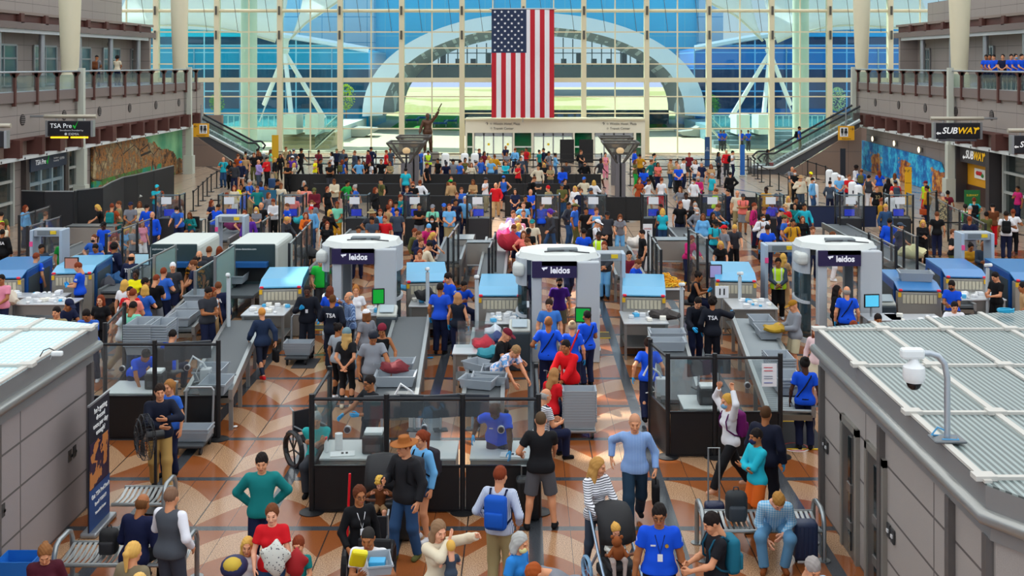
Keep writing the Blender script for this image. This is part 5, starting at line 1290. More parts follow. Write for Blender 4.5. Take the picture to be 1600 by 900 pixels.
for k in range(len(P_) - 1):
    a, b_ = Vector(P_[k]), Vector(P_[k + 1]); d = b_ - a
    t = thing('folding_screen', 'tall black screen panel in the wall hiding the left mural\'s foot', 'screen', (*((a + b_) / 2), 0), math.atan2(d.y, d.x), 'tall black screens before the left mural')
    MB().box((0, 0, 1.1), (d.length - .05, .05, 2.1)).obj('panel', M('15181c', .5), t); MB().box((0, 0, 2.18), (d.length, .06, .04)).obj('top_rail', m_st, t); MB().cyl((d.length / 2, 0, 0), (d.length / 2, 0, 2.2), .03).obj('post', m_blk, t)
def docdesk():
    t = thing('document_desk', '', 'document desk'); w = .95
    for sx in (-1, 1):
        for y in (0, .7): MB().b2(sx * w / 2 - .03, sx * w / 2 + .03, y - .03, y + .03, 0, 2.0).obj('post', m_blk, t)
    MB().b2(-w / 2, w / 2, -.01, .01, 1.05, 1.98).obj('clear_shield', m_plexi, t); MB().b2(-w / 2 - .01, -w / 2 + .01, 0, .7, 1.05, 1.98).b2(w / 2 - .01, w / 2 + .01, 0, .7, 1.05, 1.98).obj('side_shields', m_plexi, t)
    MB().b2(-w / 2, w / 2, -.03, .03, 1.96, 2.0).b2(-w / 2 - .02, -w / 2 + .02, 0, .7, 1.96, 2.0).b2(w / 2 - .02, w / 2 + .02, 0, .7, 1.96, 2.0).obj('top_frame', M('6c8088', .4, .5), t)
    MB().b2(-.25, .15, -.03, -.01, 1.62, 1.9).obj('paper_notice', M('e8ecf0'), t)
    MB().rbox((0, .35, .52), (w * .9, .6, 1.04), .02).obj('counter', M('26282c', .5), t)
    MB().rbox((-.02, .3, 1.25), (.44, .05, .3), .01).obj('monitor_back', M('18181c'), t); MB().b2(-.22, .18, .25, .27, 1.12, 1.38).obj('screen', scr_b, t); MB().cyl((-.02, .32, 1.04), (-.02, .32, 1.15), .03).obj('monitor_stand', m_blk, t)
    return t
dd = docdesk(); dl = ['beside the left barrier line', 'behind the metal detector', 'near the woman in the black top', 'left of the standing blue officer', 'beside the front lamp post', 'beside the red-sweatered man', 'behind the purple-haired woman', 'at the end of the black barrier', 'below the right lamp posts', 'beside the man in the coral shirt', 'behind the crowd by the white kiosks', 'by the navy barrier', 'right of the navy barrier']
for i, x in enumerate((262, 360, 455, 556, 650, 748, 856, 929, 1023, 1115, 1206, 1331, 1408)):
    p = G(x, 304, 2.0); q = dd if i == 0 else dup(dd); q.location = (p.x, p.y, 0); q['label'] = 'document desk with clear shield and black frame ' + dl[i]; q['group'] = 'document checking desks'
def divider(x0, y0, x1, y1, n, label, h=2.0, frame=m_blk, low=.25, grp=None, milky=False):
    a, b_ = G(x0, y0, h), G(x1, y1, h); a.z = b_.z = 0; d = b_ - a; L = d.length / n
    for k in range(n):
        c = a + d * ((k + .5) / n); t = thing('glass_divider', label, 'divider', c, math.atan2(d.y, d.x), grp or label)
        MB().b2(-L / 2 + .05, L / 2 - .05, -.01, .01, low, h - .03).obj('glass_panel', glass('milky', 'd8ece8', .1, .1, .45, 'b0ccc8') if milky else m_plexi, t)
        MB().b2(-L / 2, L / 2, -.02, .02, h - .04, h).obj('top_rail', m_st, t)
        for s in ((-1, 1) if k == n - 1 else (-1,)): MB().b2(s * L / 2 - .035, s * L / 2 + .035, -.035, .035, 0, h + .02).obj('post', frame, t)
divider(30, 337, 77, 322, 2, 'tall glass divider in the farthest left lane'); divider(43, 354, 94, 338, 2, 'tall glass divider beside the far left metal detector')
divider(166, 366, 236, 341, 3, 'tall glass divider beside the women loading bags on the left'); divider(202, 421, 241, 401, 1, 'glass divider with silver frame behind the yellow T-shirt', 1.6, m_st, .1)
divider(241, 399, 274, 383, 1, 'milky glass divider in front of the left tunnel scanner', 1.9, m_st, .1, None, True); divider(305, 424, 336, 405, 1, 'silver framed glass divider beside the navy T-shirt man', 1.6, m_st, .1); divider(336, 402, 366, 382, 1, 'milky glass divider in front of the right tunnel scanner', 1.9, m_st, .1, None, True)
divider(326, 347, 344, 338, 1, 'glass divider left of the left metal detector'); divider(408, 347, 421, 338, 1, 'glass divider right of the left metal detector')
divider(452, 381, 487, 345, 4, 'tall glass divider left of the left leidos scanner'); divider(700, 372, 716, 349, 2, 'tall black-framed divider beside the lane of women loading bags')
divider(764, 388, 774, 363, 2, 'tall divider beside the pile of pink bags'); divider(1033, 391, 1013, 362, 3, 'tall glass divider behind the yellow strap pile'); divider(1105, 374, 1076, 357, 2, 'tall glass divider beside the woman in pink')
divider(1400, 385, 1358, 364, 2, 'tall glass divider right of the right leidos scanner'); divider(1433, 370, 1393, 351, 2, 'tall glass divider above the cream duffel bag'); divider(1540, 350, 1450, 303, 5, 'long glass divider running towards the sandwich shop', 1.5)
divider(1463, 298, 1450, 301, 1, 'small glass divider beside the yellow restroom banner')
def cart(px, py, w, h, d, label):
    p = G(px, py); t = thing('steel_rack', label, 'rack', (p.x, p.y, 0))
    for sx in (-1, 1):
        for y in (0, d): MB().b2(sx * w / 2 - .025, sx * w / 2 + .025, y - .025, y + .025, 0, h).obj('post', m_st, t)
    MB().b2(-w / 2, w / 2, 0, .02, h * .35, h).obj('front_panel', M('a8a49c', .35, .6), t); MB().b2(-w / 2, w / 2, 0, d, h - .03, h).b2(-w / 2, w / 2, 0, d, h * .3, h * .33).obj('shelf', m_st, t); return t
cart(752, 432, 1.0, 1.15, .6, 'stainless steel rack between the left and middle lanes'); cart(724, 418, .7, 1.0, 1.2, 'narrow steel rack with tray beside the black-framed divider'); cart(1052, 425, 1.1, 1.1, .8, 'wide stainless rack behind the yellow strap pile'); cart(1088, 415, .6, 1.0, 1.0, 'narrow steel rack beside the woman in pink')
cart(140, 395, 1.9, 1.0, .8, 'wide stainless rack behind the far left metal detector'); cart(290, 375, 1.3, .8, .6, 'low stainless rack behind the left tunnel scanner')
def bin_mesh():
    b = MB(); w, l, h = .38, .56, .15
    o = [(-w / 2, -l / 2), (w / 2, -l / 2), (w / 2, l / 2), (-w / 2, l / 2)]; i_ = [(x * .93, y * .95) for x, y in o]; q = [(x * .85, y * .9) for x, y in o]
    n = 4; vs = [(*p, h) for p in o] + [(*p, 0) for p in q] + [(*p, h) for p in i_] + [(x * .95, y * .95, .02) for x, y in q]
    f = [(a, (a + 1) % 4, 4 + (a + 1) % 4, 4 + a) for a in range(4)] + [(7, 6, 5, 4)] + [(8 + a, 12 + a, 12 + (a + 1) % 4, 8 + (a + 1) % 4) for a in range(4)] + [(12, 13, 14, 15)] + [(a, 8 + a, 8 + (a + 1) % 4, (a + 1) % 4) for a in range(4)]
    b.add(vs, f); b.b2(-w / 2 - .015, w / 2 + .015, -l / 2 - .015, -l / 2, h - .02, h + .008).b2(-w / 2 - .015, w / 2 + .015, l / 2, l / 2 + .015, h - .02, h + .008)
    return b.mesh('bin')
bm_ = bin_mesh(); bm_.materials.append(m_bin)
def gbin(loc, rz_, label, grp, sc=1.0):
    o = bpy.data.objects.new('plastic_bin', bm_); C.objects.link(o); o.location = loc; o.rotation_euler.z = rz_; o.scale = (sc,) * 3; return tag(o, label, 'bin', grp)
def stack(px, py, n, label, grp, z0=0, sc=1.1, rz_=0, pitch=.055):
    p = G(px, py, z0)
    for k in range(n): gbin((p.x, p.y, z0 + k * pitch), rz_, label, grp, sc)
stack(224, 548, 9, 'grey bin in the tall stack beside the waiting families', 'bins stacked beside the waiting families', .78, 1.5); stack(250, 548, 9, 'grey bin in the second stack beside the waiting families', 'bins in the second stack beside the families', .78, 1.4)
for k, (x, y) in enumerate(((618, 600), (617, 585))): p = G(x, y, .8); gbin((p.x, p.y, .8 + .08 * k), 1.57, 'grey bin under the maroon bag on the belt' if k else 'lower grey bin under the maroon bag on the belt', 'bins under the maroon bag', 1.4)
for x, y in ((748, 600), (765, 595), (752, 575), (770, 585)): p = G(x, y, .85); gbin((p.x, p.y, .8), RS.uniform(-.3, 1.6), 'grey bin among the clothes on the middle lane conveyor', 'bins on the middle lane conveyor', 1.2)
for x, y, lb in ((1042, 545, 'empty grey bin nearest on the conveyor right of the walking officer'), (1042, 531, 'grey bin with a blue cloth on the conveyor right of the walking officer')): p = G(x, y, .8); gbin((p.x, p.y, .8), 1.57, lb, 'bins right of the walking officer', 1.4)
stack(1217, 582, 4, 'grey bin in the stack on the right roller conveyor', 'bins stacked on the right roller conveyor', .8, 1.35); stack(1230, 610, 3, 'grey bin in the nearer stack on the right roller conveyor', 'bins in the nearer stack on the right roller conveyor', .8, 1.35)
for x, y in ((1200, 525), (1190, 510)): p = G(x, y, .8); gbin((p.x, p.y, .8), 0, 'grey bin in the line on the right roller conveyor', 'bins in line on the right roller conveyor', 1.4)
p = G(1430, 438, 1.45); gbin((p.x, p.y, 1.46), 1.4, 'grey bin lying on the large bright blue x-ray machine', None, 1.5)
for x, y in ((330, 590), (338, 610)): p = G(x, y, .8); gbin((p.x, p.y, .8), 0, 'grey bin at the end of the long left conveyor', 'bins at the end of the long left conveyor', 1.4)
for x, y in ((370, 440), (310, 470), (300, 490), (285, 505)): p = G(x, y, .8); gbin((p.x, p.y, .8), 0, 'dark grey bin sliding down beside the navy T-shirt man', 'bins beside the navy T-shirt man', 1.5)
p = G(905, 680)
t = thing('dolly', 'wheeled dolly carrying the leaning bin pile near the wheelchair', 'dolly', (p.x, p.y, 0)); MB().rbox((0, 0, .14), (.62, .5, .05), .01).obj('platform', m_st, t)
for a in (-.25, .25):
    for c in (-.2, .2): MB().cyl((a - .02, c, .06), (a + .02, c, .06), .06, n=10).obj('wheel', m_blk, t)
for k in range(12): gbin((p.x, p.y, .17 + k * .052), 1.57, 'grey bin in the tall pile on the dolly near the wheelchair', 'bins piled on the dolly', 1.12)
p = G(467, 565); 
def bincart(p, label, sc=1.0, rz_=0, n=3, hs=1):
    t = thing('hand_cart', label, 'cart', (p.x, p.y, 0), rz_); MB().rbox((0, 0, .16), (.55 * sc, .75 * sc, .06), .02).obj('platform', M('3c4044'), t)
    for a in (-.22, .22):
        for c in (-.3, .3): MB().cyl((a - .02, c * sc, .07), (a + .02, c * sc, .07), .07, n=10).obj('wheel', m_blk, t)
    MB().tube([(-.26, hs * .36, .18), (-.26, hs * .45, .98), (-.22, hs * .46, 1.03), (.22, hs * .46, 1.03), (.26, hs * .45, .98), (.26, hs * .36, .18)], .022).obj('handle', M('a8acb0', .3, .7), t)
    for k in range(n): gbin((p.x, p.y, .2 + k * .06), 1.57 + rz_, 'grey bin stacked on the ' + label, 'bins on the ' + label[:40], 1.15)
bincart(p, 'low bin cart pushed by the officer in black', 1.0); bincart(G(302, 702), 'low bin cart before the left glass partition', 1.0, .0, 2)
def monitor(p, label, rz_=0, w=.55, h=.34, back=True, grp=None):
    t = thing('monitor', label, 'monitor', p, rz_, grp); MB().rbox((0, 0, .42), (w, .05, h), .015).obj('screen_back', M('2c3036', .4), t); MB().b2(-w / 2 + .03, w / 2 - .03, .026, .03, .42 - h / 2 + .03, .42 + h / 2 - .03).obj('screen', M('6c90a0', .2, emit=.3), t)
    MB().cyl((0, 0, .02), (0, 0, .3), .025).obj('stand', M('a8acb0', .3, .5), t); MB().rbox((0, 0, .012), (.24, .2, .024), .01, 1).obj('foot', M('2c3036'), t)
def desk(x0, x1, Y, d, z, label, top='d0d4d4'):
    t = thing('service_desk', label, 'desk', ((x0 + x1) / 2, Y, 0)); w = x1 - x0; MB().rbox((0, d / 2, z - .02), (w, d, .04), .01).obj('desk_top', M(top, .4), t); MB().b2(-w / 2 + .03, w / 2 - .03, .03, .06, .05, z - .05).obj('front_panel', M('a8a8a4', .4, .4), t)
    for s in (-1, 1): MB().b2(s * (w / 2 - .03) - .02, s * (w / 2 - .03) + .02, .05, d - .03, 0, z - .04).obj('side_panel', M('8c9094', .4, .3), t)
    return t
desk(-3.35, -2.3, 18.75, .95, .78, 'white desk with paper roll behind the left panel of the central glass partition'); desk(-2.1, -1.12, 18.75, .9, .78, 'white desk with keyboard behind the middle panel of the central glass partition'); desk(-.9, .15, 18.75, .9, .78, 'white desk with bin and papers behind the partition panel by the man in black')
desk(2.95, 3.75, 21.4, .9, .8, 'white desk with printer inside the right glass partition'); desk(-8.2, -7.0, 22.4, .9, .8, 'white desk behind the left glass partition'); 
monitor((-2.45, 19.75, .9), 'left black monitor of the pair behind the central partition\'s left panel', .1, .62, .4); monitor((-1.9, 19.8, .9), 'right black monitor of the pair behind the central partition\'s left panel', -.1, .62, .4)
monitor((-1.45, 19.8, .9), 'left black monitor of the pair behind the central partition\'s middle panel', .2, .58, .4); monitor((-.9, 19.85, .9), 'right black monitor of the pair behind the central partition\'s middle panel', -.1, .58, .4)
monitor((3.35, 22.2, .95), 'left tilted monitor inside the right glass partition', .4, .5, .36); monitor((3.75, 22.4, .95), 'right tilted monitor inside the right glass partition', -.2, .5, .36)
monitor((-7.0, 23.2, 1.0), 'left tilted monitor behind the left glass partition', .5, .5, .36); monitor((-6.6, 23.3, 1.0), 'right tilted monitor behind the left glass partition', .3, .5, .36)
for (x, y, lb) in ((648, 620, 'white square column with adjustable monitor arm left of the crouched monitors'), (680, 648, 'white square column with monitor arm behind the cowboy hat'), (1033, 590, 'white square column inside the right glass partition'), (322, 575, 'white square column behind the left glass partition')):
    p = G(x, y, 1.1); t = thing('equipment_column', lb, 'column', (p.x, p.y, 0)); MB().rbox((0, 0, .55), (.2, .2, 1.1), .02).obj('housing', M('c8ccd0', .4), t)
    MB().tube([(0, 0, 1.1), (-.05, -.02, 1.2), (-.25, -.05, 1.35), (-.35, -.05, 1.15)], .022).obj('monitor_arm', M('d8dce0', .3), t); MB().tube([(-.1, 0, 1.25), (-.2, -.03, 1.0), (-.12, -.05, .85), (-.3, 0, .8)], .01, 5).obj('cable', M('e0e0e0'), t)
def prn(p, label):
    t = thing('printer', label, 'printer', p); MB().rbox((0, 0, .15), (.36, .34, .3), .03).obj('body', M('202226', .5), t); MB().rbox((0, 0, .33), (.3, .28, .06), .015).obj('lid', M('e0e4e4', .5), t); MB().b2(-.12, .12, -.19, -.17, .06, .16).obj('paper_slot', M('48484c'), t)
prn((-2.5, 19.1, .78), 'black printer with white lid behind the central partition\'s left panel'); prn((3.45, 21.75, .8), 'black printer inside the right glass partition'); prn((-7.3, 22.8, .8), 'black printer behind the left glass partition')
def clip(p, label, rz_=0):
    t = thing('paper_sheets', label, 'papers', p, rz_); MB().b2(-.2, .2, -.12, .12, 0, .008).obj('sheet', M('f4f4f4'), t); MB().b2(-.02, .02, -.02, .06, .008, .012).b2(.05, .09, -.02, .06, .008, .012).obj('printed_mark', M('181818'), t)
clip((-3.0, 18.95, .785), 'white papers marked 11 behind the central partition\'s left panel', .15); clip((-.2, 18.9, .785), 'white papers marked 11 behind the partition panel beside the man in black', -.1)
def roll(p, label): MB_ = MB().cyl((0, 0, 0), (0, 0, .26), .065, n=14); t = MB_.obj('paper_towel', M('ececec', .8), None, True); t.location = p; tag(t, label, 'paper towel')
roll((-3.1, 19.2, .785), 'white paper towel roll standing behind the central partition')
def spray(p, label, c='f0f0f0', cc='d82020'):
    t = thing('spray_bottle', label, 'bottle', p); MB().lathe([(.035, 0), (.04, .02), (.04, .14), (.015, .19), (.015, .21)], n=12).obj('bottle', M(c, .4), t, True); MB().rbox((0, -.02, .235), (.03, .09, .04), .01).obj('trigger', M(cc, .4), t)
spray((-3.28, 19.05, .785), 'white spray bottle with red trigger behind the central partition')
p = G(1012, 438, 1.5)
p = G(1127, 455, 1.35); t = thing('lane_sign', 'white sign with black number 11 beside the seated officer', 'sign', (p.x, p.y - .1, p.z)); MB().box((0, 0, 0), (.34, .03, .3)).obj('sign_board', M('e8ecf0'), t); text('11', .22, 'lettering', M('101014'), t, (0, -.02, 0), bold=.006); MB().cyl((0, .03, -1.35), (0, .03, 0), .02).obj('post', m_st, t)
def kiosk_screen(x, y, z, mat, w, h, label, rz_=0):
    p = G(x, y, z); t = thing('screen_stand', label, 'screen', (p.x, p.y, 0), rz_); MB().rbox((0, 0, z), (w + .06, .05, h + .06), .015).obj('bezel', M('101418'), t); MB().b2(-w / 2, w / 2, -.03, -.024, z - h / 2, z + h / 2).obj('screen', mat, t); MB().cyl((0, .03, 0), (0, .03, z - h / 2), .03).obj('stand', m_st, t); MB().cyl((0, .03, 0), (0, .03, .03), .18).obj('base', m_st, t)
kiosk_screen(591, 463, 1.35, scr_g, .26, .34, 'small green screen on a stand right of the left leidos scanner', .2); kiosk_screen(911, 492, 1.35, scr_g, .32, .3, 'small green screen at the right flank of the middle leidos scanner', -.1)
kiosk_screen(1362, 470, 1.3, scr_c, .34, .28, 'cyan screen on a stand right of the right leidos scanner', .1); kiosk_screen(112, 414, 1.5, M('b07868', .3, emit=.2), .35, .38, 'brown tilted screen on a stand beside the left table of trays'); kiosk_screen(222, 405, 1.5, M('a8d0e0', .3, emit=.3), .4, .3, 'pale blue x-ray image screen above the left lanes'); kiosk_screen(414, 402, 1.4, M('a8d0e0', .3, emit=.3), .5, .38, 'pale blue x-ray image screen before the right tunnel scanner')
kiosk_screen(1118, 424, 1.5, M('9890c0', .3, emit=.3), .3, .32, 'lilac screen above the number 11 sign')
def terminal(x, y, label):
    p = G(x, y, 1.0); t = thing('scan_terminal', label, 'terminal', (p.x, p.y, 0)); MB().rbox((0, 0, .45), (.5, .45, .9), .03).obj('cabinet', M('303c44', .5), t); MB().rbox((0, 0, 1.0), (.5, .42, .12), .04, M4=Matrix.Rotation(.5, 3, 'X')).obj('console', M('c8ccc4', .5), t); MB().rbox((0, -.06, 1.09), (.36, .28, .02), .01, M4=Matrix.Rotation(.5, 3, 'X')).obj('screen', M('a8b8c0', .2), t)
terminal(605, 487, 'white console terminal right of the left leidos scanner'); terminal(812, 510, 'white console terminal left of the middle leidos scanner'); terminal(1382, 470, 'white console terminal right of the right leidos scanner')
def campole(x, yt, yb, label):
    p = G(x, yb); h = zy(yt, p.y); t = thing('camera_pole', label, 'camera', (p.x, p.y, 0)); MB().cyl((0, 0, 0), (0, 0, h - .12), .05, n=10).obj('pole', M('c4ccd0', .4), t, True); MB().rbox((0, -.05, h - .03), (.1, .28, .09), .03, M4=Matrix.Rotation(.2, 3, 'Z') @ Matrix.Rotation(-.2, 3, 'X')).obj('camera_body', M('e8ecec', .4), t); MB().cyl((0, 0, h - .14), (0, 0, h - .03), .02).obj('bracket', m_st, t); MB().cyl((0, 0, 0), (0, 0, .02), .15).obj('base', m_st, t)
campole(357, 427, 560, 'pale pole with small camera left of the officer with TSA on the back'); campole(745, 430, 560, 'pale pole with small white camera beside the clear inspection box'); campole(1543, 412, 520, 'pale pole with small camera at the far right'); campole(668, 418, 530, 'pale blue pole with yellow tape before the pale x-ray machine'); campole(1156, 425, 520, 'pale pole with small camera beside the white paper towel'); campole(1065, 442, 540, 'pale pole with white box beside the yellow strap pile')
def heap(x, y, z, w, d, h, n, cols, label, cat, name):
    p = G(x, y, z); b = MB(); r = random.Random(int(x))
    for k in range(n):
        a, q = r.uniform(0, 2 * PI), math.sqrt(r.random()); c = Vector((math.cos(a) * q * w / 2, math.sin(a) * q * d / 2, h * (1 - q) * r.random() + .03)); rr = [c + Vector((.1 * math.cos(t), .07 * math.sin(t) * 1.2, r.uniform(-.03, .04))) for t in (2 * PI * j / 7 for j in range(7))]
        b.tube(rr, .018, 5, r.randrange(len(cols)), closed=True)
    o = b.obj(name, [M(c, .6) for c in cols]); o.location = (p.x, p.y, z); tag(o, label, cat, None, 'stuff')
heap(1042, 446, 1.0, .9, .7, .4, 70, ['f0a810', 'e8b820'], 'heap of yellow plastic straps beside the pale x-ray machine', 'straps', 'yellow_straps')
table(1042, 452, 1.0, .7, 'steel table under the heap of yellow straps', 1.0)
def blob(x, y, z, r, c, label, cat, name='folded_jacket', seed=0, grp=None):
    p = G(x, y, z); rd = random.Random(seed + int(x)); b = MB(); b.ball((0, 0, r[2]), r, 14); b.v = [(vx * (1 + .15 * math.sin(vz * 40 + vy * 20 + seed)), vy * (1 + .12 * math.sin(vx * 30)), max(0, vz * (1 + .2 * math.sin(vx * 18 + seed)))) for vx, vy, vz in b.v]
    o = b.obj(name, M(c, .8), None, True); o.location = (p.x, p.y, z); return tag(o, label, cat, grp)
def suitcase(p, w, d, h, c, label, handle=.35, rz_=0, name='suitcase', lie=False):
    t = thing(name, label, 'suitcase', p, rz_); MB().rbox((0, 0, h / 2 + .05), (w, d, h), .05, 3).obj('shell', M(c, .45), t, True)
    if handle: MB().tube([(-w * .28, d * .3, h), (-w * .28, d * .3, h + handle), (w * .28, d * .3, h + handle), (w * .28, d * .3, h)], .014).obj('pull_handle', m_st, t)
    b = MB()
    for k in (-.3, -.1, .1, .3): b.b2(k * w - .012, k * w + .012, -d / 2 - .008, -d / 2 + .01, .12, h)
    b.obj('ribs', M(c, .6), t)
    for a in (-1, 1): MB().cyl((a * w * .38 - .015, 0, .03), (a * w * .38 + .015, 0, .03), .03, n=8).obj('wheel', m_blk, t)
    return t
for a in ((617, 583, .95, (.3, .22, .12), '6c1420', 'maroon bag lying in a grey bin on the belt', 'bag', 'travel_bag'), (665, 470, .95, (.28, .25, .16), '1c1c20', 'black rucksack leaving the pale x-ray machine', 'bag', 'travel_bag'), (1038, 500, .82, (.4, .3, .13), '3a3432', 'dark travel bag on the conveyor beside the sorted boxes', 'bag', 'travel_bag'),
          (765, 560, .85, (.28, .3, .12), '1c7c8c', 'crumpled teal jacket on the middle lane conveyor', 'jacket'), (755, 545, .85, (.25, .25, .14), 'c03040', 'crumpled red jacket on the middle lane conveyor', 'jacket'), (772, 536, .85, (.25, .25, .12), '2c3c6c', 'crumpled navy jacket on the middle lane conveyor', 'jacket'), (770, 525, .85, (.2, .25, .12), 'd0d8e0', 'crumpled white jacket on the middle lane conveyor', 'jacket'),
          (1212, 520, .95, (.3, .25, .1), 'b08c20', 'mustard jacket in a bin on the right roller conveyor', 'jacket'), (790, 380, .85, (.35, .3, .25), 'e84080', 'pink bag on the sunlit loading conveyor', 'bag', 'travel_bag'), (797, 392, .85, (.4, .35, .3), 'b01830', 'large red bag on the sunlit loading conveyor', 'bag', 'travel_bag'), (793, 368, .85, (.3, .3, .25), 'f0d8e0', 'pale pink jacket on the sunlit loading conveyor', 'jacket'),
          (1425, 405, .85, (.45, .3, .22), 'd0c898', 'cream duffel bag behind the glass divider', 'bag', 'travel_bag'), (165, 455, .6, (.3, .25, .2), '505058', 'grey backpack beside the blond woman at the left lane', 'bag', 'travel_bag'), (180, 450, .6, (.35, .25, .22), '24588c', 'blue bag beside the yellow T-shirt woman', 'bag', 'travel_bag'), (12, 478, .85, (.28, .25, .18), 'e0d4c0', 'cream tote bag at the far left edge', 'bag', 'travel_bag'),
          (200, 312, 1.0, (.6, .3, .16), 'c4c4bc', 'pale grey cover on the equipment behind the left lanes', 'cover', 'equipment_cover'), (995, 388, 1.0, (.35, .3, .2), 'd8d0c8', 'white jacket heaped on bins behind the divider', 'jacket'), (365, 360, .85, (.35, .2, .25), '7c2860', 'purple bag behind the left metal detector', 'bag', 'travel_bag'), 
          (468, 350, .9, (.25, .2, .15), '189ca8', 'turquoise bag on the conveyor by the bending woman', 'bag', 'travel_bag'), (1390, 420, .8, (.3, .3, .1), '202020', 'black jacket on the right lane belt', 'jacket'), (480, 405, .8, (.4, .35, .2), '18181c', 'black jacket heap beside the green T-shirt man', 'jacket'), (640, 455, .8, (.3, .2, .1), '4ca8d8', 'blue cloth on the table before the left leidos scanner', 'cloth'), (1535, 455, .9, (.2, .15, .1), '1c9c5c', 'green bottle pack on the far right table', 'bottles', 'bottle_pack')):
    blob(*a[:6], a[6], *(a[7:8] or ('folded_jacket',)))
p = G(742, 535, 1.0); t = thing('inspection_stand', 'clear plastic inspection box on a steel stand', 'stand', (p.x, p.y, 0)); MB().rbox((0, .25, .72), (.85, .6, .16), .01).obj('tray', M('a89c8c', .35, .5), t); MB().b2(-.42, .42, -.06, -.05, .62, 1.25).obj('clear_side', m_plexi, t); MB().b2(-.42, .42, .55, .56, .62, 1.35).obj('clear_side', m_plexi, t); MB().cyl((0, .2, 0), (0, .2, .65), .05).obj('leg', m_blk, t); MB().b2(-.35, .35, -.05, .05, 0, .05).b2(-.05, .05, -.1, .5, 0, .05).obj('foot', m_blk, t)
def kiosk(x, yb, w, h, label, grp, Yo=0):
    p = G(x, yb); t = thing('id_kiosk', label, 'kiosk', (p.x, p.y, 0), 0, grp); MB().rbox((0, 0, h / 2), (w, .3, h), .16, 4).obj('shell', M('eceef0', .35), t, True); MB().b2(-w * .12, w * .12, -.17, -.15, h * .62, h * .72).obj('emblem', M('2c2c34'), t)
for i, x in enumerate((667, 696, 726, 742, 1271, 1309)):
    kiosk(x, 276 if i < 4 else 326, .5, 1.5 if i < 4 else 1.25, 'white rounded kiosk behind the rear queue, statue side' if i < 4 else 'white rounded kiosk behind the navy barrier', 'white kiosks behind the rear queue' if i < 4 else 'white kiosks behind the navy barrier')
for i in range(6): kiosk(1296 + i * 9, 308 + i * 6, .4, 1.5, 'white kiosk in the slanting row before the blue mural', 'white kiosks in the slanting row'); 
def banner(x, y0, y1, w, c, label, cat='sign', words=None, tc='202020'):
    p = G(x, y1); h = zy(y0, p.y); t = thing('banner_stand', label, cat, (p.x, p.y, 0)); MB().box((0, 0, h / 2 + .05), (w, .03, h - .1)).obj('banner', M(c, .6), t); MB().box((0, 0, .03), (w * 1.1, .3, .06)).obj('base', m_st, t); MB().cyl((0, .03, 0), (0, .03, h), .015).obj('pole', m_st, t)
    for i, (s, sz, z) in enumerate(words or []): text(s, sz, 'lettering', M(tc), t, (0, -.02, h * z))
banner(1419, 261, 303 + 20, 1.0 * .35, 'f0b414', 'tall yellow restrooms banner before the blue mural', words=[('\u2640\u2642 \u2192', .12, .9), ('Restrooms', .06, .6)])
banner(430, 211, 268, .45, 'd8a818', 'narrow yellow banner beside the window wall on the left'); banner(1160, 226, 276, .3, '1c64b8', 'narrow blue banner on a thin pole near the two guards'); banner(1105, 214, 262, .35, '1c4878', 'dark blue lettered banner by the window wall', words=[('TO\nALL\nGATES', .1, .6)], tc='e0e8f0')
banner(1012, 350, 425, .32, 'e8e8e8', 'white notice stand with red heading behind the divider', words=[('NOTICE', .07, .9)], tc='c81818'); banner(710, 337, 372, .6, 'd8d8c8', 'white framed notice board beside the seated officer desk'); banner(1280 + 37, 232, 300, .3, '141c28', 'dark screen stand before the right escalator wall'); banner(418, 297, 350, .8, '186080', 'teal-blue notice stand beside the man in white shirt')
banner(1519, 297, 352, .7, '1c6c34', 'green SUBWAY banner stand at the shop entrance', words=[('SUBWAY', .13, .85)], tc='f0d020')
def booth(s, X0, Yf, Yn, far, near, label_rib, slatA, slatB, wallc):
    nm = 'left' if s < 0 else 'right'; zr = 2.94
    ring = [(X0, Yf), (X0, Yn)] + near + far
    inn = lambda d: [(X0 + s * d, Yf - d * .7), (X0 + s * d, Yn + d * .4)] + [(x + s * d, y + (d if y < 14 else -d)) for x, y in near + far]
    wm = panel_mat('booth_wall_' + nm, wallc, 2.7, .62, 'y', '5c5654', .016)
    struct(MB().prism(inn(.12), 0, 2.35).obj('wall_booth_' + nm, wm))
    struct(MB().prism(inn(.06), 2.35, 2.6).prism(ring, 2.68, zr - .02).obj('trim_booth_' + nm, M('8f9090', .4, .4)))
    c = [(x, y, 2.6) for x, y in [far[-1]] + ring[:2] + near]; struct(MB().tube(c, .085, 10).obj('trim_rail_' + nm, M('a8a8a4', .3, .6), smooth=True))
    m = Mat('roof_slats_' + nm, .35, spec=.5)
    if s > 0: a = (m.x / .075).fract().gt(.52); m.color(m.mix(a, slatA, slatB))
    else: a = (m.x / .09).fract().lt(.22).max((m.y / .16).fract().lt(.16)); m.color(m.mix(a, slatA, slatB))
    struct(MB().prism(ring, zr - .02, zr).obj('roof_booth_' + nm, m.m))
    b = MB(); 
    for y in (18.43, 16.22, 14.02, 11.82):
        x1 = 12.5; b.b2(X0 if s > 0 else -x1, x1 if s > 0 else X0, y - .035, y + .035, zr, zr + .035)
    k = 0
    while k < 7: x = X0 + s * (k * 1.02 + .03); b.b2(x - .04, x + .04, 10.4 if k else Yn, Yf + k * .36, zr, zr + .03); k += 1
    for y in (18.43, 16.22, 14.02, 11.82):
        for k in range(7): x = X0 + s * (k * 1.02 + .03); b.box((x, y, zr + .03), (.22, .16, .05))
    struct(b.obj('roof_ribs_' + nm, M('c8c4bc', .5)))
    for y in (Yf - .12, 15.4, 12.9, Yn + .15):
        if y > Yn: struct(MB().b2(X0 + s * .04, X0 + s * .2, y - .06, y + .06, 0, 2.36).obj('trim_post_' + nm, M('6c6866', .4, .4)))
    return wm
booth(1, 4.68, 18.6, 11.7, [(13, 21.4)], [(5.6, 10.2), (13, 10.2)], '', '545f5e', '93a19f', 'aaa29c')
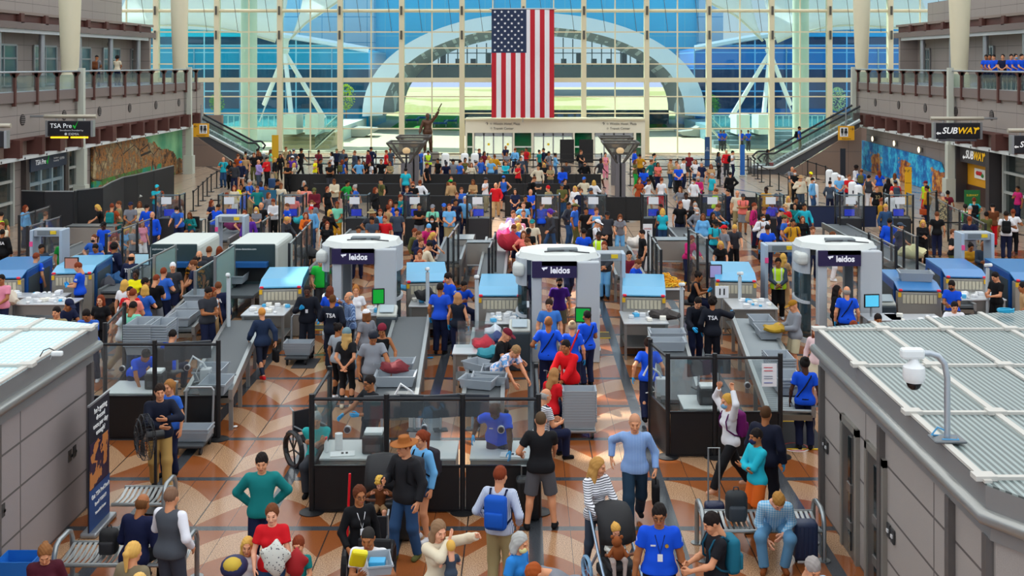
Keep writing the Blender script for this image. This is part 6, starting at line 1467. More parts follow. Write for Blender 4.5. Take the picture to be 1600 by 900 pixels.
booth(-1, -6.98, 18.84, 9.6, [(-14, 21.6)], [(-14, 9.6)], '', 'd8f0f4', 'a0ccd4', 'a39896')
for i, (ya, yb) in enumerate(((17.35, 16.5), (16.1, 15.25))):
    d = struct(MB().b2(4.76, 4.86, yb + .1, ya - .1, 0, 1.85).obj('door_%d' % (20 + i), M('5c5a58', .3, .4)))
    b = MB(); b.b2(4.74, 4.84, ya - .1, ya, 0, 1.95); b.b2(4.74, 4.84, yb, yb + .1, 0, 1.95); b.b2(4.74, 4.84, yb, ya, 1.85, 1.95); b.obj('frame', M('98948c', .4, .4), d)
    MB().b2(4.745, 4.765, yb + .3, yb + .42, .1, 1.75).obj('glazing_strip', M('20282a', .1), d)
    for z in (.95, .4): MB().b2(4.73, 4.76, yb + .25, yb + .45, z, z + .12).obj('lock_plate', M('8c8884', .3, .7), d)
for x, y, Xw in ((1288, 693, 4.79), (1292.5, 699, 4.79), (1389.5, 829, 4.79), (1396, 838, 4.79), (110, 712, -7.09), (117, 705, -7.09), (5, 798, -7.09)):
    Y = abs(Xw) * 1800 / abs(x - 820); z = zy(y, Y); s = 1 if Xw > 0 else -1
    t = thing('wall_switch', 'small dark switch plate on the %s booth wall' % ('right' if s > 0 else 'left'), 'switch', (Xw, Y, z), 0, 'switch plates on the %s booth' % ('right' if s > 0 else 'left'))
    MB().b2(-.02, .0, -.06, .06, -.09, .09).obj('plate', M('3a3a3a', .4), t); MB().b2(-.03 * s - .005, -.02 * s + .005, -.03, .03, -.02, .02).obj('rocker', M('d0d0d0', .4), t)
p = G(1480, 688, 2.97); t = thing('dome_camera', 'white dome camera on a tall gooseneck pole on the right booth roof', 'camera', (p.x, p.y, 2.97)); h = (688 - 552) * p.y / 1800
w_ = (1480 - 1428) * p.y / 1800
MB().tube([(0, 0, 0), (0, 0, h * .72), (-.03, 0, h * .88), (-.1, 0, h * .97), (-.2, 0, h), (-w_ + .02, 0, h)], .035, 10).obj('gooseneck', M('b4bcc4', .3, .6), t, True)
MB().rbox((0, 0, .015), (.36, .26, .03), .01, 1).obj('base_plate', M('6c7074', .4, .4), t); MB().rbox((-w_ - .02, 0, h), (.26, .13, .12), .03).obj('mount', M('e4e8e8', .4), t)
MB().lathe([(.05, 0), (.06, -.05), (.12, -.1), (.125, -.22), (.1, -.27)][::-1], (-w_, 0, h - .05), 18).obj('housing', M('eceeee', .35), t, True); MB().ball((-w_, 0, h - .33), (.085, .085, .085), 14).obj('dome', M('141418', .05), t, True)
MB().tube([(0, 0, .1), (-.1, .02, .14), (-.16, .04, .05), (-.05, .1, .02), (.12, .05, .02), (.1, -.08, .03), (-.08, -.06, .03)], .012, 5).obj('cable_loop', M('4898c8', .4), t)
for x, y, lb, s in ((348, 630, 'small white camera on the roof edge of the left booth', -1),):
    pass
p = AT(85, 556, 16.6); t = thing('security_camera', 'small white camera on the roof edge of the left booth', 'camera', (p.x, p.y, 2.94)); MB().rbox((.06, -.05, .1), (.16, .08, .07), .02).obj('camera_body', M('e4e8e8'), t); MB().tube([(-.05, 0, .0), (-.02, 0, .08), (.02, 0, .1)], .015).obj('bracket', m_steel, t); MB().tube([(.02, 0, .12), (-.08, .02, .16), (-.18, .05, .12), (-.24, .06, .02)], .008, 5).obj('cable', M('282828'), t)
p = G(1560, 485, 2.96); t = thing('cable_coil', 'coiled cyan cable on the far edge of the right booth roof', 'cable', (G(1560, 487, 2.95).x, G(1560, 487, 2.95).y - .3, 2.99)); MB().tube([((.13 + .01 * math.sin(k)) * math.cos(k * .7), .1 * math.sin(k * .7), .02 + .002 * k) for k in range(28)], .015, 5).obj('coil', M('20a0c8', .4), t)
def partition(pts, h, low, label, n=0, drop_last=False):
    """pts: floor points; a post at each"""
    for k in range(len(pts) - 1):
        a, b_ = Vector(pts[k] + (0,)), Vector(pts[k + 1] + (0,)); d = b_ - a; L = d.length
        t = thing('glass_partition', label[k], 'partition', (a + b_) / 2, math.atan2(d.y, d.x), 'sections of the ' + label[0][:24] if False else None)
        MB().b2(-L / 2 + .06, L / 2 - .06, -.012, .012, low + .03, h - .12).obj('glass_panel', m_plexi, t); MB().b2(-L / 2 + .05, L / 2 - .05, -.02, .02, .05, low).obj('lower_panel', M('0e0e12', .5), t)
        MB().b2(-L / 2, L / 2, -.025, .025, low, low + .04).obj('middle_rail', M('202024', .35, .5), t); MB().cyl((-L / 2, 0, h - .08), (L / 2, 0, h - .08), .028, n=8).obj('top_rail', M('202024', .35, .5), t); MB().b2(-L / 2, L / 2, -.025, .025, .02, .06).obj('bottom_rail', M('202024', .35, .5), t)
        for e in ((-1, 1) if k == len(pts) - 2 and not drop_last else (-1,)): MB().cyl((e * L / 2, 0, .02), (e * L / 2, 0, h), .045, n=12).obj('post', m_blk, t, True); MB().lathe([(.2, 0), (.2, .015), (.06, .035)], (e * L / 2, 0, 0), 20).obj('base', m_blk, t)
partition([(-3.42, 20.2), (-3.42, 18.5), (-2.22, 18.5), (-1.0, 18.5), (.22, 18.5), (.2, 20.4)], 1.9, .72, ['left return panel of the central glass partition', 'central glass partition section behind the red wand, with white desk', 'central glass partition section behind the cowboy hat', 'central glass partition section beside the man in black T-shirt', 'right return panel of the central glass partition'])
partition([(2.42, 22.2), (2.62, 21.1), (3.48, 21.1), (4.68, 21.1)], 1.9, .8, ['left return panel of the right glass partition', 'right glass partition section with printer desk behind it', 'right glass partition section behind the purple backpack'])
partition([(-8.6, 22.1), (-7.1, 22.1), (-5.88, 22.1)], 1.9, .8, ['glass partition section nearest the left booth', 'glass partition section in front of the left monitors'])
partition([(-8.9, 25.6), (-8.6, 23.6)], 1.9, .3, ['glass panel behind the left booth corner'])
t = thing('notice', 'white notice with red and grey lines on the right glass partition', 'notice', (*AT(1202, 586, 21.05)[:2], AT(1202, 586, 21.05).z)); MB().box((0, 0, 0), (.27, .01, .42)).obj('sheet', M('f0f0f4'), t)
for k, c in ((.14, 'c82030'), (.08, 'c82030'), (-.02, '9098a8'), (-.06, '9098a8'), (-.14, '5060a8')): MB().box((-.02, -.01, k), (.16, .006, .012)).obj('printed_line', M(c), t)
for i, (x, y, Y) in enumerate(((1168, 602, 21.05), (543, 671, 18.46), (663, 669, 18.46), (783, 671, 18.46), (191, 576, 22.05), (293, 574, 22.05))):
    q = AT(x, y, Y); t = thing('partition_speaker', 'round silver speaking grille in the glass near ' + ['the purple backpack', 'the white paper roll', 'the cowboy hat', 'the bending blue officer', 'the bearded blue officer', 'the left monitor arm'][i], 'grille', q); MB().cyl((0, .02, 0), (0, -.03, 0), .06, n=18).obj('ring', M('b8bcc0', .3, .6), t, True); MB().cyl((0, -.03, 0), (0, -.035, 0), .045, n=18).obj('grille', M('3c3c40', .4), t)
def bench(loc, L, label, rz_=0, d=.62, ends=(-1, 1)):
    t = thing('bench', label, 'bench', loc, rz_); b = MB(); n = int(L / .075)
    for k in range(n):
        x = -L / 2 + .05 + k * (L - .1) / (n - 1)
        b.add([(x - .022, -d / 2, .45), (x + .022, -d / 2, .45), (x + .022, -d / 2 + .1, .43), (x + .022, 0, .425), (x + .022, d / 2, .5), (x - .022, d / 2, .5), (x - .022, 0, .425), (x - .022, -d / 2 + .1, .43)], [tuple(range(8))])
    sl = b.obj('seat_slats', M('b0b4b4', .35, .6), t); sl.modifiers.new('s', 'SOLIDIFY').thickness = .012
    MB().tube([(-L / 2, -d / 2, .43), (L / 2, -d / 2, .43)], .03, 8).tube([(-L / 2, d / 2, .48), (L / 2, d / 2, .48)], .03, 8).obj('seat_frame', M('8c9090', .3, .7), t, True)
    for s in ends:
        MB().tube([(s * L / 2, -d / 2, 0), (s * L / 2, -d / 2, .55), (s * L / 2, -d / 2 + .06, .66), (s * L / 2, -d / 2 + .16, .7), (s * L / 2, d / 2 - .16, .7), (s * L / 2, d / 2 - .06, .66), (s * L / 2, d / 2, .55), (s * L / 2, d / 2, 0)], .035, 10).obj('end_hoop', M('a0a6a8', .3, .7), t, True)
        for y in (-d / 2, d / 2): MB().cyl((s * L / 2, y, 0), (s * L / 2, y, .015), .09, n=14).obj('foot', M('8c9090', .3, .7), t)
    return t
bench((-5.48, 15.87, 0), 1.75, 'slatted steel bench at the lower left where the man in navy sits'); bench((-5.95, 18.0, 0), .8, 'short perforated steel bench beside the tall advertising banner', 0, .6, (1,))
bench((3.46, 17.0, 0), 1.75, 'slatted steel bench with a black backpack against the right booth')
q = G(152, 840); t = thing('advertising_banner', 'tall dark blue TSA PreCheck banner standing beside the left booth', 'banner', (-6.62, 17.9, 0), PI / 2); H_ = 2.0
MB().box((0, 0, H_ / 2), (.85, .02, H_)).obj('banner', M('1c1c28', .5), t); MB().box((0, -.012, .36), (.85, .01, .7)).obj('blue_panel', M('14407c', .5), t); m = Mat('ad_photo', .5); m.color(m.mix(m.noise(3.2, 4).gt(.5), 'c07840', '281838')); MB().box((0, -.012, 1.05), (.8, .01, .7)).obj('photo', m.m, t)
MB().rbox((0, 0, .04), (.9, .26, .08), .03).obj('base', m_steel, t); MB().cyl((0, .03, 0), (0, .03, H_), .014).obj('support_pole', m_steel, t); MB().box((0, 0, H_), (.87, .03, .03)).obj('top_bar', m_steel, t)
for i, s_ in enumerate(("Isn't getting", 'dressed', 'once per day', 'enough?')): text(s_, .115, 'lettering', M('f4f4f4'), t, (0, -.03, H_ - .13 - i * .115))
for i, (s_, z_) in enumerate((('Get TSA PreCheck', .095), ('Enroll TODAY!', .075), ('IdentoGO Center', .06))): text(s_, z_, 'lettering', M('f4f4f4'), t, (0, -.03, .58 - i * .14))
Yf_ = 18.6; fx = pz(243, Yf_); t = thing('pedestal_fan', 'black pedestal fan in front of the man in navy pullover', 'fan', (fx, Yf_, 0)); zc = zy(682, Yf_)
MB().cyl((0, 0, 0), (0, 0, zc), .025).obj('pole', m_blk, t); MB().lathe([(.24, 0), (.24, .03), (.05, .06)], n=20).obj('base', m_blk, t); hx = -.2
R3 = Matrix.Rotation(-1.05, 3, 'Z'); q = lambda x, y, z: Vector((hx, -.05, zc)) + R3 @ Vector((x, y, z))
b = MB()
for rr, yy in ((.36, 0), (.36, .1), (.3, -.06), (.2, -.09), (.1, -.1), (.28, .15)): b.tube([q(rr * math.cos(a), yy, rr * math.sin(a)) for a in (2 * PI * k / 28 for k in range(28))], .006, 4, closed=True)
for k in range(40): a = 2 * PI * k / 40; ca, sa = math.cos(a), math.sin(a); b.tube([q(.04 * ca, -.1, .04 * sa), q(.2 * ca, -.09, .2 * sa), q(.36 * ca, 0, .36 * sa), q(.36 * ca, .1, .36 * sa), q(.1 * ca, .2, .1 * sa)], .0035, 3)
b.obj('cage', M('303236', .3, .5), t); MB().cyl(q(0, .08, 0), q(0, .34, 0), .075, n=14).obj('motor', m_blk, t, True)
for k in range(3):
    a = 2 * PI * k / 3 + .4; b = MB(); P4 = [(.04, -.03), (.14, -.1), (.31, -.09), (.32, .06), (.14, .05)]
    b.ext([q(r_ * math.cos(a) - w * math.sin(a), .02 + w * .3, r_ * math.sin(a) + w * math.cos(a)) for r_, w in P4], R3 @ Vector((0, 1, 0)), .006); b.obj('blade', M('2c3034', .3), t)
suitcase(G(1258, 878), .34, .24, .55, '1c2c4c', 'navy hard suitcase standing by the right bench', 0); suitcase(G(622, 845), .4, .26, .58, '141416', 'black ribbed suitcase beside the man in jeans', .0); suitcase(G(838, 822) + Vector((-.12, .25, 0)), .4, .28, .62, '0e0e10', 'black suitcase behind the legs of the man in black T-shirt', .2)
suitcase((2.88, 17.5, 0), .3, .2, .5, '1c2444', 'small navy suitcase with raised handle behind the right bench', .85)
suitcase(G(1063 + 280, 412), .35, .22, .55, '18181c', 'black suitcase beside the big man at the far right detector', .5)
for (x, y, c, lb) in ((1458, 390, '141418', 'black suitcase with raised handle beside the man in green shorts'), (1182, 385, 'a01828', 'red suitcase near the crowd left of the right metal detector'), (1395, 268 + 0, '101014', 'black suitcase by the window wall guards') , (1275, 268, '401c48', 'purple suitcase beneath the blue banner'), (425, 295, '244c7c', 'blue suitcase in the rear left queue'), (528, 330, 'c89c90', 'pink suitcase behind the yellow-belted woman')):
    if lb.startswith('black suitcase by'): x = 1072
    suitcase(G(x, y), .4, .25, .55, c, lb, .4)
def bagpack(p, c, c2, label, s=1.0, rz_=0):
    t = thing('backpack', label, 'backpack', p, rz_); t.scale = (s,) * 3; MB().rbox((0, 0, .22), (.32, .24, .44), .09, 3).obj('main_bag', M(c, .7), t, True); MB().rbox((0, -.13, .15), (.25, .1, .22), .04, 3).obj('front_pocket', M(c2, .7), t, True); MB().tube([(-.04, .02, .43), (-.03, .02, .49), (.03, .02, .49), (.04, .02, .43)], .01, 6).obj('carry_loop', M(c2), t)
bagpack((3.12, 17.0, .46), '1c2024', '2c343c', 'black backpack resting on the right bench'); bagpack((-5.72, 15.85, .46), '18181a', '222226', 'black bag on the left bench beside the navy jacket', .8)
p = G(32, 895); t = thing('recycling_bin', 'bright blue plastic bin at the lower left corner', 'bin', (-6.75, 15.4, 0)); b = MB(); b.add([(x * .8, y * .8, 0) for x, y in ((-.25, -.2), (.25, -.2), (.25, .2), (-.25, .2))] + [(x, y, .62) for x, y in ((-.25, -.2), (.25, -.2), (.25, .2), (-.25, .2))], [(i, (i + 1) % 4, 4 + (i + 1) % 4, 4 + i) for i in range(4)] + [(3, 2, 1, 0)]); o = b.obj('bin_body', M('1c70c8', .5), t); o.modifiers.new('s', 'SOLIDIFY').thickness = .02; MB().rbox((0, 0, .4), (.4, .3, .2), .08).obj('liner_bag', M('2c88e0', .4), t, True)
def wheel(b, c, r, ax=(1, 0, 0)):
    c = Vector(c); a = Vector(ax).normalized(); u = a.orthogonal().normalized(); w = a.cross(u); b.tube([c + (u * math.cos(k) + w * math.sin(k)) * r for k in (2 * PI * i / 20 for i in range(20))], r * .16, 6, closed=True)
    for i in range(5): k = 2 * PI * i / 5; b.cyl(c, c + (u * math.cos(k) + w * math.sin(k)) * r, r * .05, n=4)
def stroller(loc, rz_, label, hood, rim='141416', fr='3c3c40', big=False):
    t = thing('pushchair', label, 'pushchair', loc, rz_); R = .17 if big else .12
    for s in (-1, 1):
        MB().tube([(s * .27, -.35, R), (s * .26, .05, .55), (s * .24, .45, 1.0)], .02).obj('side_frame', M(fr, .3, .6), t, True); MB().tube([(s * .27, .38, R), (s * .26, .05, .55)], .02).obj('rear_strut', M(fr, .3, .6), t)
        for y in (-.38, .4): b = MB(); wheel(b, (s * .29, y, R), R); b.obj('wheel', M(rim, .5), t)
    MB().tube([(-.24, .45, 1.0), (-.2, .5, 1.04), (.2, .5, 1.04), (.24, .45, 1.0)], .022).obj('handlebar', M('5c3420', .5), t)
    MB().rbox((0, -.05, .42), (.38, .42, .08), .03).obj('seat', M('202024', .7), t); MB().rbox((0, .2, .68), (.38, .07, .56), .03, M4=Matrix.Rotation(-.3, 3, 'X')).obj('seat_back', M('202024', .7), t); MB().tube([(-.24, -.18, .6), (-.15, -.3, .62), (.15, -.3, .62), (.24, -.18, .6)], .022).obj('bumper_bar', M('6c3c20', .5), t)
    b = MB(); n = 8; vs = []
    for i in range(n + 1):
        a = -.15 + 1.75 * i / n
        for k in range(7): x = -.25 + .5 * k / 6; vs.append((x, .28 - .42 * math.sin(a) * (1 - .25 * (x / .25) ** 2), .7 + .42 * math.cos(a) * (1 - .12 * (x / .25) ** 2)))
    b.add(vs, [(i * 7 + k, i * 7 + k + 1, (i + 1) * 7 + k + 1, (i + 1) * 7 + k) for i in range(n) for k in range(6)]); o = b.obj('hood', M(hood, .7), t, True); o.modifiers.new('s', 'SOLIDIFY').thickness = .015
    b = MB(); b.rbox((0, .12, .24), (.4, .4, .14), .04); b.obj('basket', M('282c30', .8), t); return t
SA = stroller((-2.2, 17.68, 0), 0, 'black pushchair with brown bar in front of the central glass partition', '1c1c20'); SB = stroller((1.26, 15.72, 0), .3, 'black jogging pushchair with light wheels pushed by the woman in stripes', '18181c', '8cb8dc', 'a8c0d8', True)
SC = stroller(G(882, 640), .8, 'wheelchair-side pushchair beside the pile of bins', '2c2c30') if False else None
def wheelchair(loc, rz_, label):
    t = thing('wheelchair', label, 'wheelchair', loc, rz_)
    for s in (-1, 1):
        b = MB(); wheel(b, (s * .3, .12, .3), .3); b.obj('drive_wheel', M('1c1c20', .4), t); b = MB(); wheel(b, (s * .25, -.35, .09), .09); b.obj('caster', M('1c1c20', .4), t)
        MB().tube([(s * .24, .25, .3), (s * .24, .25, .95), (s * .24, .36, .98)], .016).tube([(s * .24, .2, .68), (s * .24, -.2, .68), (s * .24, -.3, .3), (s * .22, -.5, .12)], .016).obj('side_frame', M('8c9094', .3, .7), t)
        MB().rbox((s * .12, -.55, .11), (.16, .2, .02), .008, 1).obj('footrest', M('2c2c30'), t)
    MB().rbox((0, 0, .48), (.46, .45, .05), .02).obj('seat', M('14141a', .6), t); MB().rbox((0, .25, .74), (.46, .03, .4), .012).obj('backrest', M('14141a', .6), t); return t
WA = wheelchair(G(880, 650), 2.6, 'black wheelchair beside the tall pile of bins'); WB = wheelchair((-3.83, 20.72, 0), .7, 'wheelchair behind the left return panel of the central partition')
WC = wheelchair(G(575, 925), 0, 'wheelchair pushed beside the woman with the red wand')
for x, y0, y1, tilt, lb in ((541, 740, 880, .02, 'tall red wand held by the woman with the lanyard'), (855, 515, 640, .2, 'long slanting red pole carried over the red-jacketed attendant')):
    p = G(x, y1); h = zy(y0, p.y); t = tag(MB().tube([(0, 0, .05), (h * tilt * 2, 0, h)], .018, 8).obj('red_pole', M('d81020', .4)), lb, 'pole'); t.location = (p.x, p.y, 0)
p = G(1243, 699); t = thing('floor_decal', 'round white and red floor sticker by the right booth', 'sticker', (p.x, p.y, 0)); MB().cyl((0, 0, 0), (0, 0, .004), .26, n=28).obj('disc', M('f0f0f0', .4), t); MB().tube([(.22 * math.cos(k), .22 * math.sin(k), .006) for k in (2 * PI * i / 24 for i in range(24))], .012, 4, closed=True).obj('ring', M('c82020', .4), t); MB().b2(-.1, .1, -.03, .03, .004, .008).obj('mark', M('204878'), t)
for x, y, w, d, lb, c in ((1228, 680, 1.3, 1.6, 'dark rubber mat with yellow edge beside the right booth', '2c2c30'), (478, 568, .55, .9, 'grey floor mat behind the officer with TSA on his back', '303034'), (500, 512, .5, .5, 'yellow framed floor mat near the left leidos scanner', '3c3c34'), (935, 524, .6, .6, 'yellow framed floor mat right of the middle leidos scanner', '5c5440')):
    p = G(x, y); t = thing('floor_mat', lb, 'mat', (p.x, p.y, 0)); MB().b2(-w / 2, w / 2, -d / 2, d / 2, 0, .012).obj('mat', M(c, .8), t)
    if 'yellow' in lb: MB().b2(-w / 2, w / 2, -d / 2 - .05, -d / 2, 0, .014).b2(-w / 2, w / 2, d / 2, d / 2 + .05, 0, .014).obj('edge_stripe', M('e8c010', .6), t)
t = blob(463, 525, .0, (.12, .12, .03), '4c4c50', 'dark stone lump on the floor near the yellow mat', 'litter', 'litter') if False else None
blob(672, 560, 0, (.08, .05, .02), '2094d8', 'blue glove dropped on the floor by the two standing officers', 'glove', 'dropped_glove'); blob(367, 668, 0, (.05, .04, .02), 'f0f0f0', 'white crumpled tissue on the floor near the cart', 'tissue', 'tissue')
def place(fg, size, x, yh, rot, z0=0):
    zt = (fg.head[2] + .14 * fg.p['hs']) * size + z0; P = G(x, yh, zt); R = rz(rot * D); h = R @ (fg.head * size)
    return (P.x - h[0], P.y - h[1], z0)
def hero(x, yh, size, rot, pose, top, bot, hair, skin, label, ex=(), z0=0, **k):
    fg = Fig(**{**POSES.get(pose, {}), **k.pop('q', {})}) if isinstance(pose, str) else Fig(**pose)
    t, tc = top; b, bc = bot; kw = {a: k[a] for a in ('shoe', 'glove') if a in k}
    if not isinstance(hair[0], (tuple, list)): hr, hc = hair
    else: hr, hc = hair, hair[0][1]
    return person(place(fg, size, x, yh, rot, z0), rot * D, fg, t, tc, b, bc, hr, hc, skin, size, ex, label, None, **kw)
def pattern(name, a, b_, kind):
    m = Mat(name, .8, spec=.2)
    if kind == 'hstripe': f = (m.z / .03).fract().lt(.35)
    elif kind == 'vstripe': f = (m.x / .016).fract().lt(.4)
    elif kind == 'plaid': f = ((m.x / .035).fract().lt(.35)) * .5 + ((m.z / .035).fract().lt(.35)) * .5
    elif kind == 'blotch': f = m.noise(14, 2).gt(.52)
    elif kind == 'dots': f = m.voro(28).lt(.25)
    m.color(m.mix(f, a, b_)); return m.m
pt_stripe = pattern('white_navy_stripes', 'e8e8ec', '202030', 'hstripe'); pt_blue = pattern('blue_fine_stripes', '5c8cd0', 'b8d0f0', 'vstripe'); pt_plaid = pattern('blue_plaid', '2c4c80', 'a8c0e0', 'plaid'); pt_gold = pattern('black_gold', '141210', 'b87818', 'blotch'); pt_dot = pattern('leaf_print', 'd0d0c8', '505058', 'dots'); pt_tie = pattern('tie_dye', 'f0e0e4', '70a8e0', 'blotch'); pt_flor = pattern('floral', 'e8e0e0', 'd8406c', 'blotch'); pt_leo = pattern('leopard', 'b8a070', '302818', 'blotch'); pt_fine = pattern('grey_white_stripes', 'd8dce8', '7890b8', 'vstripe'); pt_rust = pattern('rust_floral', '7c2814', 'd89028', 'blotch')
OFF = [('patch',), ('belt',)]
U = ('tee', 'royal'); NT = ('long', 'navy')
hero(409, 706, 1.02, 8, dict(ha=(-.17, .12, .98), hb=(.17, .12, .98), ea=(-1, .1, 0), eb=(1, .1, 0), hp=10), ('sweater', 'teal'), ('long', 'navy'), ('short', 'dark'), 'l', 'man in teal sweater standing with hands behind his back')
hero(425, 786, .95, 5, dict(fem=1, ha=(-.2, -.25, .95), hb=(.15, -.3, 1.0), hp=8), ('tee', 'red'), ('long', 'denim'), ('pony', 'brown'), 'p', 'woman in red T-shirt with white flower print holding a patterned cloth')
hero(387, 838, .66, 5, dict(fem=1, hs=1.4, ha=(-.1, -.25, 1.0), hb=(.2, -.2, .95)), ('tee', 'white'), ('long', 'denim'), ('long', 'blond'), 'l', 'small blond girl in denim overalls and white T-shirt')
hero(466, 836, .68, -5, dict(hs=1.38, ha=(-.1, -.28, 1.05), hb=(.14, -.26, 1.0), fat=1.05), ('tee', 'teal'), ('long', 'red'), ('short', 'auburn'), 'l', 'boy with open mouth hugging a red jacket')
hero(562, 757, .95, 25, dict(fem=1, ha=(-.22, -.2, .95), grip='a'), ('long', 'black'), ('long', 'black'), ('pony', '5c2c14'), 'm', 'woman in black with white lanyard holding the red wand', [('lanyard', 'white'), ('glasses', '18181c')])
hero(575, 822, 1.02, -5, dict(**{**POSES['sit'], 'ha': (-.05, -.36, .82), 'hb': (.2, -.34, .8)}), ('tee', 'white'), ('long', 'navy'), ('buzz', '2c2826'), 'm', 'seated man in white T-shirt with a yellow snack bag on his lap')
hero(632, 682, 1.03, -35, dict(ha=(-.16, -.28, 1.15), hb=(.27, -.05, .88), fa=(-.12, -.12, .075), fb=(.12, .12, .075), hy=-20), ('jacket', '202024'), ('long', 'denim'), (('hat', '9c5c28'), ('short', 'auburn')), 'l', 'man in brown cowboy hat, black jacket and jeans', [('backpack', 'charcoal')], shoe='olive')
hero(658, 671, .97, -45, dict(fem=1, ha=(-.1, -.25, 1.2)), ('long', 'sky'), ('hot', 'denim'), ('pony', 'auburn'), 'l', 'woman in light blue shirt and denim shorts behind the cowboy hat', [('backpack', '2c2830'), ('glasses',)], shoe='white')
hero(686, 811, .95, 35, dict(fem=1, ha=(.05, -.2, 1.5), hb=(.35, -.4, 1.55), ea=(-.6, -.4, -.6), hp=16), ('sweater', 'cream'), ('long', 'charcoal'), ('long', '8c6c50'), 'p', 'long-haired woman in cream sweater with her hand on her face')
hero(704, 842, .42, 200, dict(hs=1.7, ha=(-.2, -.3, 1.1), hb=(.2, -.3, 1.1)), ('tee', 'slate'), ('long', 'navy'), ('buzz', 'blond'), 'p', 'baby in grey carried by the long-haired woman', z0=.68)
hero(782, 726, 1.02, 165, dict(ha=(-.24, -.1, .95), hb=(.25, -.15, 1.0), hy=-12), ('long', pt_fine), ('long', 'khaki'), ('short', 'auburn'), 'l', 'man in pale striped shirt with bright blue backpack seen from behind', [('backpack', '1454b8', 'navy')])
hero(845, 641, 1.05, 178, dict(ha=(-.2, -.38, 1.0), hb=(.3, -.2, 1.02), fa=(-.2, 0, .075), fb=(.2, .06, .075), fat=1.12), ('tee', '141418'), ('shorts', '55555a'), ('buzz', '54402c'), 'l', 'man in black T-shirt and grey shorts at the partition, seen from behind')
hero(992, 645, 1.06, -4, dict(**{**POSES['walk'], 'ha': (-.34, .1, .98), 'hb': (.3, -.08, .88), 'grip': 'b', 'fat': 1.1, 'hp': 10}), ('long', pt_blue), ('long', '1c3448'), 'none', 'l', 'bald man in light blue shirt walking with a black bag', [('bag', 'black', 1, .34, .3)]) if False else \
hero(992, 645, 1.06, -4, dict(**{**POSES['walk'], 'ha': (-.34, .1, .98), 'hb': (.3, -.08, .88), 'grip': 'b', 'fat': 1.1, 'hp': 10}), ('long', pt_blue), ('long', '1c3448'), (('buzz', 'c89070'),), 'l', 'bald man in light blue shirt walking with a black bag', [('bag', 'black', 1, .34, .3)])
hero(935, 713, .97, 30, dict(fem=1, ha=(-.2, -.36, 1.02), hb=(.14, -.38, 1.02), grip='ab', hy=35, hp=12, fa=(-.1, .15, .075)), ('long', pt_stripe), ('leggings', 'slate'), ('long', 'b88848'), 'l', 'blond woman in striped top pushing the jogging pushchair', [('bag', 'black', 1, .2, .2)], shoe='rust')
hero(1030, 785, 1.04, -3, dict(ha=(-.3, -.02, .84), hb=(.3, -.02, .84), fat=1.22, hp=10, hy=-6), ('polo', 'royal'), ('long', '10121c'), ('short', 'dark'), 'm', 'stout officer in bright blue uniform shirt walking towards the viewer', OFF + [('badge',), ('lanyard', '18181c'), ('glasses',)])
hero(1112, 798, 1.0, -78, dict(ha=(-.06, -.34, 1.08), hb=(.1, -.36, 1.05), hp=26, grip='ab'), ('tee', '16161c'), ('long', '18181c'), ('short', '1c1210'), 'l', 'man in black T-shirt with teal backpack looking at his phone', [('backpack', '1c6c84', '145068'), ('phone', 0)])
hero(813, 830, .92, 60, dict(fem=1, hp=20), ('tee', '2880d0'), ('long', 'navy'), (('bob', 'b0b0ac'), ('mask', 'e8e4a0')), 'l', 'grey-haired person in blue with a yellow face mask')
hero(836, 876, 1.0, -60, dict(**{**POSES['bend'], 'hp': 25, 'lean': 60}), ('tee', 'grey'), ('long', 'denim'), ('short', 'a04c1c'), 'l', 'red-haired man in grey T-shirt bending down at the lower edge')
hero(1216, 766, 1.03, -8, dict(ph=.54, fa=(-.16, -.42, .075), fb=(.12, -.36, .075), ha=(-.12, -.36, .42), hb=(.1, -.34, .5), lean=42, hp=26, kn=(.3, -1, 1), hy=18), ('long', pattern('sky_check', '78b8e0', 'c8e0f0', 'plaid')), ('long', '5c8cb0'), ('short', 'a87838'), 'p', 'man in light blue shirt and jeans leaning forward on the right bench', shoe='7c4018')
hero(1270, 868, .98, 15, dict(hp=30, ha=(.0, -.26, 1.3)), ('tee', 'a8c8e8'), ('long', 'khaki'), ('short', '9c9490'), 'l', 'grey-haired man in pale blue at the foot of the right booth')
hero(1181, 668, .95, -70, dict(ha=(.05, -.2, 1.1), hb=(-.12, -.2, 1.1), ea=(-1, -.1, -.6), eb=(1, -.1, -.6), fem=0), ('long', 'turq'), ('shorts', 'e0641c'), (('short', 'dark'), ('mask', '282c50')), 'm', 'young man in turquoise shirt and orange shorts wearing a dark mask')
hero(1197, 632, 1.03, 150, 'stand', ('jacket', '14182c'), ('long', '10121c'), ('buzz', '4c3018'), 'm', 'officer in dark navy jacket with a blue glove, back turned', glove=1)
hero(1136, 614, .98, -70, dict(**{**POSES['walk2'], 'ha': (-.18, -.12, 1.75), 'hb': (.16, -.05, 1.8), 'ea': (-1, -.2, .3), 'eb': (1, -.2, .3), 'fem': 1, 'fa': (-.08, .4, .12), 'fb': (.08, -.4, .075)}), ('long', 'e0e0e4'), ('long', '141418'), (('pony', 'c89840'), ('mask', '78a8c8')), 'l', 'blond woman with purple backpack striding with both arms raised', [('backpack', '6c1460', '541050')], shoe='d8a080')
hero(250, 598, 1.04, 20, dict(**{**POSES['clasp'], 'fa': (-.08, .1, .1), 'fb': (.1, -.28, .075), 'ha': (.0, -.3, 1.1), 'hb': (.08, -.26, 1.2), 'fat': 1.1}), ('sweater', '12182c'), ('long', 'b08c50'), ('short', '2c1c14'), 'l', 'man in navy pullover and khaki trousers walking by the fan', shoe='black')
hero(264, 592, .98, -20, dict(fem=1), ('tee', 'blue'), NT, ('pony', 'a06c38'), 'l', 'woman in blue half hidden behind the man in navy pullover')
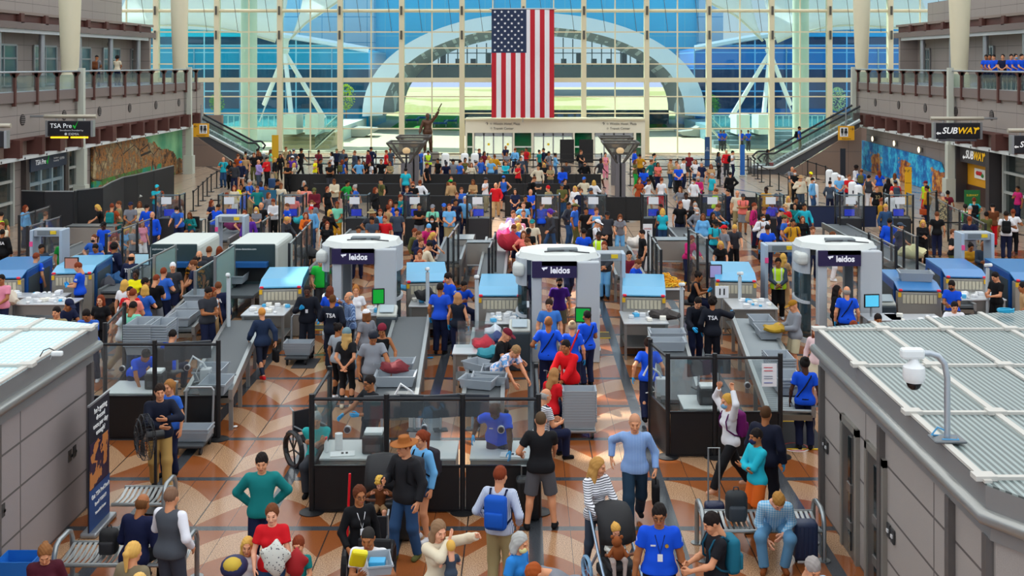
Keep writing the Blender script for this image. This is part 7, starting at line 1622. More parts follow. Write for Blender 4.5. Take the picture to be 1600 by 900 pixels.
hero(223, 770, 1.02, 165, dict(**{**POSES['sit'], 'lean': 14}), ('jacket', '10183c'), ('long', 'black'), ('balding', '6c4424'), 'm', 'man in dark navy jacket sitting on the left bench, back turned')
hero(268, 759, 1.0, 160, dict(ha=(-.26, -.1, .95), hb=(.2, -.32, 1.12), fat=1.1), ('long', 'e8e8f0'), ('long', '3c404c'), ('short', '7c5c48'), 'l', 'man in grey waistcoat over white shirt looking at his phone', [('phone', 1)])
vg = [o for o in bpy.data.objects if o.get('label') and 'grey waistcoat' in o['label']][0]
def addvest(r, q, c):
    fg = Fig(**q); v, f, _ = fg.shirt('vest'); me = npmesh('waistcoat', v + (v - fg.P) * V(.05, .1, 0), f); me.materials.append(None); pobj('waistcoat', me, [colm(c)], r)
addvest(vg, dict(ha=(-.26, -.1, .95), hb=(.2, -.32, 1.12), fat=1.1), '4c5058')
hero(70, 848, .9, 20, dict(fem=1, hp=32, ha=(.0, -.26, 1.1)), ('sweater', '4c1424'), NT, ('pony', '8c5c34'), 'l', 'girl in maroon hooded top looking down at the lower left corner')
hero(209, 844, .95, 160, dict(fem=1), ('jacket', '7c7058'), NT, ('pony', 'd8a858'), 'l', 'woman in olive jacket with a blond ponytail seen from behind')
hero(218, 893, .9, 175, dict(fem=1), ('tee', 'cream'), NT, ('bob', 'e0b468'), 'l', 'top of a blond head below the woman in olive jacket')
hero(594, 745, .5, 0, dict(**{**POSES['sit'], 'hs': 1.5, 'ha': (-.25, -.25, .95), 'hb': (.25, -.25, .95)}), ('long', '6c3c1c'), ('shorts', '9c7c58'), ('curly', 'e0b450'), 'p', 'blond toddler sitting in the black pushchair', z0=.28, shoe='e8c840')
hero(962, 816, .52, 15, dict(**{**POSES['sit'], 'hs': 1.45, 'fem': 1, 'hp': 30}), ('long', pt_dot), ('leggings', 'c8b8b0'), ('pony', 'd8a450'), 'p', 'toddler girl holding a brown teddy bear in the jogging pushchair', z0=.27)
hero(773, 628, 1.04, -8, dict(**{**POSES['bend'], 'lean': 34, 'hp': 30, 'ha': (-.38, -.1, .98), 'hb': (.28, -.5, .82), 'fat': 1.25}), U, NT, (('buzz', '2c1810'),), 'd', 'bald officer in blue leaning over the desk behind the partition', OFF + [('badge',)], glove=1)
hero(494, 642, 1.0, 5, dict(**{**POSES['sit'], 'ha': (.1, -.25, .85), 'hb': (-.05, -.28, .82)}), ('tee', '28a8a8'), ('long', 'charcoal'), ('short', 'grayhair'), 'l', 'person in turquoise T-shirt sitting in a wheelchair with arms crossed')
hero(577, 585, 1.0, -50, dict(ha=(-.25, -.4, 1.05), hb=(.1, -.3, 1.1)), ('polo', '14161c'), ('long', '14161c'), ('short', 'dark'), 'm', 'officer in black with blue glove behind the monitors of the central partition', [('glasses',)], glove=1)
hero(853, 606, 1.0, 120, dict(**POSES['sit']), ('tee', pt_stripe), NT, ('balding', 'grayhair'), 'l', 'grey-haired person in striped T-shirt sitting by the wheelchair')
hero(866, 574, .98, 140, dict(**{**POSES['sit'], 'fem': 1}), ('tee', 'red'), NT, ('long', 'a87848'), 'l', 'woman in red T-shirt sitting in front of the red-jacketed attendant')
hero(884, 530, 1.0, -35, dict(**{**POSES['lean2'], 'lean': 14, 'ha': (-.2, -.35, .95), 'hb': (.1, -.4, .9)}), ('jacket', 'd80c18'), ('long', '16181c'), ('short', 'dark'), 'm', 'attendant in red jacket with lanyard pushing a wheelchair', [('lanyard',)])
hero(857, 493, 1.04, 178, dict(ha=(-.34, -.1, 1.0), hb=(.3, -.2, 1.05), fat=1.15), U, NT, (('buzz', '8c5830'),), 'm', 'bald officer in blue from behind, facing the middle leidos scanner', OFF + [('strap',)], glove=1)
hero(894, 500, .98, 178, dict(fem=1, fat=1.15), U, NT, ('bun', 'b09878'), 'l', 'officer in blue with blond bun standing behind the red-jacketed attendant', OFF + [('strap',)], glove=1)
hero(917, 484, .98, -150, dict(ha=(-.1, -.22, 1.15), hb=(.12, -.2, 1.1)), U, NT, (('short', 'dark'), ('mask', '20242c')), 'm', 'officer in blue beside the small green screen', OFF + [('strap',)])
hero(1013, 526, .98, 176, dict(**{**POSES['walk'], 'ha': (-.32, -.1, .9), 'hb': (.32, .1, .9), 'fem': 1, 'fat': 1.1}), U, NT, ('bun', '2c1c14'), 'l', 'officer in blue with blue gloves walking away beside the right partition', OFF, glove=1)
hero(858, 466, 1.02, 5, dict(fat=1.15, hp=14, hy=-20), ('tee', '3c78c8'), ('long', 'grey'), ('short', '2c1c14'), 'l', 'man in faded blue T-shirt leaving the middle leidos scanner')
hero(874, 432, .98, 3, 'stand', ('tee', 'purple'), ('shorts', '8c8068'), (('short', 'dark'), ('mask', 'black')), 'l', 'man in purple T-shirt and black mask inside the middle leidos scanner')
hero(806, 538, 1.0, 45, 'bend', ('tee', pt_tie), ('shorts', 'grey'), ('short', '9c7850'), 'l', 'person in pale tie-dye T-shirt bending over the middle lane')
hero(792, 512, 1.0, 70, 'reach', ('tee', 'black'), ('long', 'charcoal'), ('cap', 'maroon'), 'l', 'man in black with maroon cap leaning over the clothes conveyor')
hero(1257, 556, 1.0, 170, dict(fem=1, hy=20), U, NT, ('bun', '14100e'), 'd', 'officer in blue from behind beside the right booth corner', OFF + [('strap',)])
hero(1239, 468, 1.0, -80, dict(**POSES['phone']), ('jacket', '888c94'), ('shorts', 'c8c0a0'), ('cap', '9c6c14'), 'l', 'man in grey hooded top and mustard cap looking at his hands')
hero(1276, 507, .95, -30, dict(fem=1), ('long', 'e8c8c8'), ('skirt', 'cream'), ('long', '7c3c20'), 'l', 'woman in pale pink at the corner of the right booth')
hero(1113, 463, 1.0, 175, dict(ha=(-.5, -.3, 1.3), hb=(.25, -.05, .9)), ('jacket', '101420'), ('long', '101420'), (('curly', 'dark'), ('mask', '3c90d0')), 'm', 'officer in black with TSA on the back beside the clear box', [('text', 'TSA', .13)], glove=1)
hero(1091, 463, 1.0, 10, 'reach', ('jacket', '101420'), NT, ('short', 'dark'), 'l', 'officer in black looking up beside the right clear box', glove=1)
hero(1092, 424, 1.0, 75, 'sitdesk', ('vest', '101420'), NT, ('bun', 'dark'), 'm', 'seated officer in black vest with blue gloves beside the number 11 sign', glove=1)
hero(1323, 446, 1.02, 175, dict(fat=1.12), U, NT, ('balding', '9c948c'), 'l', 'grey-haired officer in blue from behind in front of the right leidos scanner', OFF + [('strap',)], glove=1)
hero(480, 445, 1.02, 5, dict(ha=(-.14, -.3, 1.22), hb=(.3, -.2, .95)), ('jacket', '101420'), ('long', '101420'), ('buzz', 'dark'), 'd', 'officer in black jacket with blue gloves beside the bin cart', [('lanyard',)], glove=1)
hero(520, 459, 1.02, 172, dict(ha=(-.25, -.05, .9), hb=(.2, -.3, 1.15)), ('jacket', '101828'), ('long', '101828'), ('buzz', '5c3818'), 'm', 'bald officer in navy jacket with TSA on the back, talking to the plaid shirt', [('text', 'TSA', .13)])
hero(516, 446, .96, 160, dict(fem=1), U, NT, ('bob', '6c3420'), 'l', 'woman officer in blue behind the bald officer near the left scanner')
hero(545, 455, 1.0, -60, dict(ha=(-.05, -.25, 1.5), hb=(.2, -.25, 1.1), fat=1.1), ('long', pt_plaid), ('long', 'black'), ('balding', '8c8880'), 'l', 'man in blue plaid shirt with his hand at his chin')
hero(556, 445, .97, 10, dict(fem=1), ('tee', 'white'), ('long', 'grey'), ('bun', 'a86c34'), 'l', 'woman in white T-shirt behind the man in plaid')
hero(572, 482, .95, -140, dict(fem=1), ('tee', 'grey'), ('long', 'charcoal'), (('cap', 'white'), ('bob', '7c4c2c')), 'l', 'woman in grey T-shirt and white cap by the printer table')
hero(583, 516, 1.02, 15, dict(ha=(-.28, -.02, .88), hb=(.32, -.38, .95), hp=30, fat=1.25), ('tee', '8c9098'), ('long', '5c646c'), (('beanie', '202430'), ('short', 'dark')), 'm', 'man in grey T-shirt with dark head scarf reaching for the maroon bag')
hero(597, 506, .97, -5, dict(fem=1, ha=(-.2, -.1, .95), hb=(.32, -.2, .95), hp=20), ('tank', 'black'), ('leggings', 'black'), (('beanie', '7c1c30'), ('pony', 'dark')), 'm', 'woman in black sleeveless top with maroon head scarf')
hero(542, 512, .97, 172, dict(fem=1, ha=(-.04, .18, .95), hb=(.04, .18, .94), ea=(-1, .3, 0), eb=(1, .3, 0)), ('tee', '18181c'), ('leggings', '18181c'), (('beanie', '6c8890'), ('long', 'c8a060')), 'l', 'woman in black with grey beanie and long blond hair, hands behind her', shoe='cream')
hero(530, 504, .95, 150, dict(fem=1, hy=-50), ('tee', '98a0a8'), ('leggings', 'black'), ('bun', 'dark'), 'm', 'dark-haired woman in grey T-shirt beside the grey beanie', shoe='white')
hero(409, 480, .95, -150, dict(**{**POSES['walk'], 'fem': 1}), ('jacket', '1c2c48'), ('leggings', '1c2438'), ('short', 'd08c40'), 'l', 'short-haired blond woman in navy coat and red shoes', [('bag', 'black', 0, .3, .3)], shoe='c81420')
hero(501, 400, 1.02, 5, dict(hp=26, fat=1.15, ha=(-.2, -.2, .95)), ('tee', '20c040'), ('long', '3c3c40'), ('balding', '8c8880'), 'l', 'man in bright green T-shirt looking down by the left leidos scanner')
hero(688, 441, 1.02, 170, dict(fat=1.1), ('tee', '1c50d0'), NT, ('short', 'dark'), 'm', 'broad officer in blue from behind before the clear inspection box', glove=1)
hero(700, 425, 1.06, -60, dict(hp=20, ha=(-.1, -.3, 1.0)), U, NT, ('short', '1c1210'), 'l', 'tall bearded officer in blue beside the clear inspection box', OFF, glove=1)
hero(715, 456, .95, 165, dict(fem=1, hy=40), ('vest', '101828'), NT, ('bob', 'b88458'), 'l', 'officer in black vest with short light hair by the inspection box', glove=1)
hero(725, 438, .98, 30, 'sitdesk', U, NT, ('short', 'dark'), 'm', 'officer in blue seated behind the short-haired colleague')
hero(228, 544, 1.0, 40, 'bend', U, NT, ('short', 'dark'), 'm', 'bearded officer in blue bending behind the left glass partition', OFF)
hero(270, 514, 1.0, 170, 'sitdesk', U, NT, ('short', 'dark'), 'l', 'officer in blue sitting behind the left monitors')
hero(832, 610, .6, -30, dict(hs=1.3, **{'fem': 1}), ('tee', '38a8d0'), ('long', 'denim'), ('long', 'auburn'), 'l', 'child in blue patterned clothes by the middle lane end') if False else None
CR = """
43 319 long.sky long.navy long:auburn l r80|2 330 tee.olive shorts.charcoal short:dark l r180 bp.lime|96 312 tee.white long.charcoal cap:green m r-80 bp|152 319 tee.black long.black bob:blond l r-80 R|175 317 tee.rust long.rust short:auburn l r180 bp.teal|183 314 polo.khaki shorts.teal short:brown l r-60|204 315 polo.grey shorts.khaki cap:navy m C|218 314 tee.cream long.tan long:brown m|230 318 long.royal long.navy short:dark l r180|238 330 sweater.royal long.navy balding:grayhair l|245 288 tee.turq long.denim cap:turq m F|253 298 tee.grey long.charcoal short:auburn l P|277 301 jacket.brown long.denim short:khaki l r20|276 322 tee.blue long.navy short:dark l M R|281 331 long.teal hot.denim long:brown m S|72 330 tee.grey long.navy short:brown l r150
349 245 tee.turq long.denim balding:dark l bp|360 250 tee.black long.black long:dark m C|366 253 jacket.charcoal long.navy short:dark m|376 251 jacket.navy hot.white cap:blue l W|372 240 tee.rust long.black short:brown l r160|383 242 tee.tan long.charcoal cap:khaki l|384 236 jacket.charcoal long.navy short:dark m r150|397 238 tee.black long.olive short:brown l|403 232 long.brown long.navy short:dark m r90|406 237 tee.black long.black long:brown m|404 249 long.lilac long.slate balding:brown l r60|417 245 long.red long.black short:dark l r60|423 233 tee.mint long.grey long:brown l r120|430 246 jacket.black long.khaki bob:blond l r80|438 240 long.black long.black long:dark m|447 229 tee.khaki long.tan short:brown l r60|453 235 long.charcoal long.navy long:dark l|459 232 tee.slate long.denim cap:grey l r170|457 243 long.purple long.navy cap:white m r160|450 253 tee.black long.black short:dark m F|460 254 tee.cream long.grey long:blond l bp.olive r90|471 232 tee.black long.black curly:dark m W r60|493 247 tee.yellow shorts.grey short:grayhair l r80|501 247 tee.black long.navy short:dark m r70|498 234 long.maroon long.navy short:dark m r30 bp|516 252 tee.black long.charcoal buzz:dark m r40|518 237 tee.white long.navy long:dark m r-60|526 232 tee.navy long.black cap:olive l bp.navy|537 233 jacket.slate long.navy short:brown l|554 235 jacket.slate long.charcoal short:brown l r-70 bp|575 234 long.maroon long.black short:dark l r-60|580 229 jacket.navy long.navy short:dark m r160|604 234 tee.red long.navy short:auburn l r120|610 231 tee.slate long.denim short:brown m r180|535 249 tee.blue long.denim long:auburn l bp.olive r160|541 244 tee.navy long.navy short:dark m r90|561 249 tee.sky shorts.navy short:brown l r10|568 251 tee.black long.navy long:dark m|580 252 tee.white long.denim long:dark l bp r-60|592 248 tee.black long.charcoal short:brown l|609 252 long.khaki long.olive long:auburn l P|669 235 vest.lime long.navy short:dark m V|668 254 tee.black long.black short:auburn l r60|684 247 tee.black long.navy short:dark m r-40|697 252 tee.navy long.navy cap:charcoal m R|708 249 long.grey long.navy curly:dark m|719 250 tee.blue shorts.charcoal short:dark l r120 H|727 246 tank.olive long.brown bun:dark m|736 255 long.cream long.denim long:brown l|744 250 tee.grey long.navy cap:grey l r100|752 246 jacket.blue long.denim short:brown l r60|634 262 tee.turq long.navy short:dark l r180|650 236 long.navy long.navy short:dark m r180|662 232 tee.blue long.denim short:brown l r180
749 232 jacket.navy long.charcoal short:brown l r60|757 236 tee.maroon long.navy long:dark m r40|764 243 long.cream long.tan long:blond l|773 241 jacket.mustard long.denim short:brown m r170|790 227 tee.navy long.black balding:dark m r-20|792 237 tee.grey long.navy bun:dark m bag.rust|805 231 long.sky long.navy short:auburn l r160|816 235 tee.white long.grey short:brown l r90|822 230 tee.red long.slate short:dark m r-60 bp.mustard|814 244 tee.slate long.navy bun:dark l|810 254 tee.red long.black short:dark l r60|790 251 long.turq long.navy short:brown l F|767 247 tee.sky long.denim bob:blond l r180|843 234 tee.teal long.black bun:dark l r60|849 231 jacket.navy long.denim short:dark l bp r-80|861 236 tee.grey shorts.charcoal short:dark m r40 bp|868 239 long.sky long.denim bun:dark m r80|841 257 long.cream long.grey short:dark l|850 254 tee.black long.navy long:blond l|860 258 tee.khaki long.charcoal long:brown l|879 260 long.royal long.navy buzz:dark d C|885 251 jacket.charcoal long.black beanie:black m|908 234 tee.black long.charcoal short:brown l r60 bp C|914 251 jacket.black long.black short:dark l M|939 247 tee.charcoal shorts.cream short:dark d r60|946 238 tank.pink long.pink bun:dark l|992 232 long.royal long.black short:dark m r100|993 249 tee.olive long.green long:brown l r60|1000 240 tee.mustard long.navy short:dark m r170|1572 329 tee.white long.navy short:dark m bp r150
1023 239 tank.teal long.slate pony:dark l r60|1018 249 long.teal long.black short:brown l r70|1028 253 tee.coral long.navy long:dark m|1048 248 long.tan long.denim short:brown l r60|1057 251 tee.khaki long.charcoal short:brown l|1068 247 long.white long.navy short:dark l r60|1077 238 tee.maroon shorts.charcoal short:auburn l|1087 249 tee.white long.denim long:brown l|1060 256 tee.royal long.black balding:grayhair p C b|1006 261 tee.royal long.navy short:dark d C|1100 252 tee.navy shorts.khaki short:grayhair l r-40|1111 256 tee.tan long.tan long:auburn m|1092 268 tee.grey long.navy balding:grayhair l|1112 270 tee.turq long.grey short:grayhair l r-60 b|1084 278 long.white long.denim short:dark l M r-60|1091 275 long.magenta long.maroon short:grayhair l M|1123 237 long.slate long.black long:dark m r60|1135 234 long.red long.charcoal balding:brown l|1145 235 tee.white long.navy short:dark l r60 bp|1200 233 long.black leggings.black long:dark m W r60 bag.red|1141 268 jacket.black long.black short:dark l r180|1014 279 tee.white shorts.red short:dark m r60|1034 277 tee.white long.red short:auburn l r150|999 278 dress.rust long.khaki long:auburn l|1063 291 long.grey long.navy long:brown l r-40|1072 300 vest.white long.charcoal short:dark d|1119 294 tee.lime long.grey short:brown l r60|1137 295 tee.navy long.navy short:dark l r-50|1152 297 tee.cream long.khaki balding:grayhair l|1161 302 tee.coral shorts.grey cap:charcoal m F bp b|1197 291 tee.mustard long.black short:dark d r-40|1213 302 tee.navy long.navy cap:navy l|1065 315 tee.black long.navy short:auburn l|1076 316 long.black long.denim short:grayhair l M|1085 311 polo.charcoal long.black bun:dark m M C|1058 324 jacket.grey long.black long:grayhair l M|1046 325 tee.turq long.denim bob:blond l r160|1093 333 jacket.sky long.white bob:brown m|1114 331 tee.black long.black long:dark m|1122 318 tee.denim long.navy short:brown l r60 R g|1118 343 tee.turq long.navy cap:black m bp.maroon|1101 351 tee.grey long.navy cap:red l r-70|1148 350 tee.charcoal long.black short:blond l R|1179 316 long.magenta long.navy short:auburn l bp.tan r60|1194 323 tee.black long.black short:brown l|1192 333 long.white long.black buzz:dark m M bp|1209 314 tee.royal long.navy short:dark m r-60|1226 335 tee.blue long.navy cap:olive l r60 K|1221 325 tee.navy long.navy cap:blue l r90|1227 318 tee.red long.denim cap:tan l|1239 341 tee.mustard long.denim short:dark m bp.charcoal b|1126 376 tee.black long.charcoal bob:blond l R|1106 367 long.magenta long.navy bob:auburn l R r40|1199 350 tee.royal long.navy short:dark m r180 g|1216 402 vest.lime long.black short:dark m V|1224 395 tee.tan long.tan long:blond l r160|1037 318 tee.navy long.navy short:dark m r-60
779 285 sweater.red long.tan balding:grayhair l b|787 274 tank.blue shorts.navy cap:blue l r180|759 277 tee.white long.khaki cap:charcoal l r60|739 280 long.tan long.khaki long:brown m bag|835 275 tee.black long.navy short:brown l bp r90|856 289 tee.khaki long.olive short:red l r-120|878 286 tee.olive long.denim cap:slate m C b|883 279 tee.black long.black bun:dark l|898 290 jacket.white long.charcoal bob:blond l r-40|908 294 tee.navy long.navy short:brown l|921 276 tee.cream long.tan cap:blue m|928 281 jacket.white long.white bob:blond l r160|923 293 jacket.grey long.grey cap:slate m r-60|805 294 tee.navy long.navy long:dark l C|821 304 tee.black long.black short:dark m|829 295 tee.royal long.navy balding:brown l|846 315 long.royal long.navy buzz:brown p r180 N|818 315 tee.sky long.navy buzz:brown p|818 327 tank.black long.rust buzz:brown l|802 328 long.lilac long.navy short:brown l|800 336 tee.pink long.cream short:blond l|820 342 tee.cream long.khaki cap:teal l|859 327 sweater.charcoal leggings.denim curly:purple l W r-60|889 315 jacket.charcoal long.denim short:dark m r60|899 317 tee.blue long.olive cap:olive m b r60|921 323 tee.black long.charcoal short:dark m|932 324 tank.sky long.grey short:brown l|949 330 tee.charcoal long.black cap:black m b|934 342 tee.white long.grey cap:white l bp r60|969 334 tee.grey long.sky long:brown l M R|912 356 tee.royal long.black short:dark m r180 g|942 361 vest.lime long.grey short:dark d V|972 358 tee.black long.charcoal short:dark l r-80|964 376 jacket.charcoal long.sky short:auburn l|978 383 tee.brown long.black long:brown l|983 391 tee.maroon long.charcoal short:dark l b|997 404 tee.royal long.navy short:brown l R r50|797 350 tee.blue shorts.navy short:brown l R r-50|818 360 tee.coral long.maroon bob:brown l H|826 357 tee.black long.navy cap:black m|824 371 polo.khaki long.navy short:brown l R r-60|827 384 tee.slate long.navy short:dark m M r-40|889 379 tee.white long.navy short:dark m|811 349 tee.white long.pink bob:blond l r60|790 343 long.white long.grey short:grayhair l
522 279 jacket.cream long.charcoal short:brown m P|543 281 tee.green long.navy curly:dark m r60|554 288 tee.blue long.navy bun:grayhair l r-90|595 278 tee.olive shorts.khaki cap:black l bp r-60|587 292 jacket.black long.black long:auburn l r60|636 290 jacket.navy long.navy short:brown l|645 283 tee.black long.cream short:auburn l M|656 281 jacket.white long.denim bun:auburn l r-150|626 303 long.teal long.navy short:auburn l r60|704 280 jacket.tan long.denim cap:green l r-150 bag.tan|705 275 tee.brown long.navy buzz:brown l|721 292 tee.blue long.navy short:brown l|714 300 tee.navy long.navy short:brown l|727 306 tee.sky long.navy short:grayhair l|712 310 tee.navy long.slate short:dark m|532 314 tee.mint long.mustard short:auburn m C|610 311 tee.black long.charcoal long:auburn l|608 320 tee.tan long.black bun:auburn l r120|629 313 tee.royal long.navy short:dark m r180 g b|655 317 tee.black shorts.grey short:dark m F|676 319 tee.mint shorts.khaki cap:grey l b bp|697 317 tee.sky long.khaki buzz:auburn l b|688 318 tee.navy long.navy cap:blue m|675 336 tee.black long.navy long:dark l M R|581 337 polo.slate shorts.denim short:dark m P b|594 326 tee.sky long.denim short:auburn l bp|589 337 tee.red long.sky short:auburn l|574 326 tee.slate long.navy cap:slate m r-60|567 325 tee.charcoal long.black hat:khaki m|742 317 tee.royal long.navy short:grayhair l r160 S g|516 327 jacket.black long.khaki bob:blond l M r60|508 336 jacket.black long.black buzz:dark d r-80 g|658 371 tee.navy long.navy short:brown l b r30|656 390 tank.rust long.brown bun:auburn l|671 377 long.cream long.navy short:dark l r120 R|683 362 tee.navy long.denim long:blond l R r60|673 356 long.olive long.navy short:auburn l r60|670 349 tee.magenta long.navy short:sky l R|620 325 tee.slate long.navy short:dark l|540 346 tee.black long.navy bun:auburn l|536 352 tee.black long.navy short:dark m
390 280 tee.blue long.khaki short:grayhair l bp r60|402 290 tee.teal long.navy short:brown l|408 282 tee.blue long.navy buzz:dark d|415 287 tee.teal long.blue short:dark m|434 279 tee.black long.navy short:dark m r90|366 289 long.cream long.white long:auburn l|374 288 tee.yellow long.black bun:dark m|381 295 long.blue long.denim short:dark l r90|475 282 long.black long.charcoal long:grayhair l|478 288 tee.peach long.tan short:dark m|491 293 jacket.maroon long.navy cap:olive m b|512 291 tee.black long.black pony:auburn l r60|467 296 vest.navy long.slate balding:grayhair l r40|459 303 tee.coral long.maroon short:brown l|487 312 tee.grey long.charcoal short:brown l M|486 322 long.sky long.denim cap:red l b|478 331 long.orange long.brown long:auburn l|448 317 tee.royal long.navy short:brown l r-60|449 338 sweater.charcoal long.black pony:blond l R r60|427 310 long.white long.black short:auburn l P|405 317 tee.black long.navy balding:grayhair l r20|395 323 tee.grey long.navy long:blond l M|331 312 tee.navy long.black long:auburn l r60 bag|341 318 tee.royal long.navy short:dark m r150 R|366 328 tee.brown long.navy short:auburn l|354 300 tee.tan long.grey short:auburn l|389 333 long.purple long.navy short:dark l|439 285 tee.cream long.tan short:brown m|420 300 tee.grey long.black bob:brown l r60
1248 211 tee.blue long.khaki short:dark m r80 bp Z|1238 260 tee.grey long.tan balding:brown l bp|1242 265 tee.black long.black short:auburn l M C|1251 274 sweater.cream long.slate hat:tan l|1267 268 tee.cream long.grey cap:yellow m|1270 277 long.sky long.denim short:dark l M r60|1297 282 long.slate long.navy short:dark l r150|1310 272 tee.sky long.navy cap:white l|1327 272 tee.red shorts.navy short:brown l b|1338 258 long.white long.black curly:dark d r60|1346 263 tee.blue long.khaki balding:brown m bp.olive r160|1358 273 vest.charcoal long.white short:dark l r140|1374 266 tee.royal shorts.tan long:auburn l r170 b|1388 278 long.black long.black long:dark l r150|1399 281 tee.red long.navy cap:slate m r170 bp.slate|1398 270 long.cream long.tan long:brown l r160|1370 290 tee.black long.black buzz:auburn l b J|1378 309 jacket.mustard long.black short:auburn l r60|1384 318 long.denim long.denim short:blond l|1393 297 long.white long.navy balding:grayhair l|1446 282 tee.lime long.red cap:maroon l r-60|1448 289 long.mustard long.navy short:dark m r-150 bag.rust|1473 301 dress.leopard long.tan bun:grayhair l r170 bag.rust|1481 297 tee.maroon long.navy bun:dark m r150|1337 314 jacket.black long.black bun:dark m r175 S T|1411 325 jacket.black long.black short:dark m r175 S T|1242 317 long.teal long.navy long:dark l|1257 317 long.turq long.teal short:dark m|1254 337 jacket.black long.brown long:brown l|1270 353 tee.charcoal long.navy short:brown l|1302 361 tee.white long.white long:brown l r80|1232 306 tee.cream long.khaki long:blond l|1244 307 tee.black long.black short:dark m|1390 340 jacket.royal long.navy short:black m r160|1407 347 tee.navy long.navy cap:slate l r60|1442 343 long.black long.black long:blond l P|1493 318 tee.white long.navy pony:dark l bp.green r160|1508 320 long.black long.black short:grayhair l r150 bag.tan|1522 308 tee.turq long.navy bun:auburn l bp.black r170|1515 337 tee.navy long.grey short:auburn m r150|1541 330 tee.olive long.black bun:dark m r170 b|1551 318 tee.brown long.red cap:black l r150|1583 326 tee.white long.black short:auburn m r140|1490 357 polo.black shorts.olive buzz:brown p r60 b|1517 379 tee.mustard long.maroon bun:dark m|1530 376 long.slate long.denim balding:grayhair m r-20|1475 411 tee.royal long.navy curly:dark l r120 S|1487 437 tee.royal long.navy short:dark m M r-40|1555 424 tee.black long.black short:dark l r-60|1590 290 tee.magenta long.navy short:dark m r-60|1372 489 tee.navy long.navy short:dark m S|1334 500 tee.tan long.navy short:auburn l S|1475 470 tee.white long.navy short:dark l S|1306 443 long.black long.black long:dark m r60|1362 405 tee.white long.navy short:brown l r80|1598 440 tee.tan long.navy short:dark m r-90|1464 330 tee.black long.navy short:brown l r160
150 346 tee.royal long.navy cap:black d|147 365 tee.blue long.navy buzz:brown p M b|149 380 tee.blue long.navy short:dark m|147 387 jacket.navy long.navy curly:dark m r150 T|72 369 tee.green long.tan short:auburn l r60|65 381 long.slate long.navy short:dark m r40|57 394 tee.royal long.navy short:auburn l r170|122 409 tee.royal long.navy short:auburn l r-80 g|4 357 jacket.black long.black buzz:dark m r170 T|3 346 tee.cream long.tan short:auburn l|2 428 tee.pink long.navy short:dark m|206 395 jacket.navy long.navy balding:dark l r170 T|178 364 tank.red long.navy bob:auburn l R r60|198 354 tee.sky long.navy long:blond l R r60|211 351 tee.grey long.navy short:grayhair l r60|222 343 tee.pink long.white long:auburn l r60|212 421 tee.yellow long.black bun:dark d C b|203 447 tee.red long.navy short:dark l bp|227 444 tee.blue long.navy bob:blond l r170|240 446 tee.peach long.black short:auburn l r165 b|251 433 tee.black shorts.grey buzz:auburn l r150|263 440 tee.black long.black short:dark m r120|270 409 tee.charcoal shorts.navy short:white l|257 403 tee.gold long.black short:dark m b|256 417 tee.blue long.navy short:auburn l r170|291 407 tee.navy long.black short:brown l r-60 b|297 391 long.charcoal long.black balding:brown l M|320 384 jacket.charcoal long.charcoal short:brown l r170|343 384 tee.charcoal long.navy long:auburn l r170|208 470 tee.mint long.denim short:dark m r175 b|195 474 tee.white long.tan long:auburn m r90|195 436 tee.white long.white bob:blond l r170|157 460 tee.black long.black bob:auburn l|108 466 tee.navy long.navy cap:navy m R r60|88 478 tee.khaki long.navy short:dark l|135 482 tee.blue long.navy short:dark m R|344 443 jacket.navy long.navy short:brown l r170 T|370 445 tee.charcoal long.navy short:dark m r60|414 394 tee.royal long.navy short:dark d r175 S|507 376 tee.navy long.black short:auburn l R r-60|480 345 tee.brown long.navy long:auburn l r60|655 360 long.navy long.navy short:brown l r60|284 448 tank.white long.tan long:auburn m r60
"""
NMC = dict(turq='turquoise', royal='bright blue', sky='light blue', blond='blond', grayhair='grey', dark='black', khaki='khaki', gold='black and gold', leopard='leopard print', slate='slate grey', denim='denim blue', tan='tan', lime='yellow-green')
HN_ = dict(short='hair', buzz='cropped hair', balding='receding hair', long='long hair', bob='bobbed hair', pony='ponytail', bun='hair bun', curly='curly hair', cap='cap', hat='hat', beanie='beanie')
def where(x, y):
    cols = lambda t: t[min(len(t) - 1, int(x / 1600 * len(t)))]
    if y < 262: return cols(['beyond the left mural', 'by the far left escalator', 'in the rear left queue', 'near the bronze statue', 'beneath the flag', 'in the queue beneath the flag', 'by the black screens', 'near the blue banner', 'by the right escalator', 'by the blue mural'])
    if y < 305: return cols(['before the black screens', 'at the left queue end', 'behind the left desks', 'before the left barrier wall', 'near the front lamp post', 'before the black barrier', 'behind the middle desks', 'behind the right desks', 'by the white kiosks', 'near the sandwich shop'])
    if y < 350: return cols(['by the left mural screens', 'by the left desks', 'left of the leidos scanners', 'at the left desks', 'by the officer desk', 'in the sunlit middle line', 'before the middle desks', 'before the right desks', 'by the navy barrier', 'near the sandwich shop'])
    if y < 400: return cols(['in the farthest left lane', 'by the tunnel scanners', 'by the green T-shirt man', 'at the left loading belt', 'behind the middle scanner', 'by the yellow straps', 'by the right divider', 'behind the right scanner', 'at the far right lane'])
    return cols(['at the far left tables', 'among the waiting families', 'by the tunnel scanners', 'by the left scanner', 'by the middle scanner', 'by the right lane', 'by the right scanner', 'at the far right tables'])
SPC = {'gold': pt_gold, 'leopard': pt_leo}
rows = [r.strip() for r in CR.replace('\n', '|').split('|') if r.strip()]
used_labels = {}; RP = random.Random(11); placed = []; gdone = []
extra_p = []
bpy.context.view_layer.update()
boxes = []; spots = [tuple(o.location[:2]) for o in bpy.data.objects if o.get('category') == 'person']
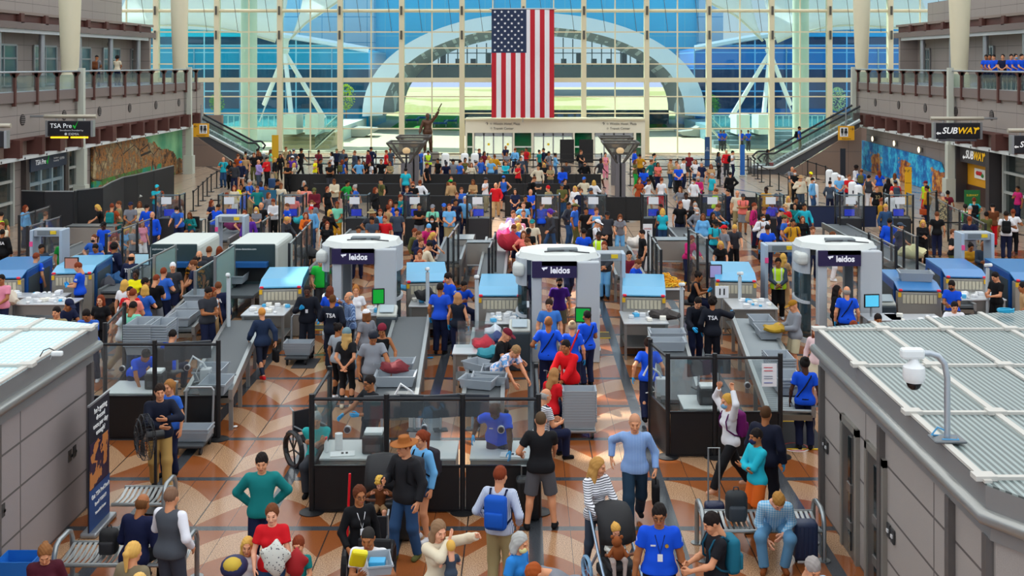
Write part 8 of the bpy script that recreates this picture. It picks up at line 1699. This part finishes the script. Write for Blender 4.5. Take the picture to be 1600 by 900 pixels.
for o in bpy.data.objects:
    if o.parent is None and o.get('category') in ('x-ray machine', 'conveyor', 'table', 'document desk', 'rack', 'body scanner', 'kiosk', 'escalator', 'barrier', 'divider', 'screen', 'lamp post', 'desk'):
        cs = [c.matrix_world @ Vector(v) for c in bpy.data.objects if c.parent is o for v in c.bound_box]
        if cs and not (o['category'] == 'divider' and abs(math.sin(o.rotation_euler.z)) < .97): boxes.append((min(c.x for c in cs), max(c.x for c in cs), min(c.y for c in cs), max(c.y for c in cs)))
OFFS = sorted([(dx * .13, dy * .16) for dx in range(-8, 9) for dy in range(-3, 9)], key=lambda d: d[0] ** 2 * 1.2 + d[1] ** 2 * (1 if d[1] > 0 else 2.5))
def free(x, y):
    for dx, dy in OFFS:
        a, b_ = x + dx, y + dy
        if any(q[0] - .2 < a < q[1] + .2 and q[2] - .18 < b_ < q[3] + .18 for q in boxes): continue
        if any((a - q[0]) ** 2 + (b_ - q[1]) ** 2 < .2 for q in spots): continue
        spots.append((a, b_)); return a, b_
    return x, y
rows.sort(key=lambda r: -float(r.split()[1])); NIND = 214; mass = []
for ri, r in enumerate(rows):
    tk = r.split(); x, y = float(tk[0]), float(tk[1]); (t, tc), (b, bc), (hr, hc), sk = tk[2].split('.'), tk[3].split('.'), tk[4].split(':'), tk[5]; op = tk[6:]
    fem = int(hr in ('long', 'bob', 'pony', 'bun')); fat = 1.22 if 'b' in op else RP.choice((1.0, 1.0, 1.1)); rot = 0.0; pose = None; ex = []; act = ''
    for o in op:
        if o[0] == 'r' and o[1:].lstrip('-').isdigit(): rot = float(o[1:])
        elif o.startswith('bp'): ex.append(('backpack', o[3:] or 'black', 'charcoal')); act = ' with %s backpack' % NMC.get(o[3:] or 'black', o[3:] or 'black')
        elif o.startswith('bag'): ex.append(('bag', o[4:] or 'black')); act = ' with %s bag' % (o[4:] or 'black')
        elif o in 'RCFPWSHN': pose = {'R': 'reach', 'C': 'clasp', 'F': 'fold', 'P': 'phone', 'W': 'walk', 'S': 'sitdesk', 'H': 'hip', 'N': 'point'}[o]
        elif o == 'J': ex.append(('text', '32', .24, 'khaki', False, .28)); act = ' numbered 32'
        elif o == 'T': ex.append(('text', 'TSA', .14)); act = ' with TSA on the back'
    rot += RP.uniform(-12, 12)
    if pose is None: pose = RP.choice(('stand', 'stand2', 'hip', 'phone', 'clasp', 'stand', 'bag', 'walk'))
    key = (pose, fem, fat, 1 if y > 318 else 2); fg, ca = fig(key); fg.cache = ca; size = RP.uniform(.97, 1.03) * (.95 if fem else 1.01); z0 = 0
    if 'Z' in op: z0 = 3.0; 
    hrs = [(hr, hc)]
    if hr in ('cap', 'hat', 'beanie'): hrs.append(('short', 'dark') if not fem else ('bob', 'brown'))
    if 'M' in op: hrs.append(('mask', 'e8ecf0' if RP.random() < .5 else '202428')); act = act or ' and face mask'
    loc = place(fg, size, x, y, rot, z0)
    loc = (*free(loc[0], loc[1]), loc[2]) if 'N' not in op else loc
    if 'Z' in op: loc = (18.1, 76.0, 1.35)
    if 'V' in op: t, tc = 'long', 'slate'; ex.append(('hivis',)); 
    if t == 'tee' and tc == 'royal' and y > 250: ex.append(('patch',))
    nc = lambda c: NMC.get(c, c)
    gar = {'tee': 'T-shirt', 'long': 'long-sleeved top', 'tank': 'sleeveless top', 'jacket': 'jacket', 'polo': 'polo shirt', 'dress': 'dress', 'vest': 'vest', 'sweater': 'sweater'}[t]
    if 'V' in op: gar = 'shirt and yellow safety vest'
    if 'S' in op: act = ' seated' + act
    lab = 'person in %s %s%s %s' % (nc(tc), gar, act, where(x, y))
    if lab in used_labels: lab = 'person with %s %s in %s %s%s %s' % (nc(hc), HN_[hr], nc(tc), gar, act, where(x, y))
    if lab in used_labels and placed:
        q = min(placed, key=lambda k: (k[0] - x) ** 2 + (k[1] - y) ** 2 if k[2] != (tc, gar) else 1e9); lab = 'person in %s %s near %s %s %s' % (nc(tc), gar, nc(q[2][0]), q[2][1], where(x, y))
    used_labels[lab] = 1; placed.append((x, y, (tc, gar)))
    if x - 820 > 0 and False: pass
    pr = person(loc, rot * D, key, t, SPC.get(tc, tc), b, bc, hrs, hc, sk, size, ex, lab, 'people queuing through the hall', glove=1 if 'g' in op else None, shoe=RP.choice(('black', 'white', 'charcoal', 'navy')) if y > 330 else RP.choice(('black', 'charcoal')))
    if ri >= NIND: mass.append(pr)
bpy.context.view_layer.update()
vs, fs, ms, mats, n = [], [], [], [], 0; ch = {}; par = set(mass)
for o in bpy.data.objects:
    q = o
    while q is not None and q not in par: q = q.parent
    if q is None or o.type != 'MESH': continue
    me = o.data; co_ = np.empty(len(me.vertices) * 3, np.float32); me.vertices.foreach_get('co', co_); W = np.array(o.matrix_world)
    co_ = co_.reshape(-1, 3) @ W[:3, :3].T + W[:3, 3]
    idx = []
    for sl_ in o.material_slots:
        if sl_.material not in mats: mats.append(sl_.material)
        idx.append(mats.index(sl_.material))
    for p_ in me.polygons: fs.append([v + n for v in p_.vertices]); ms.append(idx[p_.material_index] if idx else 0)
    vs.append(co_); n += len(co_); ch[o] = 1
me = bpy.data.meshes.new('crowd'); me.from_pydata(np.concatenate(vs).tolist(), [], fs); me.polygons.foreach_set('material_index', ms); me.polygons.foreach_set('use_smooth', [True] * len(fs))
for m_ in mats: me.materials.append(m_)
o = bpy.data.objects.new('crowd', me); C.objects.link(o); tag(o, 'dense far crowd of travellers queuing before the window wall', 'crowd', None, 'stuff')
for q in list(ch): bpy.data.objects.remove(q)
for q in mass: bpy.data.objects.remove(q)
for x, y, tc, rot, lb, hr in ((151, 88, 'grey', 175, 'person in grey with brown backpack on the left balcony', 'cap'), (183, 92, 'cream', 165, 'person in cream top with curly hair on the left balcony', 'curly'), (1541, 94, 'royal', -20, 'officer in blue, first from the column, leaning on the right balcony rail', 'short'), (1547, 98, 'royal', -30, 'officer in blue, second from the column on the right balcony', 'buzz'), (1553, 94, 'royal', -40, 'officer in blue, third from the column on the right balcony', 'short'),
                         (1567, 96, 'navy', -20, 'officer in navy with ponytail on the right balcony', 'pony'), (1580, 97, 'royal', 0, 'officer in blue right of the ponytailed officer on the balcony', 'short'), (1587, 96, 'royal', 20, 'officer in blue with face mask on the right balcony', 'bun'), (1596, 99, 'royal', 30, 'officer in blue nearest the picture edge on the right balcony', 'short')):
    z0 = 5.95; fg, ca = fig(('clasp', 0, 1.0, 2)); fg.cache = ca; s = -1 if x < 800 else 1; X = s * 23.4 if x < 800 else 22.95; Y = X * 1800 / (x - 820)
    r = person((X, Y, z0), rot * D + (0 if s < 0 else -.3), ('clasp', 0, 1.0, 2), 'tee', tc, 'long', 'navy', [(hr, 'black' if hr == 'cap' else 'dark')] + ([('mask', 'sky')] if 'mask' in lb else []), 'dark', 'l' if x > 1550 else 'm', 1.0, [('backpack', 'brown')] if x == 151 else [], lb, 'officers leaning on the right balcony rail' if x > 800 else None)
def chair(loc, rz_, first=[]):
    if first: q = dup(first[0])
    else:
        q = thing('office_chair', '', 'chair'); first.append(q); MB().rbox((0, .05, .45), (.46, .46, .08), .03).obj('seat', M('18181c', .7), q); MB().rbox((0, .3, .78), (.44, .06, .5), .03).obj('backrest', M('18181c', .7), q); MB().cyl((0, .05, .06), (0, .05, .42), .03).obj('column', m_blk, q)
        b = MB()
        for k in range(5): a = 2 * PI * k / 5; b.cyl((0, .05, .08), (.28 * math.cos(a), .05 + .28 * math.sin(a), .05), .02, n=6)
        b.obj('foot_star', m_blk, q)
    q.location = loc; q.rotation_euler.z = rz_; return q
for r_ in [o for o in bpy.data.objects if o.get('category') == 'person' and ('seated' in o['label'] or 'sitting behind' in o['label'])]:
    q = chair(r_.location, r_.rotation_euler.z); q['label'] = ' '.join(('black office chair under the ' + r_['label']).split()[:15]); q['group'] = 'office chairs of the seated staff'
for x, y, tc, lb in ((572, 171, 'white', 'person in white top and dark shorts walking on the sunny plaza'), (1126, 210, 'royal', 'guard in blue outside the glass, left of the stair rail pair'), (1131, 206, 'royal', 'taller guard in blue outside the glass beside the stair rail'), (1158, 209, 'royal', 'guard in blue outside beside the thin banner pole'), (1169, 211, 'royal', 'guard in blue with cap outside, right of the thin banner pole')):
    fg, ca = fig(('clasp', 0, 1.0, 2)); fg.cache = ca; loc = place(fg, 1.0, x, y, 0) if x != 572 else (*G(572, 193)[:2], 0)
    if x != 572: loc = (pz(x, 95.5), 95.5, .75 if False else 0.0)
    r = person(loc, .2, ('clasp', 0, 1.0, 2), 'tee', tc, 'shorts' if x == 572 else 'long', 'charcoal', 'cap' if x == 1169 else 'short', 'dark', 'm', 1.0 if x != 572 else 1.05, (), lb)
def lump(r):
    b = MB().ball((0, 0, 0), 1, 20); b.v = [(x * r[0] * (1 + .22 * math.sin(z * 4 + y * 3)), y * r[1], z * r[2] * (1 + .18 * math.sin(x * 5 + 1))) for x, y, z in b.v]; return b
def prop(nm, o, lab, cat): o.name = nm; return tag(o, lab, cat)
p = G(594, 850, .8); o = MB().rbox((0, 0, 0), (.2, .08, .26), .03, 2).obj('snack_bag', M('e8d818', .4)); q = AT(560, 872, 14.2); o.location = q; o.rotation_euler = (.5, .2, .2); tag(o, 'yellow snack bag on the lap of the man in white', 'snack bag')
gbin(AT(592, 888, 14.15), .2, 'grey bin on the lap of the man in white T-shirt', None, .8)
bx = AT(592, 883, 14.2); o = MB().rbox((0, 0, 0), (.2, .16, .1), .01).obj('tissue_box', M('38a0d0', .5)); o.location = (bx.x - .02, bx.y, bx.z + .02); tag(o, 'small blue box in the bin on the man\'s lap', 'box')
q = AT(430, 872, 14.2); o = lump((.17, .12, .2)).obj('patterned_cloth', pt_dot, None, True); o.location = q; tag(o, 'white patterned cloth held by the woman in red T-shirt', 'cloth')
q = AT(462, 880, 14.35); o = lump((.14, .12, .17)).obj('bundled_jacket', M('a01018', .8), None, True); o.location = q; tag(o, 'red jacket bundled in the boy\'s arms', 'jacket')
t = thing('teddy_bear', 'brown teddy bear in the toddler girl\'s arms', 'toy', AT(966, 862, 14.9)); MB().ball((0, 0, 0), (.09, .08, .11), 12).obj('body', M('8c4818', .9), t, True); MB().ball((-.02, -.02, .14), .07, 12).obj('head', M('8c4818', .9), t, True)
for k in (-.08, .04): MB().ball((k, -.02, .2), .025, 8).obj('ear', M('8c4818', .9), t, True)
for k in (-.09, .08): MB().cyl((k * .6, 0, .04), (k * 1.5, -.06, -.04), .03, .025).obj('arm', M('8c4818', .9), t, True)
t = thing('infant_seat', 'navy and yellow infant seat at the blond girl\'s side', 'infant seat', AT(366, 885, 14.3)); MB().ball((0, 0, 0), (.17, .2, .13), 16).obj('seat_shell', M('1c2450', .6), t, True); MB().ball((0, -.08, .05), (.12, .12, .09), 14).obj('cushion', M('c8a838', .8), t, True)
q = G(1045, 640)
